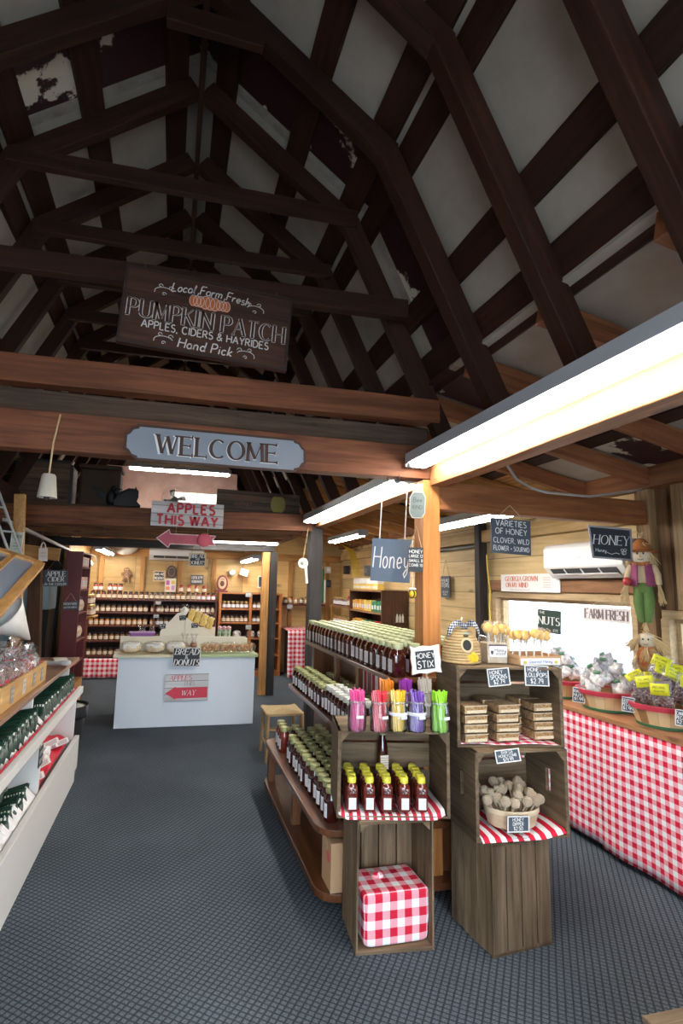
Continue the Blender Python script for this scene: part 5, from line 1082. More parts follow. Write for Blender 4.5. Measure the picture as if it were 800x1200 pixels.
# ------------------------------------------------------------------ back shelving full of jars
SH = wood('dark_shelf', (.055,.014,.010), (.16,.045,.028), 'X', 1, .45, coat=.15); SHZ = wood('dark_upright', (.055,.014,.010), (.16,.045,.028), 'Z', 1, .45)
t = thing('shelving', 'dark red shelving along the back wall with five rows of jars', 'shelving', (0,0,0))
YS, YB_ = 9.22, 9.58
levels = [.36, .60, .84, 1.05, 1.262]
b = MB(); b.bx(-1.29, .77, YB_-.02, YB_, .04, 1.25); b.build('back_panel', mat('shelf_back_dark', (.028,.010,.008), .7), t)
for x in (-1.29, -.27, .745):
    b = MB(); b.bx(x, x+.025, YS+.002, YB_-.02, 0, 1.245); b.build('upright', SHZ, t)
for z in levels:
    b = MB(); b.bx(-1.29, .77, YS, YB_-.02, z-.022, z); b.build('shelf', SH, t, bevel=.002)
b = MB(); b.grid(lambda u, v: (-1.28+2.04*u, YS-.005-.012*math.sin(u*60)*(1-v), .02+.30*v), 90, 6); o = b.build('cloth', gingham('shelf_gingham', .075), smooth=True, solid=.003); tag(o, 'red checked cloth hung below the back shelving', 'cloth')
PRES = [mat('preserve_red', (.30,.05,.03), .12, coat=.5), mat('preserve_amber', (.42,.18,.05), .12, coat=.5), mat('preserve_cream', (.17,.085,.04), .15, coat=.5), mat('preserve_dark', (.08,.02,.02), .12, coat=.5)]
BLID = mat('black_lid', (.02,.02,.022), .35); GLID = mat('gold_lid', (.55,.40,.16), .3, metal=.5); RLID = mat('red_lid', (.35,.03,.03), .4); GLASSM = mat('cloudy_jar', (.62,.60,.55), .15, coat=.5)
SJ = {}
def smalljar(body, lid, paper, key, h=.125, r=.036):
    b = MB(); b.lathe([(r*.9,0),(r,.006),(r,h*.70),(r*.80,h*.80)], 12, 0); b.lathe([(r*1.015,h*.14),(r*1.015,h*.56)], 12, 2, cap=False); b.lathe([(r*.82,h*.79),(r*.84,h*.82),(r*.84,h*.97),(r*.7,h),(0,h)], 12, 1)
    o = b.build('preserve_jar', [body, lid, paper], smooth=35); SJ[key] = o; return o
def putjar(key, args, p, lab, group, s=1.0):
    if key not in SJ: o = smalljar(*args, key); o.location = p; tag(o, lab, 'jar', group)
    else:
        o = SJ[key].copy(); COL.objects.link(o); o.location = p; o['label'] = lab; o['group'] = group
    o.rotation_euler.z = rr.uniform(0, 6); o.scale = (s, s, s); return o
kinds = [('a', (PRES[2], BLID, LABC)), ('b', (PRES[3], BLID, LABC)), ('c', (PRES[1], BLID, LABC)), ('d', (PRES[0], BLID, LAB)), ('e', (PRES[2], BLID, LAB))]
rowname = ['lowest', 'second lowest', 'middle', 'second highest', 'top']
for li, z in enumerate(levels):
    n = 24; k = 0
    for i in range(n):
        x = -1.235+i*.0843
        if li < 4 and (abs(x+.27) < .05): x += .03
        if li < 2 and -.35 < x < .7 and i % 1 == 0 and x > .3: continue
        ki = kinds[[0,0,2,0,1][li] if i < 8+2*li else [4,0,4,1,2][li] if i < 17 else [0,1,0,3,3][(li+i//5) % 5]]
        putjar(ki[0], ki[1], (x, YS+.075+rr.uniform(-.006,.006), z+.0005), '%s jar from the left on the %s shelf of the back wall' % (nth(k), rowname[li]), 'jars on the back shelving'); k += 1
for i in range(5): putjar('d', kinds[3][1], (-1.20+i*.082+(.06 if i > 1 else 0), YS+.078, levels[4]+.126), '%s jar from the left stacked on top of the top row, left end' % nth(i), 'jars stacked on the top row', 1.0)
for i in range(4): putjar('f', (PRES[0], RLID, LABC, ), (.16+i*.128, YS+.09, levels[4]+.126), '%s jar from the left stacked on the top row, right end' % nth(i), 'jars stacked on the top row', 1.0)
for i, (px, py) in enumerate(((185.5, 706.5), (183, 722), (119, 738))[:2]):
    sign('price_tag', '%s grey price tag on the uprights of the back shelving' % ('upper', 'lower')[i], 'price tag', at(px, py, y=9.205), .085, .055, [('$6.99', .022, .008), ('JAM', .014, -.014)], 0, 0, 0, mat('grey_card', (.30,.31,.32), .6), CHALK, t=.004)
# bookcase
BC = wood('orange_bookcase', (.30,.085,.02), (.52,.20,.06), 'Z', 1, .4, coat=.2); BCX = wood('orange_bookcase_rail', (.30,.085,.02), (.52,.20,.06), 'X', 1, .4, coat=.2)
t = thing('bookcase', 'orange brown bookcase of jars against the back wall', 'bookcase', (0,0,0)); x0, x1, ym, yb = .80, 1.90, 9.25, 9.59
b = MB(); b.bx(x0, x1, yb-.02, yb, .02, 1.41); b.build('back_panel', mat('bookcase_back', (.06,.018,.010), .7), t)
for i, x in enumerate((x0, (x0+x1)/2-.025, x1-.045)):
    b = MB(); b.bx(x, x+.045, ym, yb-.02, 0, 1.385); b.build('upright', BC, t, bevel=.002)
bl = [.09, .36, .64, .90, 1.135]
for z in bl+[1.405]:
    b = MB(); b.bx(x0-.005, x1+.005, ym-.004, yb-.02, z-.024, z); b.build('shelf', BCX, t, bevel=.002)
b = MB(); b.bx(x0+.01, x1-.01, ym+.01, ym+.02, 0, .07); b.build('base_rail', BCX, t)
for li, z in enumerate(bl[3:]):
    for c in range(2):
        for i in range(6 if c == 0 else 5): putjar(('g', 'a')[1-li] if c == 0 else 'e', ((PRES[2], GLID, LAB) if li else (PRES[2], BLID, LABC)), (x0+.095+.53*c+i*.077, ym+.07, z+.0005), '%s jar from the left in the %s %s of the orange bookcase' % (nth(i), ('left', 'right')[c], ('second row', 'top row')[li]), 'jars in the orange bookcase')
for i in range(5):
    o = thing('gift_pack', '%s silver gift pack on the middle shelf of the orange bookcase' % nth(i), 'gift pack', (x0+.16+i*.18+(.06 if i > 1 else 0), ym+.08, bl[2]+.0005), rr.uniform(-.2,.2), 'gift packs in the orange bookcase')
    b = MB(); b.ball((0,0,.06), (.07,.05,.06), 14, 10, 0, .7, lambda d: 1+.08*math.sin(9*d.x+7*d.z)); b.build('pack', spots('silver_pack', (.20,.20,.22), (.72,.72,.74), 22, .3, .5, .1, bump=0), o, smooth=True); b = MB(); b.bx(-.03, .03, -.056, -.053, .03, .08); b.build('pack_label', LABC, o)
for i, (px, py) in enumerate(((291,697), (291,735))): sign('price_tag', '%s grey tag on the middle post of the orange bookcase' % ('upper', 'lower')[i], 'price tag', at(px, py, y=9.235), .10, .075, [('$7.99', .025, .012), ('JELLY', .018, -.018)], 0, 0, 0, mat('grey_card', (.30,.31,.32), .6), CHALK, t=.004)
# wall shelf and checked table right of the bookcase
t = thing('wall_shelf', 'small dark shelf on the back wall right of the bookcase', 'shelf', (0,0,0)); b = MB(); b.bx(1.94, 2.72, 9.36, 9.60, 1.195, 1.225); b.build('board', SH, t, bevel=.002)
for x in (2.1, 2.55):
    b = MB(); b.prism([(x-.01,1.195),(x+.01,1.195),(x+.01,1.08),(x-.01,1.08)], 9.57, 9.60); b.build('bracket', SHZ, t)
for i in range(7): putjar(('h', 'c', 'i')[i % 3], ((PRES[3], GLID, LABC), kinds[2][1], (PRES[1], GLID, LABC))[i % 3], (2.0+i*.098, 9.44, 1.2255), '%s jar from the left on the small dark wall shelf' % nth(i), 'jars on the small wall shelf', 1.05)
sign('price_tag', 'grey tag below the small dark wall shelf', 'price tag', at(339.5, 711, y=9.35), .11, .075, [('LOCAL', .022, .012), ('HONEY', .02, -.016)], 0, 0, 0, mat('grey_card', (.30,.31,.32), .6), CHALK, t=.004)
t = thing('cloth_table', 'table with a red checked skirt in the far right corner', 'table', (0,0,0))
b = MB(); b.bx(1.97, 2.70, 8.96, 9.58, .775, .80); b.build('tabletop', wood('table_plank', (.26,.11,.05), (.48,.24,.12), 'Y', 1, .5), t)
b = MB(); b.grid(lambda u, v: (1.955+.76*u, 8.945-(1-v)*(.03+.03*math.sin(u*26)), .03+.775*v), 70, 10); b.build('skirt', gingham('corner_gingham', .075), t, smooth=True, solid=.003)
b = MB(); b.bx(1.95, 2.715, 8.945, 9.585, .802, .806); b.build('cover', gingham('corner_gingham', .075), t)
for x in (2.05, 2.63):
    for y in (9.05, 9.5):
        b = MB(); b.bx(x-.025, x+.025, y-.025, y+.025, 0, .775); b.build('leg', SHZ, t)
t = thing('gift_carton', 'low pale carton lying on the checked corner table', 'box', (2.50, 9.25, .8065), 0); b = MB(); b.bx(-.15, .15, -.1, .1, 0, .07); b.build('carton', mat('pale_carton', (.60,.48,.34), .7), t, bevel=.003); b = MB(); b.bx(-.155, .155, -.105, .105, .07, .09); b.build('lid', mat('carton_lid', (.68,.60,.48), .7), t, bevel=.003)
# ------------------------------------------------------------------ things on the back wall
aircon('white air conditioner high on the back wall behind the bread sign', (.06, 9.58, 1.93), 0, .92, .20, .19)
p = at(146, 648, y=9.5); t = thing('wall_basket', 'round white basket hanging high on the back wall', 'basket', (p.x, 9.50, 2.02), 0)
b = MB(); b.lathe([(.0,-.02),(.12,0),(.19,.05),(.22,.11)], 24, cap=False, sy=.45); b.build('bowl', mat('white_wicker', (.70,.67,.60), .7, noise=.15, nscale=60), t, smooth=True, solid=.008); b = MB(); b.lathe([(.212,.105),(.228,.105),(.228,.12),(.212,.12)], 24, cap=False, sy=.45); b.build('rim', mat('wicker_rim', (.62,.58,.50), .7), t)
def px_board(lab, x0, y0, x1, y1, lines, bg=CHB, border=None, cat='sign', name='wall_sign', yy=9.585, bw=.014, **k):
    a, c = at(x0, y1, y=yy), at(x1, y0, y=yy); return sign(name, lab, cat, (a+c)/2, c.x-a.x, c.z-a.z, [(s_, q*(c.z-a.z), z*(c.z-a.z), dict(maxw=(c.x-a.x)*.82, w=.16)) for s_, q, z in lines], 0, 0, 0, bg, CHALK, border, bw, t=.014, **k)
px_board('framed chalkboard with a pale frame left of the colourful print', 179, 669, 194, 681, [('JAMS AND', .24, .18), ('PRESERVES', .24, -.2)], CHB, mat('pale_frame', (.62,.50,.30), .6), bw=.02)
px_board('plain grey chalkboard on the back wall below the bread sign', 223, 674, 238.5, 684.5, [('LOCAL $7.99', .26, .22), ('HOMEMADE', .26, -.2)], mat('grey_slate', (.10,.105,.115), .7))
t = px_board('colourful pink and yellow print in a pale frame on the back wall', 192.5, 678, 206.5, 693.5, [], mat('print_paper', (.80,.76,.70), .6), mat('cream_frame', (.74,.68,.52), .6), 'picture', 'framed_print', bw=.022)
for i, (x, z, w, h, c) in enumerate(((-.05,.04,.07,.08,(.55,.12,.45)), (.045,.05,.06,.06,(.75,.60,.10)), (-.045,-.055,.07,.06,(.70,.25,.10)), (.05,-.045,.06,.08,(.62,.30,.60)))):
    b = MB(); b.bx(x-w/2, x+w/2, -.0095, -.0075, z-h/2, z+h/2); b.build('print_patch', mat('print_%d' % i, c, .6), t)
def person_shape(): pass
p = at(148, 674, y=9.585); t = thing('gingerbread_ornament', 'brown gingerbread figure hanging on the back wall', 'ornament', (p.x, 9.585, p.z), 0)
b = MB(); b.ball((0,0,.085), (.05,.014,.05), 14, 10); b.ball((0,0,0), (.055,.014,.07), 14, 10)
for s_ in (-1, 1): b.tube([(s_*.03,0,.03),(s_*.085,0,.015)], [.025,.022], 10); b.tube([(s_*.025,0,-.04),(s_*.05,0,-.115)], [.028,.024], 10)
b.build('figure', mat('ginger', (.24,.13,.07), .8, noise=.2, nscale=30), t, smooth=True); b = MB()
for x, z in ((-.018,.095), (.018,.095), (0,.02), (0,-.02)): b.ball((x,-.014,z), .007, 8, 5)
b.build('icing_dots', CHALK, t)
p = at(201, 670, y=9.585); t = thing('wall_plaque', 'dark oval plaque above the colourful print', 'plaque', (p.x, 9.57, p.z), 0)
b = MB(); b.prism([(.085*math.cos(a*.2618), .11*math.sin(a*.2618)-.02*(math.sin(a*.2618) < 0)*abs(math.cos(a*.2618))) for a in range(24)], -.012, .012); b.build('plaque', mat('plaque_brown', (.07,.045,.035), .5), t, bevel=.004); b = MB(); b.strip(arc(0, 0, .055, .075, 0, 360, 20), [.008]*21, -.0135); b.build('plaque_ring', mat('plaque_tan', (.36,.25,.15), .5), t)
p = at(260, 693, y=9.4); t = thing('oval_sign', 'maroon oval sign standing on top of the orange bookcase', 'sign', (p.x, 9.42, 1.4055), 0)
b = MB(); b.prism([(.10*math.cos(a*.2618), .15+.145*math.sin(a*.2618)) for a in range(24)], -.012, .012); b.bx(-.10, .10, -.03, .03, 0, .03); b.build('board', mat('oval_maroon', (.17,.02,.03), .5), t, bevel=.003); b = MB(); b.prism([(.072*math.cos(a*.2618), .16+.105*math.sin(a*.2618)) for a in range(24)], -.015, -.012); b.build('oval_face', mat('oval_tan', (.50,.36,.22), .6), t); b = MB(); b.ball((0,-.016,.15), (.038,.004,.05), 12, 8); b.build('apple_picture', mat('oval_dark', (.10,.03,.03), .5), t, smooth=True); b = MB(); text(b, 'FARM', 0, .225, .022, -.0165, w=.16); b.build('lettering', mat('oval_maroon', (.17,.02,.03), .5), t)
p = at(272, 671, y=9.58); t = thing('wall_clock', 'small round grey gauge on the back wall by the tube light', 'clock', (p.x, 9.575, p.z), 0); b = MB(); b.T = Matrix.Rotation(math.pi/2, 4, 'X'); b.lathe([(.06,-.02),(.06,.02),(.05,.025),(0,.025)], 20); b.build('case', mat('gauge_grey', (.25,.25,.24), .4), t, smooth=40); b = MB(); b.T = Matrix.Rotation(math.pi/2, 4, 'X'); b.lathe([(.046,.026),(0,.0262)], 20); b.build('face', mat('gauge_face', (.62,.60,.56), .5), t)
p = at(286, 671, y=9.5); t = thing('emergency_light', 'small white box lamp tilted on the back wall', 'lamp', (p.x, 9.52, p.z), 0, None, 0, .3); b = MB(); b.bx(-.075, .075, -.05, .06, -.06, .06); b.build('case', mat('white_plastic', (.80,.80,.80), .3), t, bevel=.008); b = MB(); b.bx(-.02, .02, .06, .10, -.02, .02); b.build('bracket', mat('gauge_grey', (.25,.25,.24), .4), t)
p = at(305, 680, y=9.585); t = px_board('small dark framed notice on the back wall behind the rear post', 301.5, 675, 308.5, 689, [('OPEN', .0001, 0)], CHB, mat('cream_frame', (.74,.68,.52), .6), 'notice', 'framed_notice', bw=.018)
# hanging bread sign
sign('hanging_sign', 'small bread and donuts board with a pale frame hanging below the arrow', 'sign', at(231.3, 656, y=6.44), .205, .165, [('BREAD', .042, .042, dict(style='serif', w=.2)), ('AND', .018, .005), ('DONUTS', .042, -.034, dict(style='serif', w=.2))], 0, 0, -.02, CHB, CHALK, mat('pale_frame', (.62,.50,.30), .6), .017, cord=.16)
# ------------------------------------------------------------------ stool
t = thing('woven_stool', 'low wooden stool with a woven rush seat beside the honey display', 'stool', (0,0,0))
STW = wood('stool_wood', (.30,.17,.07), (.52,.34,.16), 'Z', 1, .5); c0 = Vector((1.06, 5.02, 0)); sh = .40
lg = [(-.155,-.17), (.155,-.17), (-.145,.15), (.145,.15)]
for x, y in lg:
    b = MB(); b.tube([(c0.x+x*1.08, c0.y+y*1.08, 0), (c0.x+x, c0.y+y, sh)], [.014,.017], 10); b.build('leg', STW, t, smooth=True)
for (a, c_) in ((0,1), (2,3), (0,2), (1,3)):
    for z in ((.14, .27) if (a, c_) in ((0,1), (0,2)) else (.2,)):
        b = MB(); k = 1+.08*(1-z/sh); b.tube([(c0.x+lg[a][0]*k, c0.y+lg[a][1]*k, z), (c0.x+lg[c_][0]*k, c0.y+lg[c_][1]*k, z)], .010, 8); b.build('stretcher', STW, t, smooth=True)
b = MB(); N_ = 22
for i in range(N_):
    q = (i+.5)/N_*2-1
    for s_ in (-1, 1):
        b.tube([(c0.x+q*.16, c0.y+s_*.175, sh+.004), (c0.x+q*.16, c0.y+s_*max(.012, abs(q)*.165), sh+.017)], .0078, 6)
        b.tube([(c0.x+s_*.17, c0.y+q*.165, sh+.005), (c0.x+s_*max(.012, abs(q)*.16), c0.y+q*.165, sh+.017)], .0078, 6)
b.bx(c0.x-.165, c0.x+.165, c0.y-.17, c0.y+.17, sh-.012, sh+.008); b.build('rush_seat', mat('rush', (.56,.42,.22), .8, noise=.25, nscale=50), t, smooth=True)
# ------------------------------------------------------------------ right aisle, far end
DB = wood('dark_cabinet', (.05,.02,.010), (.13,.055,.03), 'Z', 1, .5)
t = thing('product_shelf', 'dark brown shelf unit of grocery packets against the right wall', 'shelf unit', (0,0,0)); y0, y1, x0 = 6.72, 8.05, 2.74
b = MB(); b.bx(x0, 3.12, y0, y0+.03, 0, 1.52); b.build('side_panel', DB, t, bevel=.002); b = MB(); b.bx(x0, 3.12, y1-.03, y1, 0, 1.52); b.build('side_panel', DB, t)
b = MB(); b.bx(3.10, 3.12, y0+.03, y1-.03, .02, 1.5); b.build('back_panel', DB, t)
LV = [.62, .92, 1.215]
for z in LV+[1.52]:
    b = MB(); b.bx(x0, 3.10, y0+.03, y1-.03, z-.025, z); b.build('shelf', wood('shelf_edge', (.20,.09,.04), (.40,.21,.10), 'Y', 1, .5), t)
PK = [('green', (.03,.20,.09)), ('orange', (.72,.36,.06)), ('red', (.62,.03,.06)), ('white', (.75,.73,.68)), ('yellow', (.75,.55,.12))]
def pack(ci, p, s, lab, grp):
    nm, c = PK[ci]; o = thing('grocery_packet', lab, 'packet', p, rr.uniform(-.06,.06), grp); x, y, z = s
    b = MB(); b.bx(-x/2, x/2, -y/2, y/2, 0, z); b.build('packet', mat('packet_'+nm, c, .45), o, bevel=.004); b = MB(); b.bx(-x/2-.0015, -x/2, -y*.38, y*.38, z*.25, z*.62); b.build('packet_label', LAB, o); return o
k = 0
for li, z in enumerate(LV):
    for i in range(12):
        y = y1-.10-i*.102; ci = [(0,0,2), (1,0,2), (1,4,0)][li][0 if i < 5 else 1 if i < 8 else 2]
        pack(ci, (2.82, y, z+.0005), (.10, .085, [.15,.15,.14][li]*(1+.1*(i % 2))), '%s %s packet from the far end, %s shelf of the dark unit' % (nth(i), PK[ci][0], ('low', 'middle', 'upper')[li]), 'packets on the dark shelf unit')
for i in range(12):
    pack(4, (2.83, y1-.10-i*.085, 1.5205), (.10,.078,.085), '%s yellow carton from the far end on top of the dark unit' % nth(i), 'cartons on the dark unit')
    pack(3, (2.83, y1-.10-i*.085, 1.606), (.10,.078,.085), '%s white carton from the far end stacked highest on the dark unit' % nth(i), 'cartons on the dark unit')
for i in range(3):
    o = thing('sauce_bottle', '%s small white-labelled bottle hanging rack side of the dark unit' % nth(i), 'bottle', (2.95+.04*i, 6.69, 1.10), 0, 'bottles on the side of the dark unit'); b = MB(); b.lathe([(.016,0),(.016,.07),(.007,.10),(.007,.13),(0,.13)], 10); b.build('bottle', GLASSM, o, smooth=40); b = MB(); b.lathe([(.008,.11),(.008,.135),(0,.135)], 10); b.build('cap', BLID, o)
t = thing('wall_rack', 'little ledge screwed to the side of the dark unit', 'rack', (2.99, 6.692, 1.085), 0); b = MB(); b.bx(-.09, .09, -.028, .025, 0, .014); b.build('ledge', DB, t)
t = thing('wall_shelf', 'open shelf with jars between the dark unit and the back wall', 'shelf', (0,0,0))
for z in (.93, 1.235):
    b = MB(); b.bx(2.78, 3.1, 8.12, 9.25, z-.025, z); b.build('board', wood('shelf_edge', (.20,.09,.04), (.40,.21,.10), 'Y', 1, .5), t)
for y in (8.13, 9.22):
    b = MB(); b.bx(2.80, 2.84, y, y+.03, 0, 1.21); b.build('upright', ORG, t)
for i in range(9): putjar(('j', 'k')[i > 6], ((PRES[3], GLID, LAB), (PRES[0], RLID, LABC))[i > 6], (2.85, 9.14-i*.115, 1.2355), '%s jar from the far end, upper board right of the black post' % nth(i), 'jars right of the black post', 1.1+.25*(i in (7, 8)))
for i in range(9): putjar('l', (PRES[1], GLID, LAB), (2.85, 9.14-i*.115, .9305), '%s jar from the far end, lower board right of the black post' % nth(i), 'jars right of the black post', 1.0)
p = at(377, 668, y=9.55); t = thing('rolled_banner', 'green rolled banner leaning in the far right corner', 'banner', (2.70, 9.50, 1.25), 0); b = MB(); b.tube([(0,0,0),(.0,0,.62)], .03, 12); b.build('roll', mat('banner_green', (.05,.18,.07), .6), t, smooth=True); b = MB(); b.tube([(.045,-.02,0),(.045,-.02,.42)], .022, 12); b.build('white_edge', mat('banner_white', (.72,.72,.70), .6), t, smooth=True)
for i, (px, py, c, w, h, lab) in enumerate(((384, 668, (.70,.70,.70), .10, .12, 'white box mounted in the far right corner'), (384, 684, (.03,.04,.07), .10, .14, 'dark blue box below the white one in the far corner'), (406, 668, (.02,.02,.022), .12, .15, 'black wall box beside the yellow cords'), (431, 669, (.12,.14,.17), .14, .17, 'grey electrical box above the white cartons'))):
    p = at(px, py, x=3.08) if i > 1 else at(px, py, y=9.56); t = thing('wall_box', lab, 'wall box', p, -math.pi/2 if i > 1 else 0); b = MB(); b.bx(-w/2, w/2, -.04, .04, -h/2, h/2); b.build('case', mat('box_%d' % i, c, .5), t, bevel=.005); b = MB(); b.bx(-w*.3, w*.3, -.043, -.04, -h*.2, h*.25); b.build('faceplate', mat('face_%d' % i, tuple(min(1, q*1.6+.03) for q in c), .4), t)
YCOR = mat('yellow_cord', (.62,.42,.03), .5)
t = thing('cord_bundle', 'bundle of yellow cords hanging from the ceiling by the grey box', 'cords', (0,0,0))
for i in range(6):
    b = MB(); o_ = .018*i; b.tube([at(383+i, 628+i*.8, x=2.9), at(398+i, 636+i*.8, x=3.0), at(408+i*1.2, 645, x=3.05), at(412+i*1.5, 660, x=3.06), at(413+i*1.7, 676, x=3.07)], .009, 6); b.build('cord', YCOR, t, smooth=True)
sign('wall_sign', 'narrow dark sign hanging by a cord on the plank wall', 'sign', at(522, 687.5, x=3.10), .20, .245, [('AVAILABLE', .034, .075), ('ITEMS', .05, .02), ('ASK US FOR', .018, -.06), ('DETAILS', .018, -.09)], -math.pi/2, 0, 0, CHB2, CHALK, cord=.19)
# ------------------------------------------------------------------ long white counter on the left
WC = mat('white_cabinet', (.74,.74,.73), .45, noise=.03, nscale=3); CT = wood('counter_top', (.20,.08,.03), (.42,.20,.09), 'Y', 1, .3, coat=.35)
CX, CY0, CY1 = -.645, .9, 4.66
t = thing('display_counter', 'long white counter with sloping trays and a brown wooden top', 'counter', (0,0,0))
b = MB(); b.bx(-1.25, CX, CY0, CY1, 0, .105); b.build('plinth', WC, t, bevel=.004)
b = MB(); b.bx(CX-.022, CX+.012, CY0, CY1, .105, .345); b.build('lower_tray_front', WC, t, bevel=.003)
b = MB(); b.bx(CX-.022, CX+.012, CY0, CY1+.01, .665, .715); b.build('upper_tray_front', WC, t, bevel=.003)
b = MB(); b.bx(-1.27, -1.25, CY0, CY1, 0, .86); b.build('back_board', WC, t)
b = MB(); b.add([(CX-.02, CY0, .23), (CX-.02, CY1, .23), (-1.25, CY1, .53), (-1.25, CY0, .53)], [(0,1,2,3)]); b.build('lower_tray', WC, t, solid=.01)
b = MB(); b.add([(CX-.02, CY0, .64), (CX-.02, CY1, .64), (-1.25, CY1, .78), (-1.25, CY0, .78)], [(0,1,2,3)]); b.build('upper_tray', WC, t, solid=.01)
for y in (1.6, 2.55, 3.50, CY1-.022):
    b = MB(); b.prism([(0,0),(1,0),(1,1),(0,1)], 0, 0.0001) if False else b.bx(-1.25, CX-.03, y, y+.022, .105, .655); b.bx(-1.25, CX-.10, y, y+.022, .655, .862); b.build('divider', WC, t, bevel=.002)
b = MB(); b.bx(-1.75, -.735, CY0, 5.05, .862, .89); b.build('countertop', CT, t, bevel=.005)
b = MB(); b.bx(-1.75, -1.27, 4.66, 5.05, 0, .862); b.build('end_cupboard', wood('end_board', (.40,.19,.06), (.60,.34,.13), 'Z', .8, .5, .14, 'X'), t)
# green packages in the trays
GP = spots('green_package', (.008,.030,.022), (.018,.060,.042), 6, .35, .5, .3, bump=0)
def gpmat():
    m, nt, b = _new('green_dotted_bag'); L = nt.links.new; tc = nd(nt, 'ShaderNodeTexCoord'); mp = nd(nt, 'ShaderNodeMapping'); mp.inputs['Scale'].default_value = (70, 1, 1); L(tc.outputs['Object'], mp.inputs['Vector'])
    sp = nd(nt, 'ShaderNodeSeparateXYZ'); L(mp.outputs[0], sp.inputs[0]); f = nd(nt, 'ShaderNodeMath', operation='FRACT'); L(sp.outputs[0], f.inputs[0]); g = nd(nt, 'ShaderNodeMath', operation='LESS_THAN'); g.inputs[1].default_value = .5; L(f.outputs[0], g.inputs[0])
    c = nd(nt, 'ShaderNodeMath', operation='COMPARE'); c.inputs[1].default_value = .108; c.inputs[2].default_value = .0075; L(sp.outputs[2], c.inputs[0]); u = nd(nt, 'ShaderNodeMath', operation='MULTIPLY'); L(g.outputs[0], u.inputs[0]); L(c.outputs[0], u.inputs[1])
    mx = nd(nt, 'ShaderNodeMix', data_type='RGBA'); mx.inputs[6].default_value = (.008,.035,.025,1); mx.inputs[7].default_value = (.62,.66,.62,1); L(u.outputs[0], mx.inputs[0]); L(mx.outputs[2], b.inputs['Base Color']); b.inputs['Roughness'].default_value = .35; return m
GB = gpmat(); WTI = mat('white_tissue', (.82,.81,.82), .7); RTI = mat('red_tissue', (.60,.02,.05), .6)
def coffee(h=.14):
    o = thing('coffee_bag', '', 'bag', (0,0,0), 0, 'dark green bags')
    b = MB(); pillow(b, .120, h, .045, .5, 10, 10); b.build('pouch', GB, o, smooth=True)
    b = MB(); b.bx(-.052, .052, -.005, .005, h-.02, h+.006); b.build('folded_top', mat('dark_green_fold', (.012,.045,.03), .4), o, bevel=.002)
    b = MB(); b.bx(-.02, .02, -.024, -.0225, .05, .08); b.build('white_sticker', WTI, o); return proto(o)
cb = coffee(); first = True; n_ = 0
def putbag(p, rot, lab):
    global first
    if first: cb.location = p; cb.rotation_euler = rot; cb['label'] = lab; first = False
    else: copy_tree(cb, p, rot=rot, label=lab)
# upper tray: bags lie in rows leaning back, tops towards the aisle
for sec, (ya, yb) in enumerate(((2.6, 3.48), (3.55, 4.62))):
    nrow = int((yb-ya)/.082)
    for i in range(nrow):
        y = ya+.05+i*.082
        for k in range(3):
            x = CX-.105-k*.122; z = .672+(CX-.02-x)*.16; putbag((x, y+rr.uniform(-.008,.008), z), (-.62+rr.uniform(-.06,.06), -.12, rr.uniform(-.06,.06)), '%s green bag of %s file, %s upper tray section' % (nth(k), nth(i), ('near', 'far')[sec]))
for i in range(11):
    for k in range(4):
        y = 3.44-.05-i*.082; x = CX-.10-k*.122; z = .245+(CX-.02-x)*.50; putbag((x, y, z), (-.75+rr.uniform(-.08,.08), -.25+rr.uniform(-.1,.1), rr.uniform(-.12,.12)), '%s green bag of %s file, lower tray' % (nth(k), nth(i)))
# white tissue edging the trays
for sec, (ya, yb, z0, sx) in enumerate(((2.58, 3.49, .668, .03), (3.53, 4.63, .668, .03), (2.2, 3.49, .315, .04))):
    b = MB(); n = int((yb-ya)/.012); b.grid(lambda u, v: (CX-.026-.06*v, ya+(yb-ya)*u, z0+.01+.05*v+.012*math.sin(u*n*1.7)*v+.010*math.sin(u*n*.63)), n*2, 4)
    tag(b.build('tissue_paper', WTI if sec < 2 else WTI, smooth=True, solid=.002), ('white tissue along the near upper tray', 'white tissue along the far upper tray', 'white tissue along the lower tray')[sec], 'tissue paper')
    if sec < 2:
        b = MB(); b.bx(CX-.055, CX-.023, ya, yb, z0+.03, z0+.046) if False else b.grid(lambda u, v: (CX-.024-.010*v, ya+(yb-ya)*u, z0+.036+.012*v+.004*math.sin(u*n*.9)), n, 2); tag(b.build('tissue_paper', RTI, smooth=True, solid=.002), ('red tissue strip on the near upper tray edge', 'red tissue strip on the far upper tray edge')[sec], 'tissue paper')
b = MB(); b.grid(lambda u, v: (CX-.06-.30*v, 3.54+1.08*u, .315+.13*v+.02*math.sin(u*14)*math.sin(v*9)), 40, 16); tag(b.build('tissue_paper', RTI, smooth=True, solid=.002), 'red tissue lining the far lower tray', 'tissue paper')
WBX = mat('white_box', (.70,.68,.68), .5)
for i, (x, y, z) in enumerate(((CX-.10, 4.40, .33), (CX-.15, 4.28, .36), (CX-.22, 4.43, .40), (CX-.13, 3.92, .33), (CX-.20, 3.78, .36), (CX-.12, 3.70, .315))):
    o = thing('candy_carton', '%s white carton lying on red tissue in the far lower tray' % nth(i), 'carton', (x, y, z), rr.uniform(-.5,.5), 'white cartons on red tissue', rr.uniform(-.1,.1), -.45); b = MB(); b.bx(-.05, .05, -.085, .085, 0, .04); b.build('carton', WBX, o, bevel=.003); b = MB(); b.bx(.02, .0505, -.06, .06, .006, .034); b.bx(-.03, .03, -.06, .02, .0402, .0412); b.build('carton_print', mat('carton_print', (.45,.38,.40), .5), o)
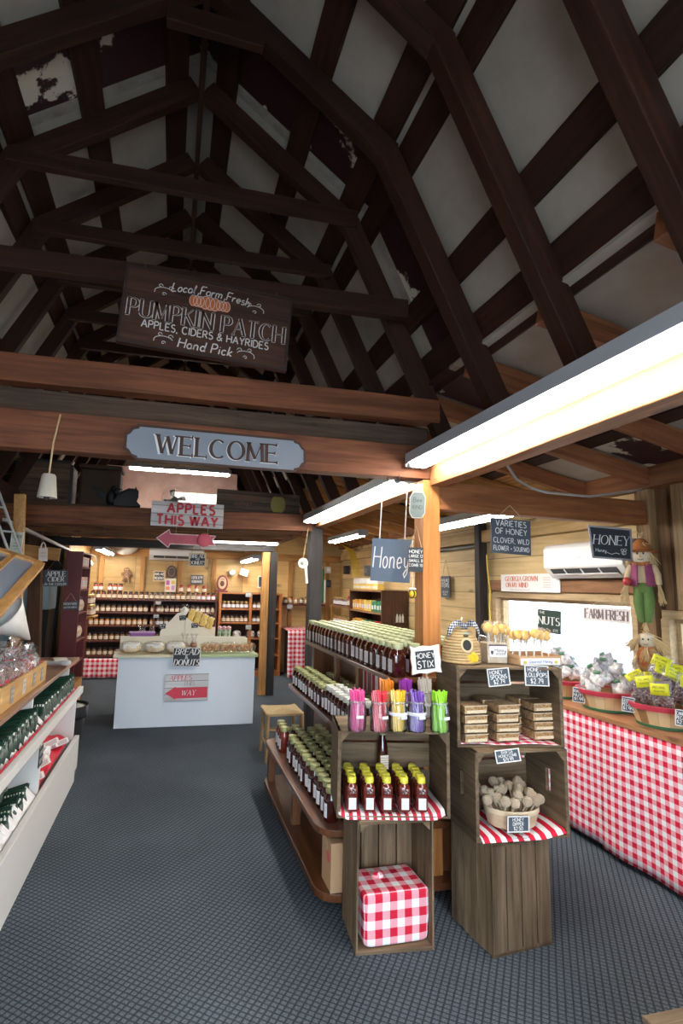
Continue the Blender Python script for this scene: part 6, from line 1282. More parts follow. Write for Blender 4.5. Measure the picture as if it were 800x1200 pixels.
for i, (x, y) in enumerate(((CX-.24, 4.15), (CX-.26, 3.95), (CX-.16, 4.08))):
    b = MB(); b.ball((0,0,.0), (.075,.085,.05), 14, 10, 0, 1, lambda d: 1+.22*math.sin(9*d.x+i)+.18*math.sin(11*d.y+6*d.z)); tag(b.build('tissue_paper', WTI, loc=(x, y, .375)), '%s crumpled white tissue ball among the cartons' % nth(i), 'tissue paper')
sign('price_tag', 'black price tag hanging inside the lower tray by a wire', 'price tag', (CX+.012, 3.28, .60), .09, .10, [('COFFEE', .02, .02), ('$8.99', .022, -.02)], math.pi/2, 0, 0, CHB, CHALK, t=.004, cord=.06)
# ------------------------------------------------------------------ wooden crate of bagged candy on the counter
CTZ = .8905; a, c = at(15, 837, z=CTZ), at(64, 804, z=CTZ); PINE = wood('pine_crate', (.52,.28,.09), (.74,.47,.19), 'Y', 1, .5); PINX = wood('pine_crate_end', (.62,.38,.10), (.78,.55,.20), 'X', 1, .5)
t = thing('wooden_crate', 'golden pine crate filled with candy bags on the brown countertop', 'crate', (-.77, 2.97, CTZ), .0); CRL, CRW, CRH = .95, .42, .125
b = MB(); b.bx(-.016, 0, 0, CRL, 0, CRH); b.build('side_board', PINE, t, bevel=.003); b = MB(); b.bx(-CRW, -CRW+.016, 0, CRL, 0, CRH); b.build('side_board', PINE, t, bevel=.003)
b = MB(); b.bx(-CRW+.016, -.016, .0, .018, 0, CRH); b.build('end_board', PINX, t, bevel=.003); b = MB(); b.bx(-CRW+.016, -.016, CRL-.018, CRL, 0, CRH); b.build('end_board', PINX, t, bevel=.003)
b = MB(); b.bx(-CRW+.016, -.016, .018, CRL-.018, 0, .012); b.build('base_board', PINE, t)
b = MB()
for z in (.03, .095):
    for x in (-.05, -.37): b.T = Matrix.Translation((x, -.001, z)) @ Matrix.Rotation(math.pi/2, 4, 'X'); b.lathe([(.006,0),(.005,.003),(0,.003)], 8)
b.build('screws', mat('brass', (.30,.18,.06), .4, metal=.6), t)
b = MB(); b.grid(lambda u, v: (-.788-(CRW-.036)*v, 2.99+(CRL-.04)*u, CTZ+CRH+.006+.006*math.sin(u*40+v*9)-.03*math.sin(v*3.14)), 60, 10); tag(b.build('tissue_paper', RTI, smooth=True, solid=.002), 'red tissue showing along the rim of the pine crate', 'tissue paper')
PEC = spots('pecan_candy', (.13,.035,.018), (.30,.10,.05), 40, .3, .45, .12, 'voronoi', .7, coat=.3); RWG = spots('red_white_candy', (.55,.04,.05), (.84,.82,.80), 14, .4, .5, .06, bump=0); GWG = spots('green_white_candy', (.12,.22,.10), (.82,.82,.78), 14, .4, .5, .08, bump=0)
CLF = clear('cellophane', (.98,.98,1), .15, (.92,.92,.95), .08, .75)
def cellobag(p, s, content, lab, rot=(0,0,0)):
    o = thing('candy_bag', lab, 'candy bag', p, 0, 'candy bags in the pine crate'); o.rotation_euler = rot
    b = MB(); b.ball((0,0,.055*s), (.062*s,.055*s,.055*s), 14, 10, 0, 1, lambda d: 1+.1*math.sin(8*d.x+5*d.y+3*d.z)); b.build('candy', content, o, smooth=True)
    b = MB(); b.ball((0,0,.066*s), (.074*s,.066*s,.072*s), 16, 10, 0, 1, lambda d: 1+.12*math.sin(10*d.x+7*d.z)+.08*math.sin(13*d.y)); b.build('film', CLF, o)
    b = MB(); b.lathe([(.02*s,.128*s),(.010*s,.138*s),(.03*s,.165*s),(.05*s,.195*s)], 9, cap=False); b.build('gathered_top', CLF, o)
    b = MB(); b.lathe([(.011*s,.133*s),(.014*s,.137*s),(.011*s,.142*s)], 10, cap=False); b.build('tie', RTI, o)
k = 0
for i in range(7):
    for j_ in range(3):
        y = 3.05+i*.131; x = -.845-.132*j_; big = (j_ == 0 and i < 3); ct = PEC if i < 3 and j_ < 2 else (RWG, WTI, GWG, RWG)[(i+j_*2) % 4]
        cellobag((x+rr.uniform(-.004,.004), y+rr.uniform(-.006,.006), CTZ+CRH-.045+.02*j_+(.018 if big else 0)), (.98 if i < 3 else .88)*rr.uniform(.95,1.05), ct, '%s candy bag from the near end, %s row of the pine crate' % (nth(i), ('front', 'middle', 'back')[j_]), (rr.uniform(-.4,.4), rr.uniform(-.1,.4), rr.uniform(0,6)))
for i, yy in enumerate((.16, .40, .62, .82)):
    sign('price_tag', '%s tag from the near end on the side of the pine crate' % nth(i), 'price tag', (-.7675, 2.97+yy, CTZ+.062), .055 if i < 2 else .05, .08, [('PECAN', .012, .018), ('$5.99', .013, -.008)], math.pi/2, 0, 0, mat('grey_card', (.30,.31,.32), .6) if i != 1 else mat('pale_card', (.66,.64,.62), .6), CHALK if i != 1 else PRT, t=.003, group='tags on the pine crate')
# wood framed glass lid above
P1 = at(47, 661, x=-.72); U_ = (at(0, 714, x=-.72)-P1); V_ = (at(0, 646, y=P1.y)-P1); U_ *= 1.25; V_ *= 1.6
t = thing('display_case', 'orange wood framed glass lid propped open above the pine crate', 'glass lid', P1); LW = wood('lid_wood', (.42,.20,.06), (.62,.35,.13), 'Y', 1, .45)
nn = U_.cross(V_).normalized()
def bar(u0, v0, u1, v1, w, nm='frame'):
    a_, b_ = U_*u0+V_*v0, U_*u1+V_*v1; b = MB(); d = (b_-a_).normalized(); s_ = nn.cross(d).normalized()*w/2; q = nn*.014
    b.add([a_-s_-q, a_+s_-q, a_+s_+q, a_-s_+q, b_-s_-q, b_+s_-q, b_+s_+q, b_-s_+q], [(3,2,1,0),(4,5,6,7),(0,1,5,4),(1,2,6,5),(2,3,7,6),(3,0,4,7)]); return b.build(nm, LW, t)
bar(0,0,1,0,.045); bar(0,0,0,1,.045); bar(1,0,1,1,.045); bar(0,1,1,1,.045); bar(0,.42,1,.42,.03,'muntin')
b = MB(); b.add([nn*0, U_, U_+V_, V_], [(0,1,2,3)]); b.build('pane', clear('lid_glass_painted_glare', (.85,.93,1.0), .55, (.64,.73,.90), .05, 2.2), t, solid=.004)  # pale blue body colour stands in for the bright window mirrored in the pane
b = MB(); q = P1.z-CTZ; b.bx(-.54, -.505, .10, .135, -q, .02); b.build('prop', LW, t)
b = MB(); b.lathe([(.004,-.21),(.115,.02),(.118,.03)], 24, cap=False); o = b.build('paper_cone', mat('white_paper', (.78,.76,.72), .7), smooth=True, solid=.003); p = at(6, 722, x=-.86); o.location = p; o.rotation_euler = (.5, -.75, .2); tag(o, 'white paper cone hanging point down beside the glass lid', 'paper cone')
t = thing('scanner', 'grey handheld scanner lying on the far end of the countertop', 'scanner', (-.83, 4.52, CTZ+.022), -.35); b = MB(); b.tube([(-.12,0,0),(.02,0,.004),(.06,0,.006)], [.018,.017,.020], 12); b.build('handle', mat('scanner_grey', (.50,.50,.52), .4), t, smooth=True); b = MB(); b.ball((.085,0,.006), (.038,.032,.022), 14, 8, 0, .7); b.build('scan_head', mat('scanner_grey', (.50,.50,.52), .4), t, smooth=True)
b = MB(); b.bx(-.05, .05, -.06, .06, 0, .012); tag(b.build('paper_pad', STK, loc=(-.86, 4.88, CTZ), rz=.3), 'small white paper pad at the far end of the countertop', 'paper')
# black bin
t = thing('trash_bin', 'black round trash bin at the end of the white counter', 'bin', (-.80, 4.86, 0), 0); b = MB(); b.lathe([(.135,0),(.175,.50),(.182,.50),(.182,.52),(.168,.52)], 28); b.build('bin', mat('black_plastic', (.018,.018,.02), .35), t, smooth=40); b = MB(); b.lathe([(.184,.44),(.190,.50),(.192,.535),(.170,.53)], 28, cap=False); b.build('liner', mat('black_liner', (.03,.03,.034), .25), t, smooth=True, solid=.002)
# ------------------------------------------------------------------ left: tall maroon shelf, jars, fridge
MS = mat('maroon_shelf', (.13,.018,.022), .45, noise=.2, nscale=5)
t = thing('tall_shelf', 'tall maroon shelf unit left of the bread counter', 'shelf unit', (0,0,0)); x0, x1, y0, y1, zt = -1.36, -1.16, 7.0, 7.56, 1.90
b = MB(); b.bx(-1.245, -1.075, y0, y0+.025, .3, zt); b.build('side_panel', MS, t); b = MB(); b.bx(-1.245, -1.075, y1+.1, y1+.125, .3, zt); b.build('side_panel', MS, t); b = MB(); b.bx(-1.265, -1.245, y0, y1+.125, .3, zt); b.build('back_panel', MS, t)
for z in (.55, .82, 1.15, 1.44, 1.72, zt):
    b = MB(); b.bx(-1.245, -1.075, y0+.025, y1+.1, z-.02, z); b.build('shelf', MS, t)
b = MB(); b.bx(-1.275, -1.07, y0-.005, y1+.13, 0, .3); b.build('base', wood('end_board', (.40,.19,.06), (.60,.34,.13), 'Z', .8, .5, .14, 'X'), t)
BGC = spots('treat_bag', (.50,.30,.16), (.84,.78,.66), 20, .4, .5, .12, bump=.1)
for li, (z, c, nm, h) in enumerate(((.8205, BGC, 'treat bag', .17), (1.1505, BGC, 'treat bag', .18), (1.4405, mat('pink_carton', (.70,.45,.40), .5), 'pink carton', .15), (1.7205, mat('peach_carton', (.74,.50,.40), .5), 'peach carton', .12))):
    for i in range(4):
        o = thing('treat_bag' if li < 2 else 'treat_carton', '%s %s from the near end, %s shelf of the maroon unit' % (nth(i), nm, ('lowest', 'second', 'third', 'top')[li]), 'bag' if li < 2 else 'carton', (-1.15, 7.12+.145*i, z), 0, 'goods on the maroon unit'); b = MB()
        if li < 2:
            b.ball((0,0,h*.42), (.05,.06,h*.42), 12, 8, 0, .8, lambda d: 1+.08*math.sin(8*d.x+6*d.z)); b.build('bag', c, o, smooth=True); b = MB(); b.lathe([(.014,h*.8),(.035,h*1.05)], 10, cap=False); b.build('gathered_top', FILM2, o)
        else: b.bx(-.06, .06, -.06, .06, 0, h); b.build('carton', c, o, bevel=.003); b = MB(); b.bx(.06, .0615, -.045, .045, h*.2, h*.7); b.build('carton_label', LAB, o)
p = at(108, 733, y=8.3); t = thing('wall_shelf', 'little wooden shelf holding jars beside the maroon unit', 'shelf', (0,0,0)); b = MB(); b.bx(-1.355, -1.02, 7.98, 8.42, 1.03, 1.055); b.build('board', ORG, t, bevel=.002); b = MB(); b.prism([(-1.355,1.03),(-1.10,1.03),(-1.355,.86)], 8.18, 8.21); b.build('bracket', ORG, t)
for i in range(6): putjar('m', (PRES[2], GLID, LABC), (-1.09-.11*(i % 2)-.0*(i//2), 8.06+.13*(i//2), 1.0555), '%s gold lidded jar on the little wooden shelf' % nth(i), 'jars on the little wooden shelf', 1.25)
for i in range(3): putjar('m', (PRES[2], GLID, LABC), (-1.11-.10*(i % 2), 8.10+.12*i, 1.2125), '%s gold lidded jar stacked on the jars of the little shelf' % nth(i), 'jars on the little wooden shelf', 1.15)
p = at(113, 662, x=-1.34); t = thing('metal_bucket', 'grey metal bucket hanging on the orange side wall', 'bucket', (-1.26, 8.40, 1.80), .3, None, .4, .9); b = MB(); b.lathe([(.065,-.07),(.09,.07),(.094,.075)], 20, cap=False); b.lathe([(.065,-.07),(0,-.07)], 20, cap=False); b.build('bucket', mat('zinc', (.36,.38,.38), .4, metal=.6), t, smooth=True, solid=.004); b = MB(); b.tube([(-.09,0,.07),(-.06,0,.15),(0,0,.18),(.06,0,.15),(.09,0,.07)], .004, 6); b.build('handle', mat('zinc', (.36,.38,.38), .4, metal=.6), t)
FR = mat('fridge_blue', (.30,.43,.47), .35)
t = thing('refrigerator', 'pale blue refrigerator behind the glass lid', 'refrigerator', (at(5, 712, y=7.2).x-.05, 7.25, 0), .0); b = MB(); b.bx(-.28, .28, -.30, .30, .05, 1.72); b.build('body', FR, t, bevel=.015); b = MB(); b.bx(-.27, .27, -.345, -.303, .95, 1.70); d_ = b.build('door', FR, t, bevel=.012); b = MB(); b.bx(.20, .235, -.385, -.345, 1.05, 1.45); b.build('handle', BLID, d_, bevel=.006); b = MB(); b.bx(-.27, .27, -.345, -.303, .08, .93); d_ = b.build('door', FR, t, bevel=.012); b = MB(); b.bx(.20, .235, -.385, -.345, .55, .85); b.build('handle', BLID, d_, bevel=.006); b = MB(); b.bx(-.26, .26, -.28, .28, 0, .05); b.build('base', BLID, t)
t = thing('wall_cabinet', 'pale blue panel over a black oven front by the left post', 'appliance', (at(58, 700, y=7.2).x-.12, 7.42, 0), 0); b = MB(); b.bx(-.10, .12, -.2, .2, .05, 1.18); b.build('oven_body', BLID, t, bevel=.006); b = MB(); b.bx(-.09, .11, -.215, -.2, 1.20, 1.47); b.bx(-.10, .12, -.2, .2, 1.18, 1.49); b.build('blue_panel', mat('pale_blue_panel', (.42,.54,.60), .4), t, bevel=.004); b = MB(); b.bx(-.12, .05, -.222, -.2, .82, .845); b.build('oven_handle', mat('zinc', (.36,.38,.38), .4, metal=.6), t)
timber('post', at(43, 770, y=6.6)*1 - Vector((0,0,.5)), at(39, 640, y=6.6)+Vector((0,0,.45)), .12, .135, wood('left_partition_boards2', (.04,.018,.009), (.12,.055,.026), 'X', .8, .7), 'dark brown post behind the pine crate', 'post', None, (1,0,0))
timber('post', at(21, 770, y=4.6)-Vector((0,0,.35)), at(19.5, 620, y=4.6)+Vector((0,0,.28)), .05, .075, LW, 'orange board post beside the glass lid', 'post', None, (1,0,0))
timber('trim_6', at(24, 645, y=6.5), at(70, 650, y=6.5), .04, .14, ORG, 'orange rail at the top of the left partition', 'trim')
p = at(19, 640, y=4.55); sign('thermometer', 'pale paper guide with a dark heading pinned to the orange post', 'notice', p, .085, .22, [('GUIDE', .022, .075, dict(mi=0)), ('APPLE', .010, .02), ('VARIETY', .010, .0), ('LIST', .010, -.02)], 0, 0, .02, mat('pale_green_paper', (.50,.55,.48), .7), CHB, mat('paper_edge', (.62,.62,.55), .7), .005, t=.006)
timber('beam', at(5, 609, y=4.7), at(80, 644, y=7.66), .03, .03, mat('grey_pipe', (.40,.38,.36), .5), 'thin pale conduit running under the left beam', 'beam')
t = thing('ladder', 'pale metal folding ladder leaning behind the glass lid', 'ladder', (0,0,0)); a_, b_ = at(1, 622, y=4.4), at(12, 652, y=4.4); d_ = (b_-a_).normalized()
for o_ in (0, .07):
    b = MB(); q = Vector((o_, .06*(o_ > 0), 0)); b.tube([a_-d_*.5+q, b_+q], .011, 8); b.build('rail', mat('ladder_metal', (.48,.50,.48), .4, metal=.4), t, smooth=True)
for i in range(3):
    b = MB(); q = a_-d_*.4+d_*.2*i; b.tube([q, q+Vector((.07,.06,0))], .008, 6); b.build('rung', mat('ladder_metal', (.48,.50,.48), .4, metal=.4), t)
# hanging signs on the left
sign('hanging_sign', 'black apple cider board hanging from the left post', 'sign', at(65.5, 677.5, y=6.465), .24, .18, [('APPLE', .052, .048, dict(style='serif', w=.2)), ('CIDER', .046, -.012, dict(style='serif', w=.2)), ('IN THE COOLER', .024, -.066)], .1, 0, -.04, CHB2, CHALK, cord=.13)
sign('hanging_sign', 'small dark two line board hanging on the maroon shelf end', 'sign', at(82.5, 709.5, y=6.97), .165, .10, [('FRESH FUDGE', .026, .02), ('ASK FOR SAMPLES', .020, -.022)], 0, 0, -.06, CHB2, CHALK, cord=.10)
o = sign('hanging_tag', 'white paper tag hanging by its handle under the left beam', 'tag', at(50.5, 650, y=6.0), .085, .135, [('SALE', .018, .02, dict(mi=0)), ('TODAY', .014, -.015)], .1, 0, -.06, mat('tag_paper', (.80,.72,.66), .6), mat('tag_ink', (.55,.35,.32), .6), t=.004); b = MB(); b.strip(arc(0, .065, .022, .06, 0, 180, 10), [.012]*11, 0, 0, .004); b.build('paper_handle', mat('tag_paper', (.80,.72,.66), .6), o)
# ------------------------------------------------------------------ overhead signs
SB = wood('dark_sign_wood', (.030,.012,.007), (.085,.034,.020), 'X', 1, .6); INK = mat('sign_ink', (.62,.58,.55), .7); PUMP = mat('pumpkin_orange', (.50,.13,.03), .6)
ps = sign('hanging_sign', 'large dark wood pumpkin patch board hanging from the tie beam', 'sign', (.10, 2.545, 2.855), .83, .40, [('Local Farm Fresh', .044, .142, dict(slant=.2, w=.12, curve=.35, sp=.14)), ('APPLES, CIDERS & HAYRIDES', .037, -.085, dict(w=.15, maxw=.62)), ('Hand Pick', .048, -.150, dict(slant=.15, w=.13))], 0, 0, .055, SB, INK, mat('sign_edge', (.022,.010,.007), .6), .012, t=.03)
b = MB(); text(b, 'PUMPKIN PATCH', 0, -.012, .088, -.0165, w=.24, style='serif', maxw=.76); b.build('lettering', INK, ps)
b = MB(); text(b, 'PUMPKIN PATCH', 0, -.012, .088, -.0175, w=.145, style='serif', maxw=.76); b.build('lettering_core', SB, ps)
b = MB()
for cx_, w_, h_ in ((-.065,.042,.030), (.065,.040,.028), (0,.055,.036)):
    for q in (-.6, 0, .6): b.ball((cx_+q*w_*.7, -.018, .078), (w_*.5,.004,h_), 12, 8)
b.build('painted_pumpkins', PUMP, ps, smooth=True); b = MB()
for cx_, w_, h_ in ((-.065,.042,.030), (.065,.040,.028), (0,.055,.036)):
    for q in (-.62, 0, .62): b.strip(arc(cx_+q*w_*.7, .078, w_*.42, h_*.95, 0, 360, 14), [.0022]*15, -.0235)
    b.strip([(cx_, .078+h_), (cx_+.004, .078+h_+.014)], [.004]*2, -.0235)
for sx, zc, sc in ((-.225,.105,1), (.225,.105,-1), (-.20,-.145,1), (.20,-.145,-1)):
    fl = sc
    b.strip([(sx+fl*x, zc+z) for x, z in [(-.045,-.02)]+arc(0, -.01, .045, .022, 170, 20, 8)], [.0035]*10, -.0165)
    for dx, dz, r_ in ((.03,.012,.014), (-.02,.018,.012), (.0,-.022,.011)): b.strip([(sx+fl*(dx+r_*(1-.08*i)*math.cos(i*.6)), zc+dz+r_*(1-.08*i)*math.sin(i*.6)) for i in range(11)], [.003]*11, -.0165)
b.build('scroll_lines', INK, ps)
b = MB()
for x in (-.33, .33): b.tube([(x, 0, .198), (x, .006, .225)], .004, 6)
b.build('hanger', mat('hook_metal', (.08,.08,.08), .4, metal=.5), ps)
W_, H_, c_ = .92, .185, .035
poly = [(-W_/2+c_*1.6,-H_/2)]
def corner(cx_, cz_, sx, sz): return [(cx_+sx*(-.055), cz_), (cx_+sx*(-.055), cz_-sz*.012), (cx_+sx*(-.030), cz_-sz*.020), (cx_+sx*(-.015), cz_-sz*.045), (cx_+sx*(-.006), cz_-sz*.050), (cx_, cz_-sz*.055)]
poly = corner(W_/2, H_/2, 1, 1) + corner(W_/2, -H_/2, 1, -1)[::-1] + corner(-W_/2, -H_/2, -1, -1) + corner(-W_/2, H_/2, -1, 1)[::-1]
a_, b_ = at(150, 520, y=2.68), at(354, 532, y=2.68)
ws = sign('wall_sign', 'grey blue welcome sign with notched corners on the cross beam', 'sign', (a_+b_)/2+Vector((0,.0,-.004)), W_, H_, [('WELCOME', .098, -.002, dict(style='serif', w=.17, d=.006, maxw=.76, mi=1))], 0, -.12, .0, mat('sign_grey_blue', (.21,.24,.285), .5, noise=.06, nscale=5), mat('letter_white', (.72,.72,.72), .5), mat('sign_brown', (.055,.026,.018), .5), .012, t=.022, poly=[(x*.985, z*.96) for x, z in poly], inks=[mat('sign_brown', (.055,.026,.018), .5)])
b = MB(); text(b, 'WELCOME', -.004, -.004, .100, -.0125, style='serif', w=.19, maxw=.765); b.build('letter_highlight', mat('letter_white', (.72,.72,.72), .5), ws)
t = sign('hanging_sign', 'white plank sign with red letters reading apples this way on the loft beam', 'sign', at(220, 603.5, y=5.16), .675, .235, [('APPLES', .088, .057, dict(w=.24, x=.03, sp=.32, maxw=.54)), ('THIS WAY', .088, -.057, dict(w=.24, maxw=.60, sp=.3))], 0, 0, .004, wood('sign_planks', (.50,.48,.50), (.72,.70,.70), 'X', .9, .7, .078, 'Z', .1), mat('sign_red2', (.48,.035,.05), .6), t=.02, d=.003)
p = at(218, 633, y=5.3)
t = thing('arrow_sign', 'dusty red arrow board with an apple hanging under the loft beam, pointing left', 'sign', (p.x, 5.20, p.z), 0); DR = mat('dusty_red', (.34,.07,.10), .7, noise=.2, nscale=30)
b = MB(); b.prism([(-.275,0),(-.165,.085),(-.150,.045),(.245,.045),(.275,.045),(.245,0),(.275,-.05),(.23,-.05),(-.150,-.05),(-.165,-.085)], -.008, .008); b.build('arrow_board', DR, t); b = MB(); b.strip([(-.275,0),(-.165,.085),(-.150,.045),(.275,.045),(.245,0),(.275,-.05),(-.150,-.05),(-.165,-.085),(-.275,0)], [.007]*9, -.0095); b.build('pale_outline', mat('outline_pink', (.66,.48,.50), .7), t)
b = MB(); b.ball((.165,-.012,0), (.068,.012,.066), 18, 12); b.build('apple', mat('arrow_apple', (.42,.06,.09), .6), t, smooth=True); b = MB(); b.prism([(.160,.06),(.172,.06),(.176,.085),(.166,.085)], -.012, -.006); b.build('apple_stem', mat('stem_green', (.10,.16,.10), .7), t); b = MB()
for x in (-.1, .2): b.tube([(x, 0, .045), (x, .0, .14)], .003, 6)
b.build('cord', CORD, t)
# honey board and small things on the orange post
hb = sign('hanging_sign', 'slate blue honey board hanging from cords by the orange post', 'sign', (1.26, 2.95, 1.715), .235, .255, [('Honey', .125, .015, dict(w=.055, slant=.1, maxw=.21))], -.55, 0, .05, mat('blue_slate', (.10,.14,.20), .6), CHALK, t=.008)
b = MB()
for x in (-.075, .075): b.tube([(x, 0, .12), (x, .0, .47)], .0035, 6)
b.build('cord', mat('white_cord', (.72,.70,.64), .8), hb)
p = at(492, 640, y=2.70)
pp = at(488, 656, y=2.70); sign('hanging_sign', 'small black price board hanging low on the orange post', 'sign', (pp.x-.005, 2.70, pp.z), .082, .135, [('HONEY', .017, .045), ('LARGE 12', .015, .02), ('SMALL 8', .015, -.005), ('COMB 10', .015, -.03)], -.45, 0, .02, CHB, CHALK, t=.006, cord=.12)
pp = at(489, 592, y=2.70); sign('hanging_sign', 'pale eight sided plaque at the top of the orange post', 'plaque', (pp.x, 2.70, pp.z), .085, .145, [('Bee', .026, .03), ('KIND', .020, -.012)], -.5, 0, .05, mat('pale_plaque', (.09,.115,.115), .6), mat('plaque_ink', (.03,.04,.042), .6), mat('plaque_rim', (.25,.25,.23), .6), .005, t=.008, poly=[(-.025,-.072),(.025,-.072),(.042,-.045),(.042,.045),(.025,.072),(-.025,.072),(-.042,.045),(-.042,-.045)], cord=.06)
pp = at(483.5, 696, y=2.74); t = thing('bee_ornament', 'yellow and black bee ornament hanging by the orange post', 'ornament', pp, .5); b = MB(); b.ball((0,0,0), (.026,.02,.024), 16, 12); b.build('body', mat('bee_yellow', (.75,.48,.02), .5), t, smooth=True); b = MB()
for x in (-.010, .010): b.T = Matrix.Translation((x,0,0)) @ Matrix.Rotation(math.pi/2, 4, 'Y'); b.lathe([(.0205,-.004),(.025,-.003),(.025,.003),(.0205,.004)], 16, cap=False, sx=.98, sy=.84)
b.build('stripe', BLID, t); b = MB(); b.ball((-.005,.0,.027), (.016,.026,.008), 10, 6); b.build('wings', CHALK, t, smooth=True); b = MB(); b.tube([(0,0,.02), (0,0,.30)], .0015, 5); b.build('thread', CHALK, t)
for i, px in enumerate((456.5, 470)):
    pp = at(px, 567, y=2.70); t = thing('iron_hook', '%s curled iron hook under the cross beam by the second tube light' % ('left', 'right')[i], 'hook', pp, 0); b = MB(); b.tube([(-.015,0,.012)]+[(.016*math.cos(a), 0, -.006+.014*math.sin(a)) for a in (2.8,3.5,4.2,5,5.8,6.4,7)], .0028, 6); b.tube([(-.015,0,.012), (-.012, 0, .05)], .0028, 6); b.build('hook', BLID, t, smooth=True)
pp = at(355, 660, y=5.18); t = thing('fan_ornament', 'white wooden paddle ornament hanging beside the black post', 'ornament', (pp.x, 5.18, pp.z), 0); b = MB(); b.T = Matrix.Rotation(math.pi/2, 4, 'X'); b.lathe([(.052,-.006),(.052,.006),(0,.006)], 20); b.build('disc', mat('off_white', (.66,.64,.58), .6), t); b = MB(); b.prism([(.012,-.03),(.04,-.03),(.055,-.20),(.030,-.20)], -.01, .0); b.build('paddle', mat('off_white', (.66,.64,.58), .6), t); b = MB(); b.ball((-.012,-.008,.0), (.018,.006,.018), 10, 6); b.build('hub', mat('gauge_grey', (.25,.25,.24), .4), t); b = MB(); b.tube([(.0,0,.05), (.045,0,.36)], .003, 6); b.build('cord', CORD, t)
# ------------------------------------------------------------------ loft
pp = at(56, 568, y=2.64); t = thing('cow_bell', 'grey metal bell hanging by a rope from the cross beam', 'bell', (pp.x, 2.645, pp.z), 0)
b = MB(); b.lathe([(.026,.05),(.032,.04),(.044,-.06),(.041,-.06),(.028,.035)], 12, cap=False); b.lathe([(.026,.05),(0,.052)], 12, cap=False); b.build('bell', mat('bell_grey', (.42,.39,.33), .55, metal=.3), t, smooth=40); b = MB(); b.tube([(0,0,.05),(.006,0,.20),(.012,.062,.36)], .0042, 6); b.build('rope', CORD, t, smooth=True); b = MB(); b.ball((0,0,-.058), (.014,.014,.012), 10, 6); b.build('clapper', BLID, t)
LZ = 2.263
PK_ = spots('pink_insulation', (.62,.36,.30), (.80,.58,.50), 6, .8, .5, .25, bump=0)
b = MB(); b.bx(-1.2, .95, 8.62, 8.66, LZ, 3.35); tag(b.build('insulation_board', PK_, bevel=.003), 'pinkish board closing off the back of the loft', 'board')
t = thing('white_door', 'white panel door standing at the back of the loft', 'door', (.30, 8.0, LZ), 0); b = MB(); b.bx(-.38, .30, -.02, .02, 0, .62); b.build('panel', mat('door_white', (.80,.79,.77), .5), t, bevel=.003); b = MB(); b.bx(-.02, .0, -.024, -.02, 0, .62); b.build('joint', mat('door_joint', (.45,.38,.34), .6), t)
pp = at(205, 580, y=6.0); t = thing('fan', 'round wire cage fan standing in the loft behind the apples sign', 'fan', (pp.x, 6.0, LZ), .1); R_ = .15; zc = .20
b = MB()
for r_ in (.05, .085, .12, .15): b.tube([(r_*math.cos(i*.3142), -.05*(1-r_/.17), zc+r_*math.sin(i*.3142)) for i in range(21)], .0028, 5)
for i in range(18): a = i*.349; b.tube([(.03*math.cos(a), -.05, zc+.03*math.sin(a)), (.15*math.cos(a), 0, zc+.15*math.sin(a))], .0018, 4)
b.build('cage', mat('fan_wire', (.55,.55,.56), .35, metal=.5), t); b = MB()
for i in range(4):
    a = i*1.5708; b.grid(lambda u, v: ((.02+.10*u)*math.cos(a+.7*v*(1-.3*u)), .03+.03*(v-.5), zc+(.02+.10*u)*math.sin(a+.7*v*(1-.3*u))), 6, 6)
b.build('blades', clear('fan_blade', (.8,.82,.85), .5, (.60,.60,.62), .2), t, smooth=True, solid=.003); b = MB(); b.T = Matrix.Translation((0,.05,zc)) @ Matrix.Rotation(math.pi/2, 4, 'X'); b.lathe([(.03,-.05),(.045,0),(.035,.06),(0,.06)], 14); b.build('motor', mat('gauge_grey', (.25,.25,.24), .4), t, smooth=40); b = MB(); b.tube([(0,.06,zc-.02),(0,.06,.01)], .014, 8); b.lathe([(.10,0),(.10,.012),(.03,.02)], 20, c=(0,.06,0)); b.build('stand', mat('gauge_grey', (.25,.25,.24), .4), t)
BCAT = mat('cat_black', (.008,.008,.009), .6)
pp = at(150, 592, y=5.32); t = thing('cat_figure', 'black cat cut out figure crouching on the loft beam', 'figure', (pp.x-.0, 5.33, LZ), 0)
b = MB(); b.prism([(-.13,0),(-.14,.05),(-.11,.10),(-.04,.15),(.035,.185),(.05,.175),(.06,.205),(.075,.17),(.088,.165),(.09,.10),(.075,.06),(.115,.02),(.11,0)], -.018, .018); b.build('figure', BCAT, t, bevel=.008)
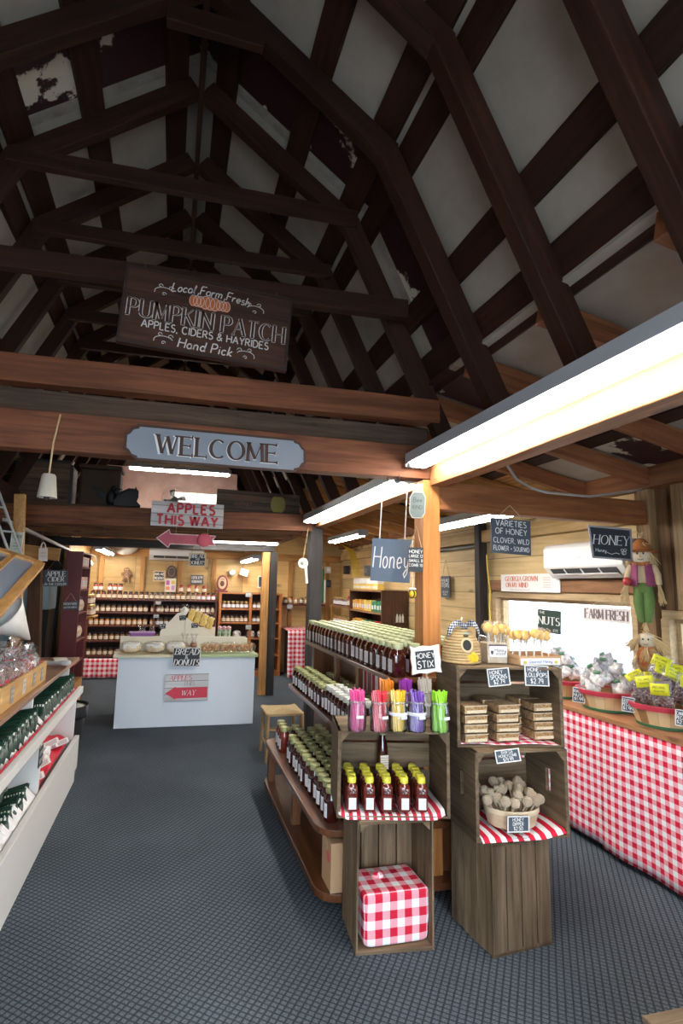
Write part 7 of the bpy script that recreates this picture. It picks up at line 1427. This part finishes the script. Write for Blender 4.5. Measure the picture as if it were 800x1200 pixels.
t = thing('storage_chest', 'old brown trunk with rounded top corners standing in the loft', 'trunk', (at(58, 560, y=5.7).x+.0, 5.62, LZ), 0); b = MB(); w, h = .25, .44; b.prism([(-w,0),(w,0),(w,h-.05),(w-.05,h),(-w+.05,h),(-w,h-.05)], -.14, .14); b.build('body', wood('trunk_wood', (.06,.032,.018), (.16,.09,.055), 'X', 1, .7, .12, 'Z'), t, bevel=.004); b = MB(); b.bx(w-.02, w+.008, -.148, -.14, 0, h-.04); b.bx(-w-.008, -w+.02, -.148, -.14, 0, h-.04); b.bx(-w+.03, w-.03, -.147, -.14, h-.03, h-.0); b.build('metal_edge', mat('dark_iron', (.035,.032,.03), .5, metal=.4), t)
t = thing('wicker_hamper', 'dark brown wicker hamper beside the trunk in the loft', 'hamper', (at(100, 570, y=5.65).x+.16, 5.60, LZ), 0); b = MB(); b.bx(-.19, .19, -.14, .14, 0, .38); b.build('hamper', mat('dark_wicker', (.05,.028,.014), .8, noise=.4, nscale=60, bump=.5), t, bevel=.03); b = MB(); b.bx(-.2, .2, -.15, .15, .38, .42); b.build('lid', mat('dark_wicker', (.05,.028,.014), .8, noise=.4, nscale=60), t, bevel=.012)
t = thing('crow_figure', 'black crow figure with spread wings beside the hamper', 'figure', (at(131, 585, y=5.45).x, 5.42, LZ), 0); b = MB(); b.ball((0,0,.09), (.055,.045,.08), 12, 8); b.ball((.02,-.01,.185), (.030,.028,.03), 10, 8); b.tube([(.04,-.01,.185),(.10,-.012,.178)], [.012,.002], 8)
for s_ in (-1, 1): b.prism([(s_*.03,.13),(s_*.16,.20),(s_*.20,.185),(s_*.14,.14),(s_*.15,.11),(s_*.05,.07)], -.008, .008)
b.build('body', BCAT, t, smooth=True); b = MB(); b.bx(-.03, .03, -.02, .02, 0, .02); b.build('feet', BCAT, t)
pp = at(303, 590, y=5.36); t = sign('crate_sign', 'dark weathered board with a faded yellow pumpkin lying in the loft', 'sign', (pp.x, 5.36, LZ+.118), .86, .235, [('FRESH FARM', .04, .045, dict(x=-.16, mi=1)), ('MARKET', .035, -.02, dict(x=-.16, mi=1))], 0, -.05, .015, wood('grey_crate', (.05,.035,.025), (.14,.10,.075), 'X', 1, .8, .08, 'Z'), CHALK, t=.03, inks=[mat('faded_rust', (.16,.055,.035), .8)])
b = MB()
for q in (-.6, 0, .6): b.ball((.20+q*.055, -.016, .0), (.045,.003,.085), 14, 10)
b.build('painted_pumpkin', mat('faded_yellow', (.30,.24,.07), .8), t, smooth=True)
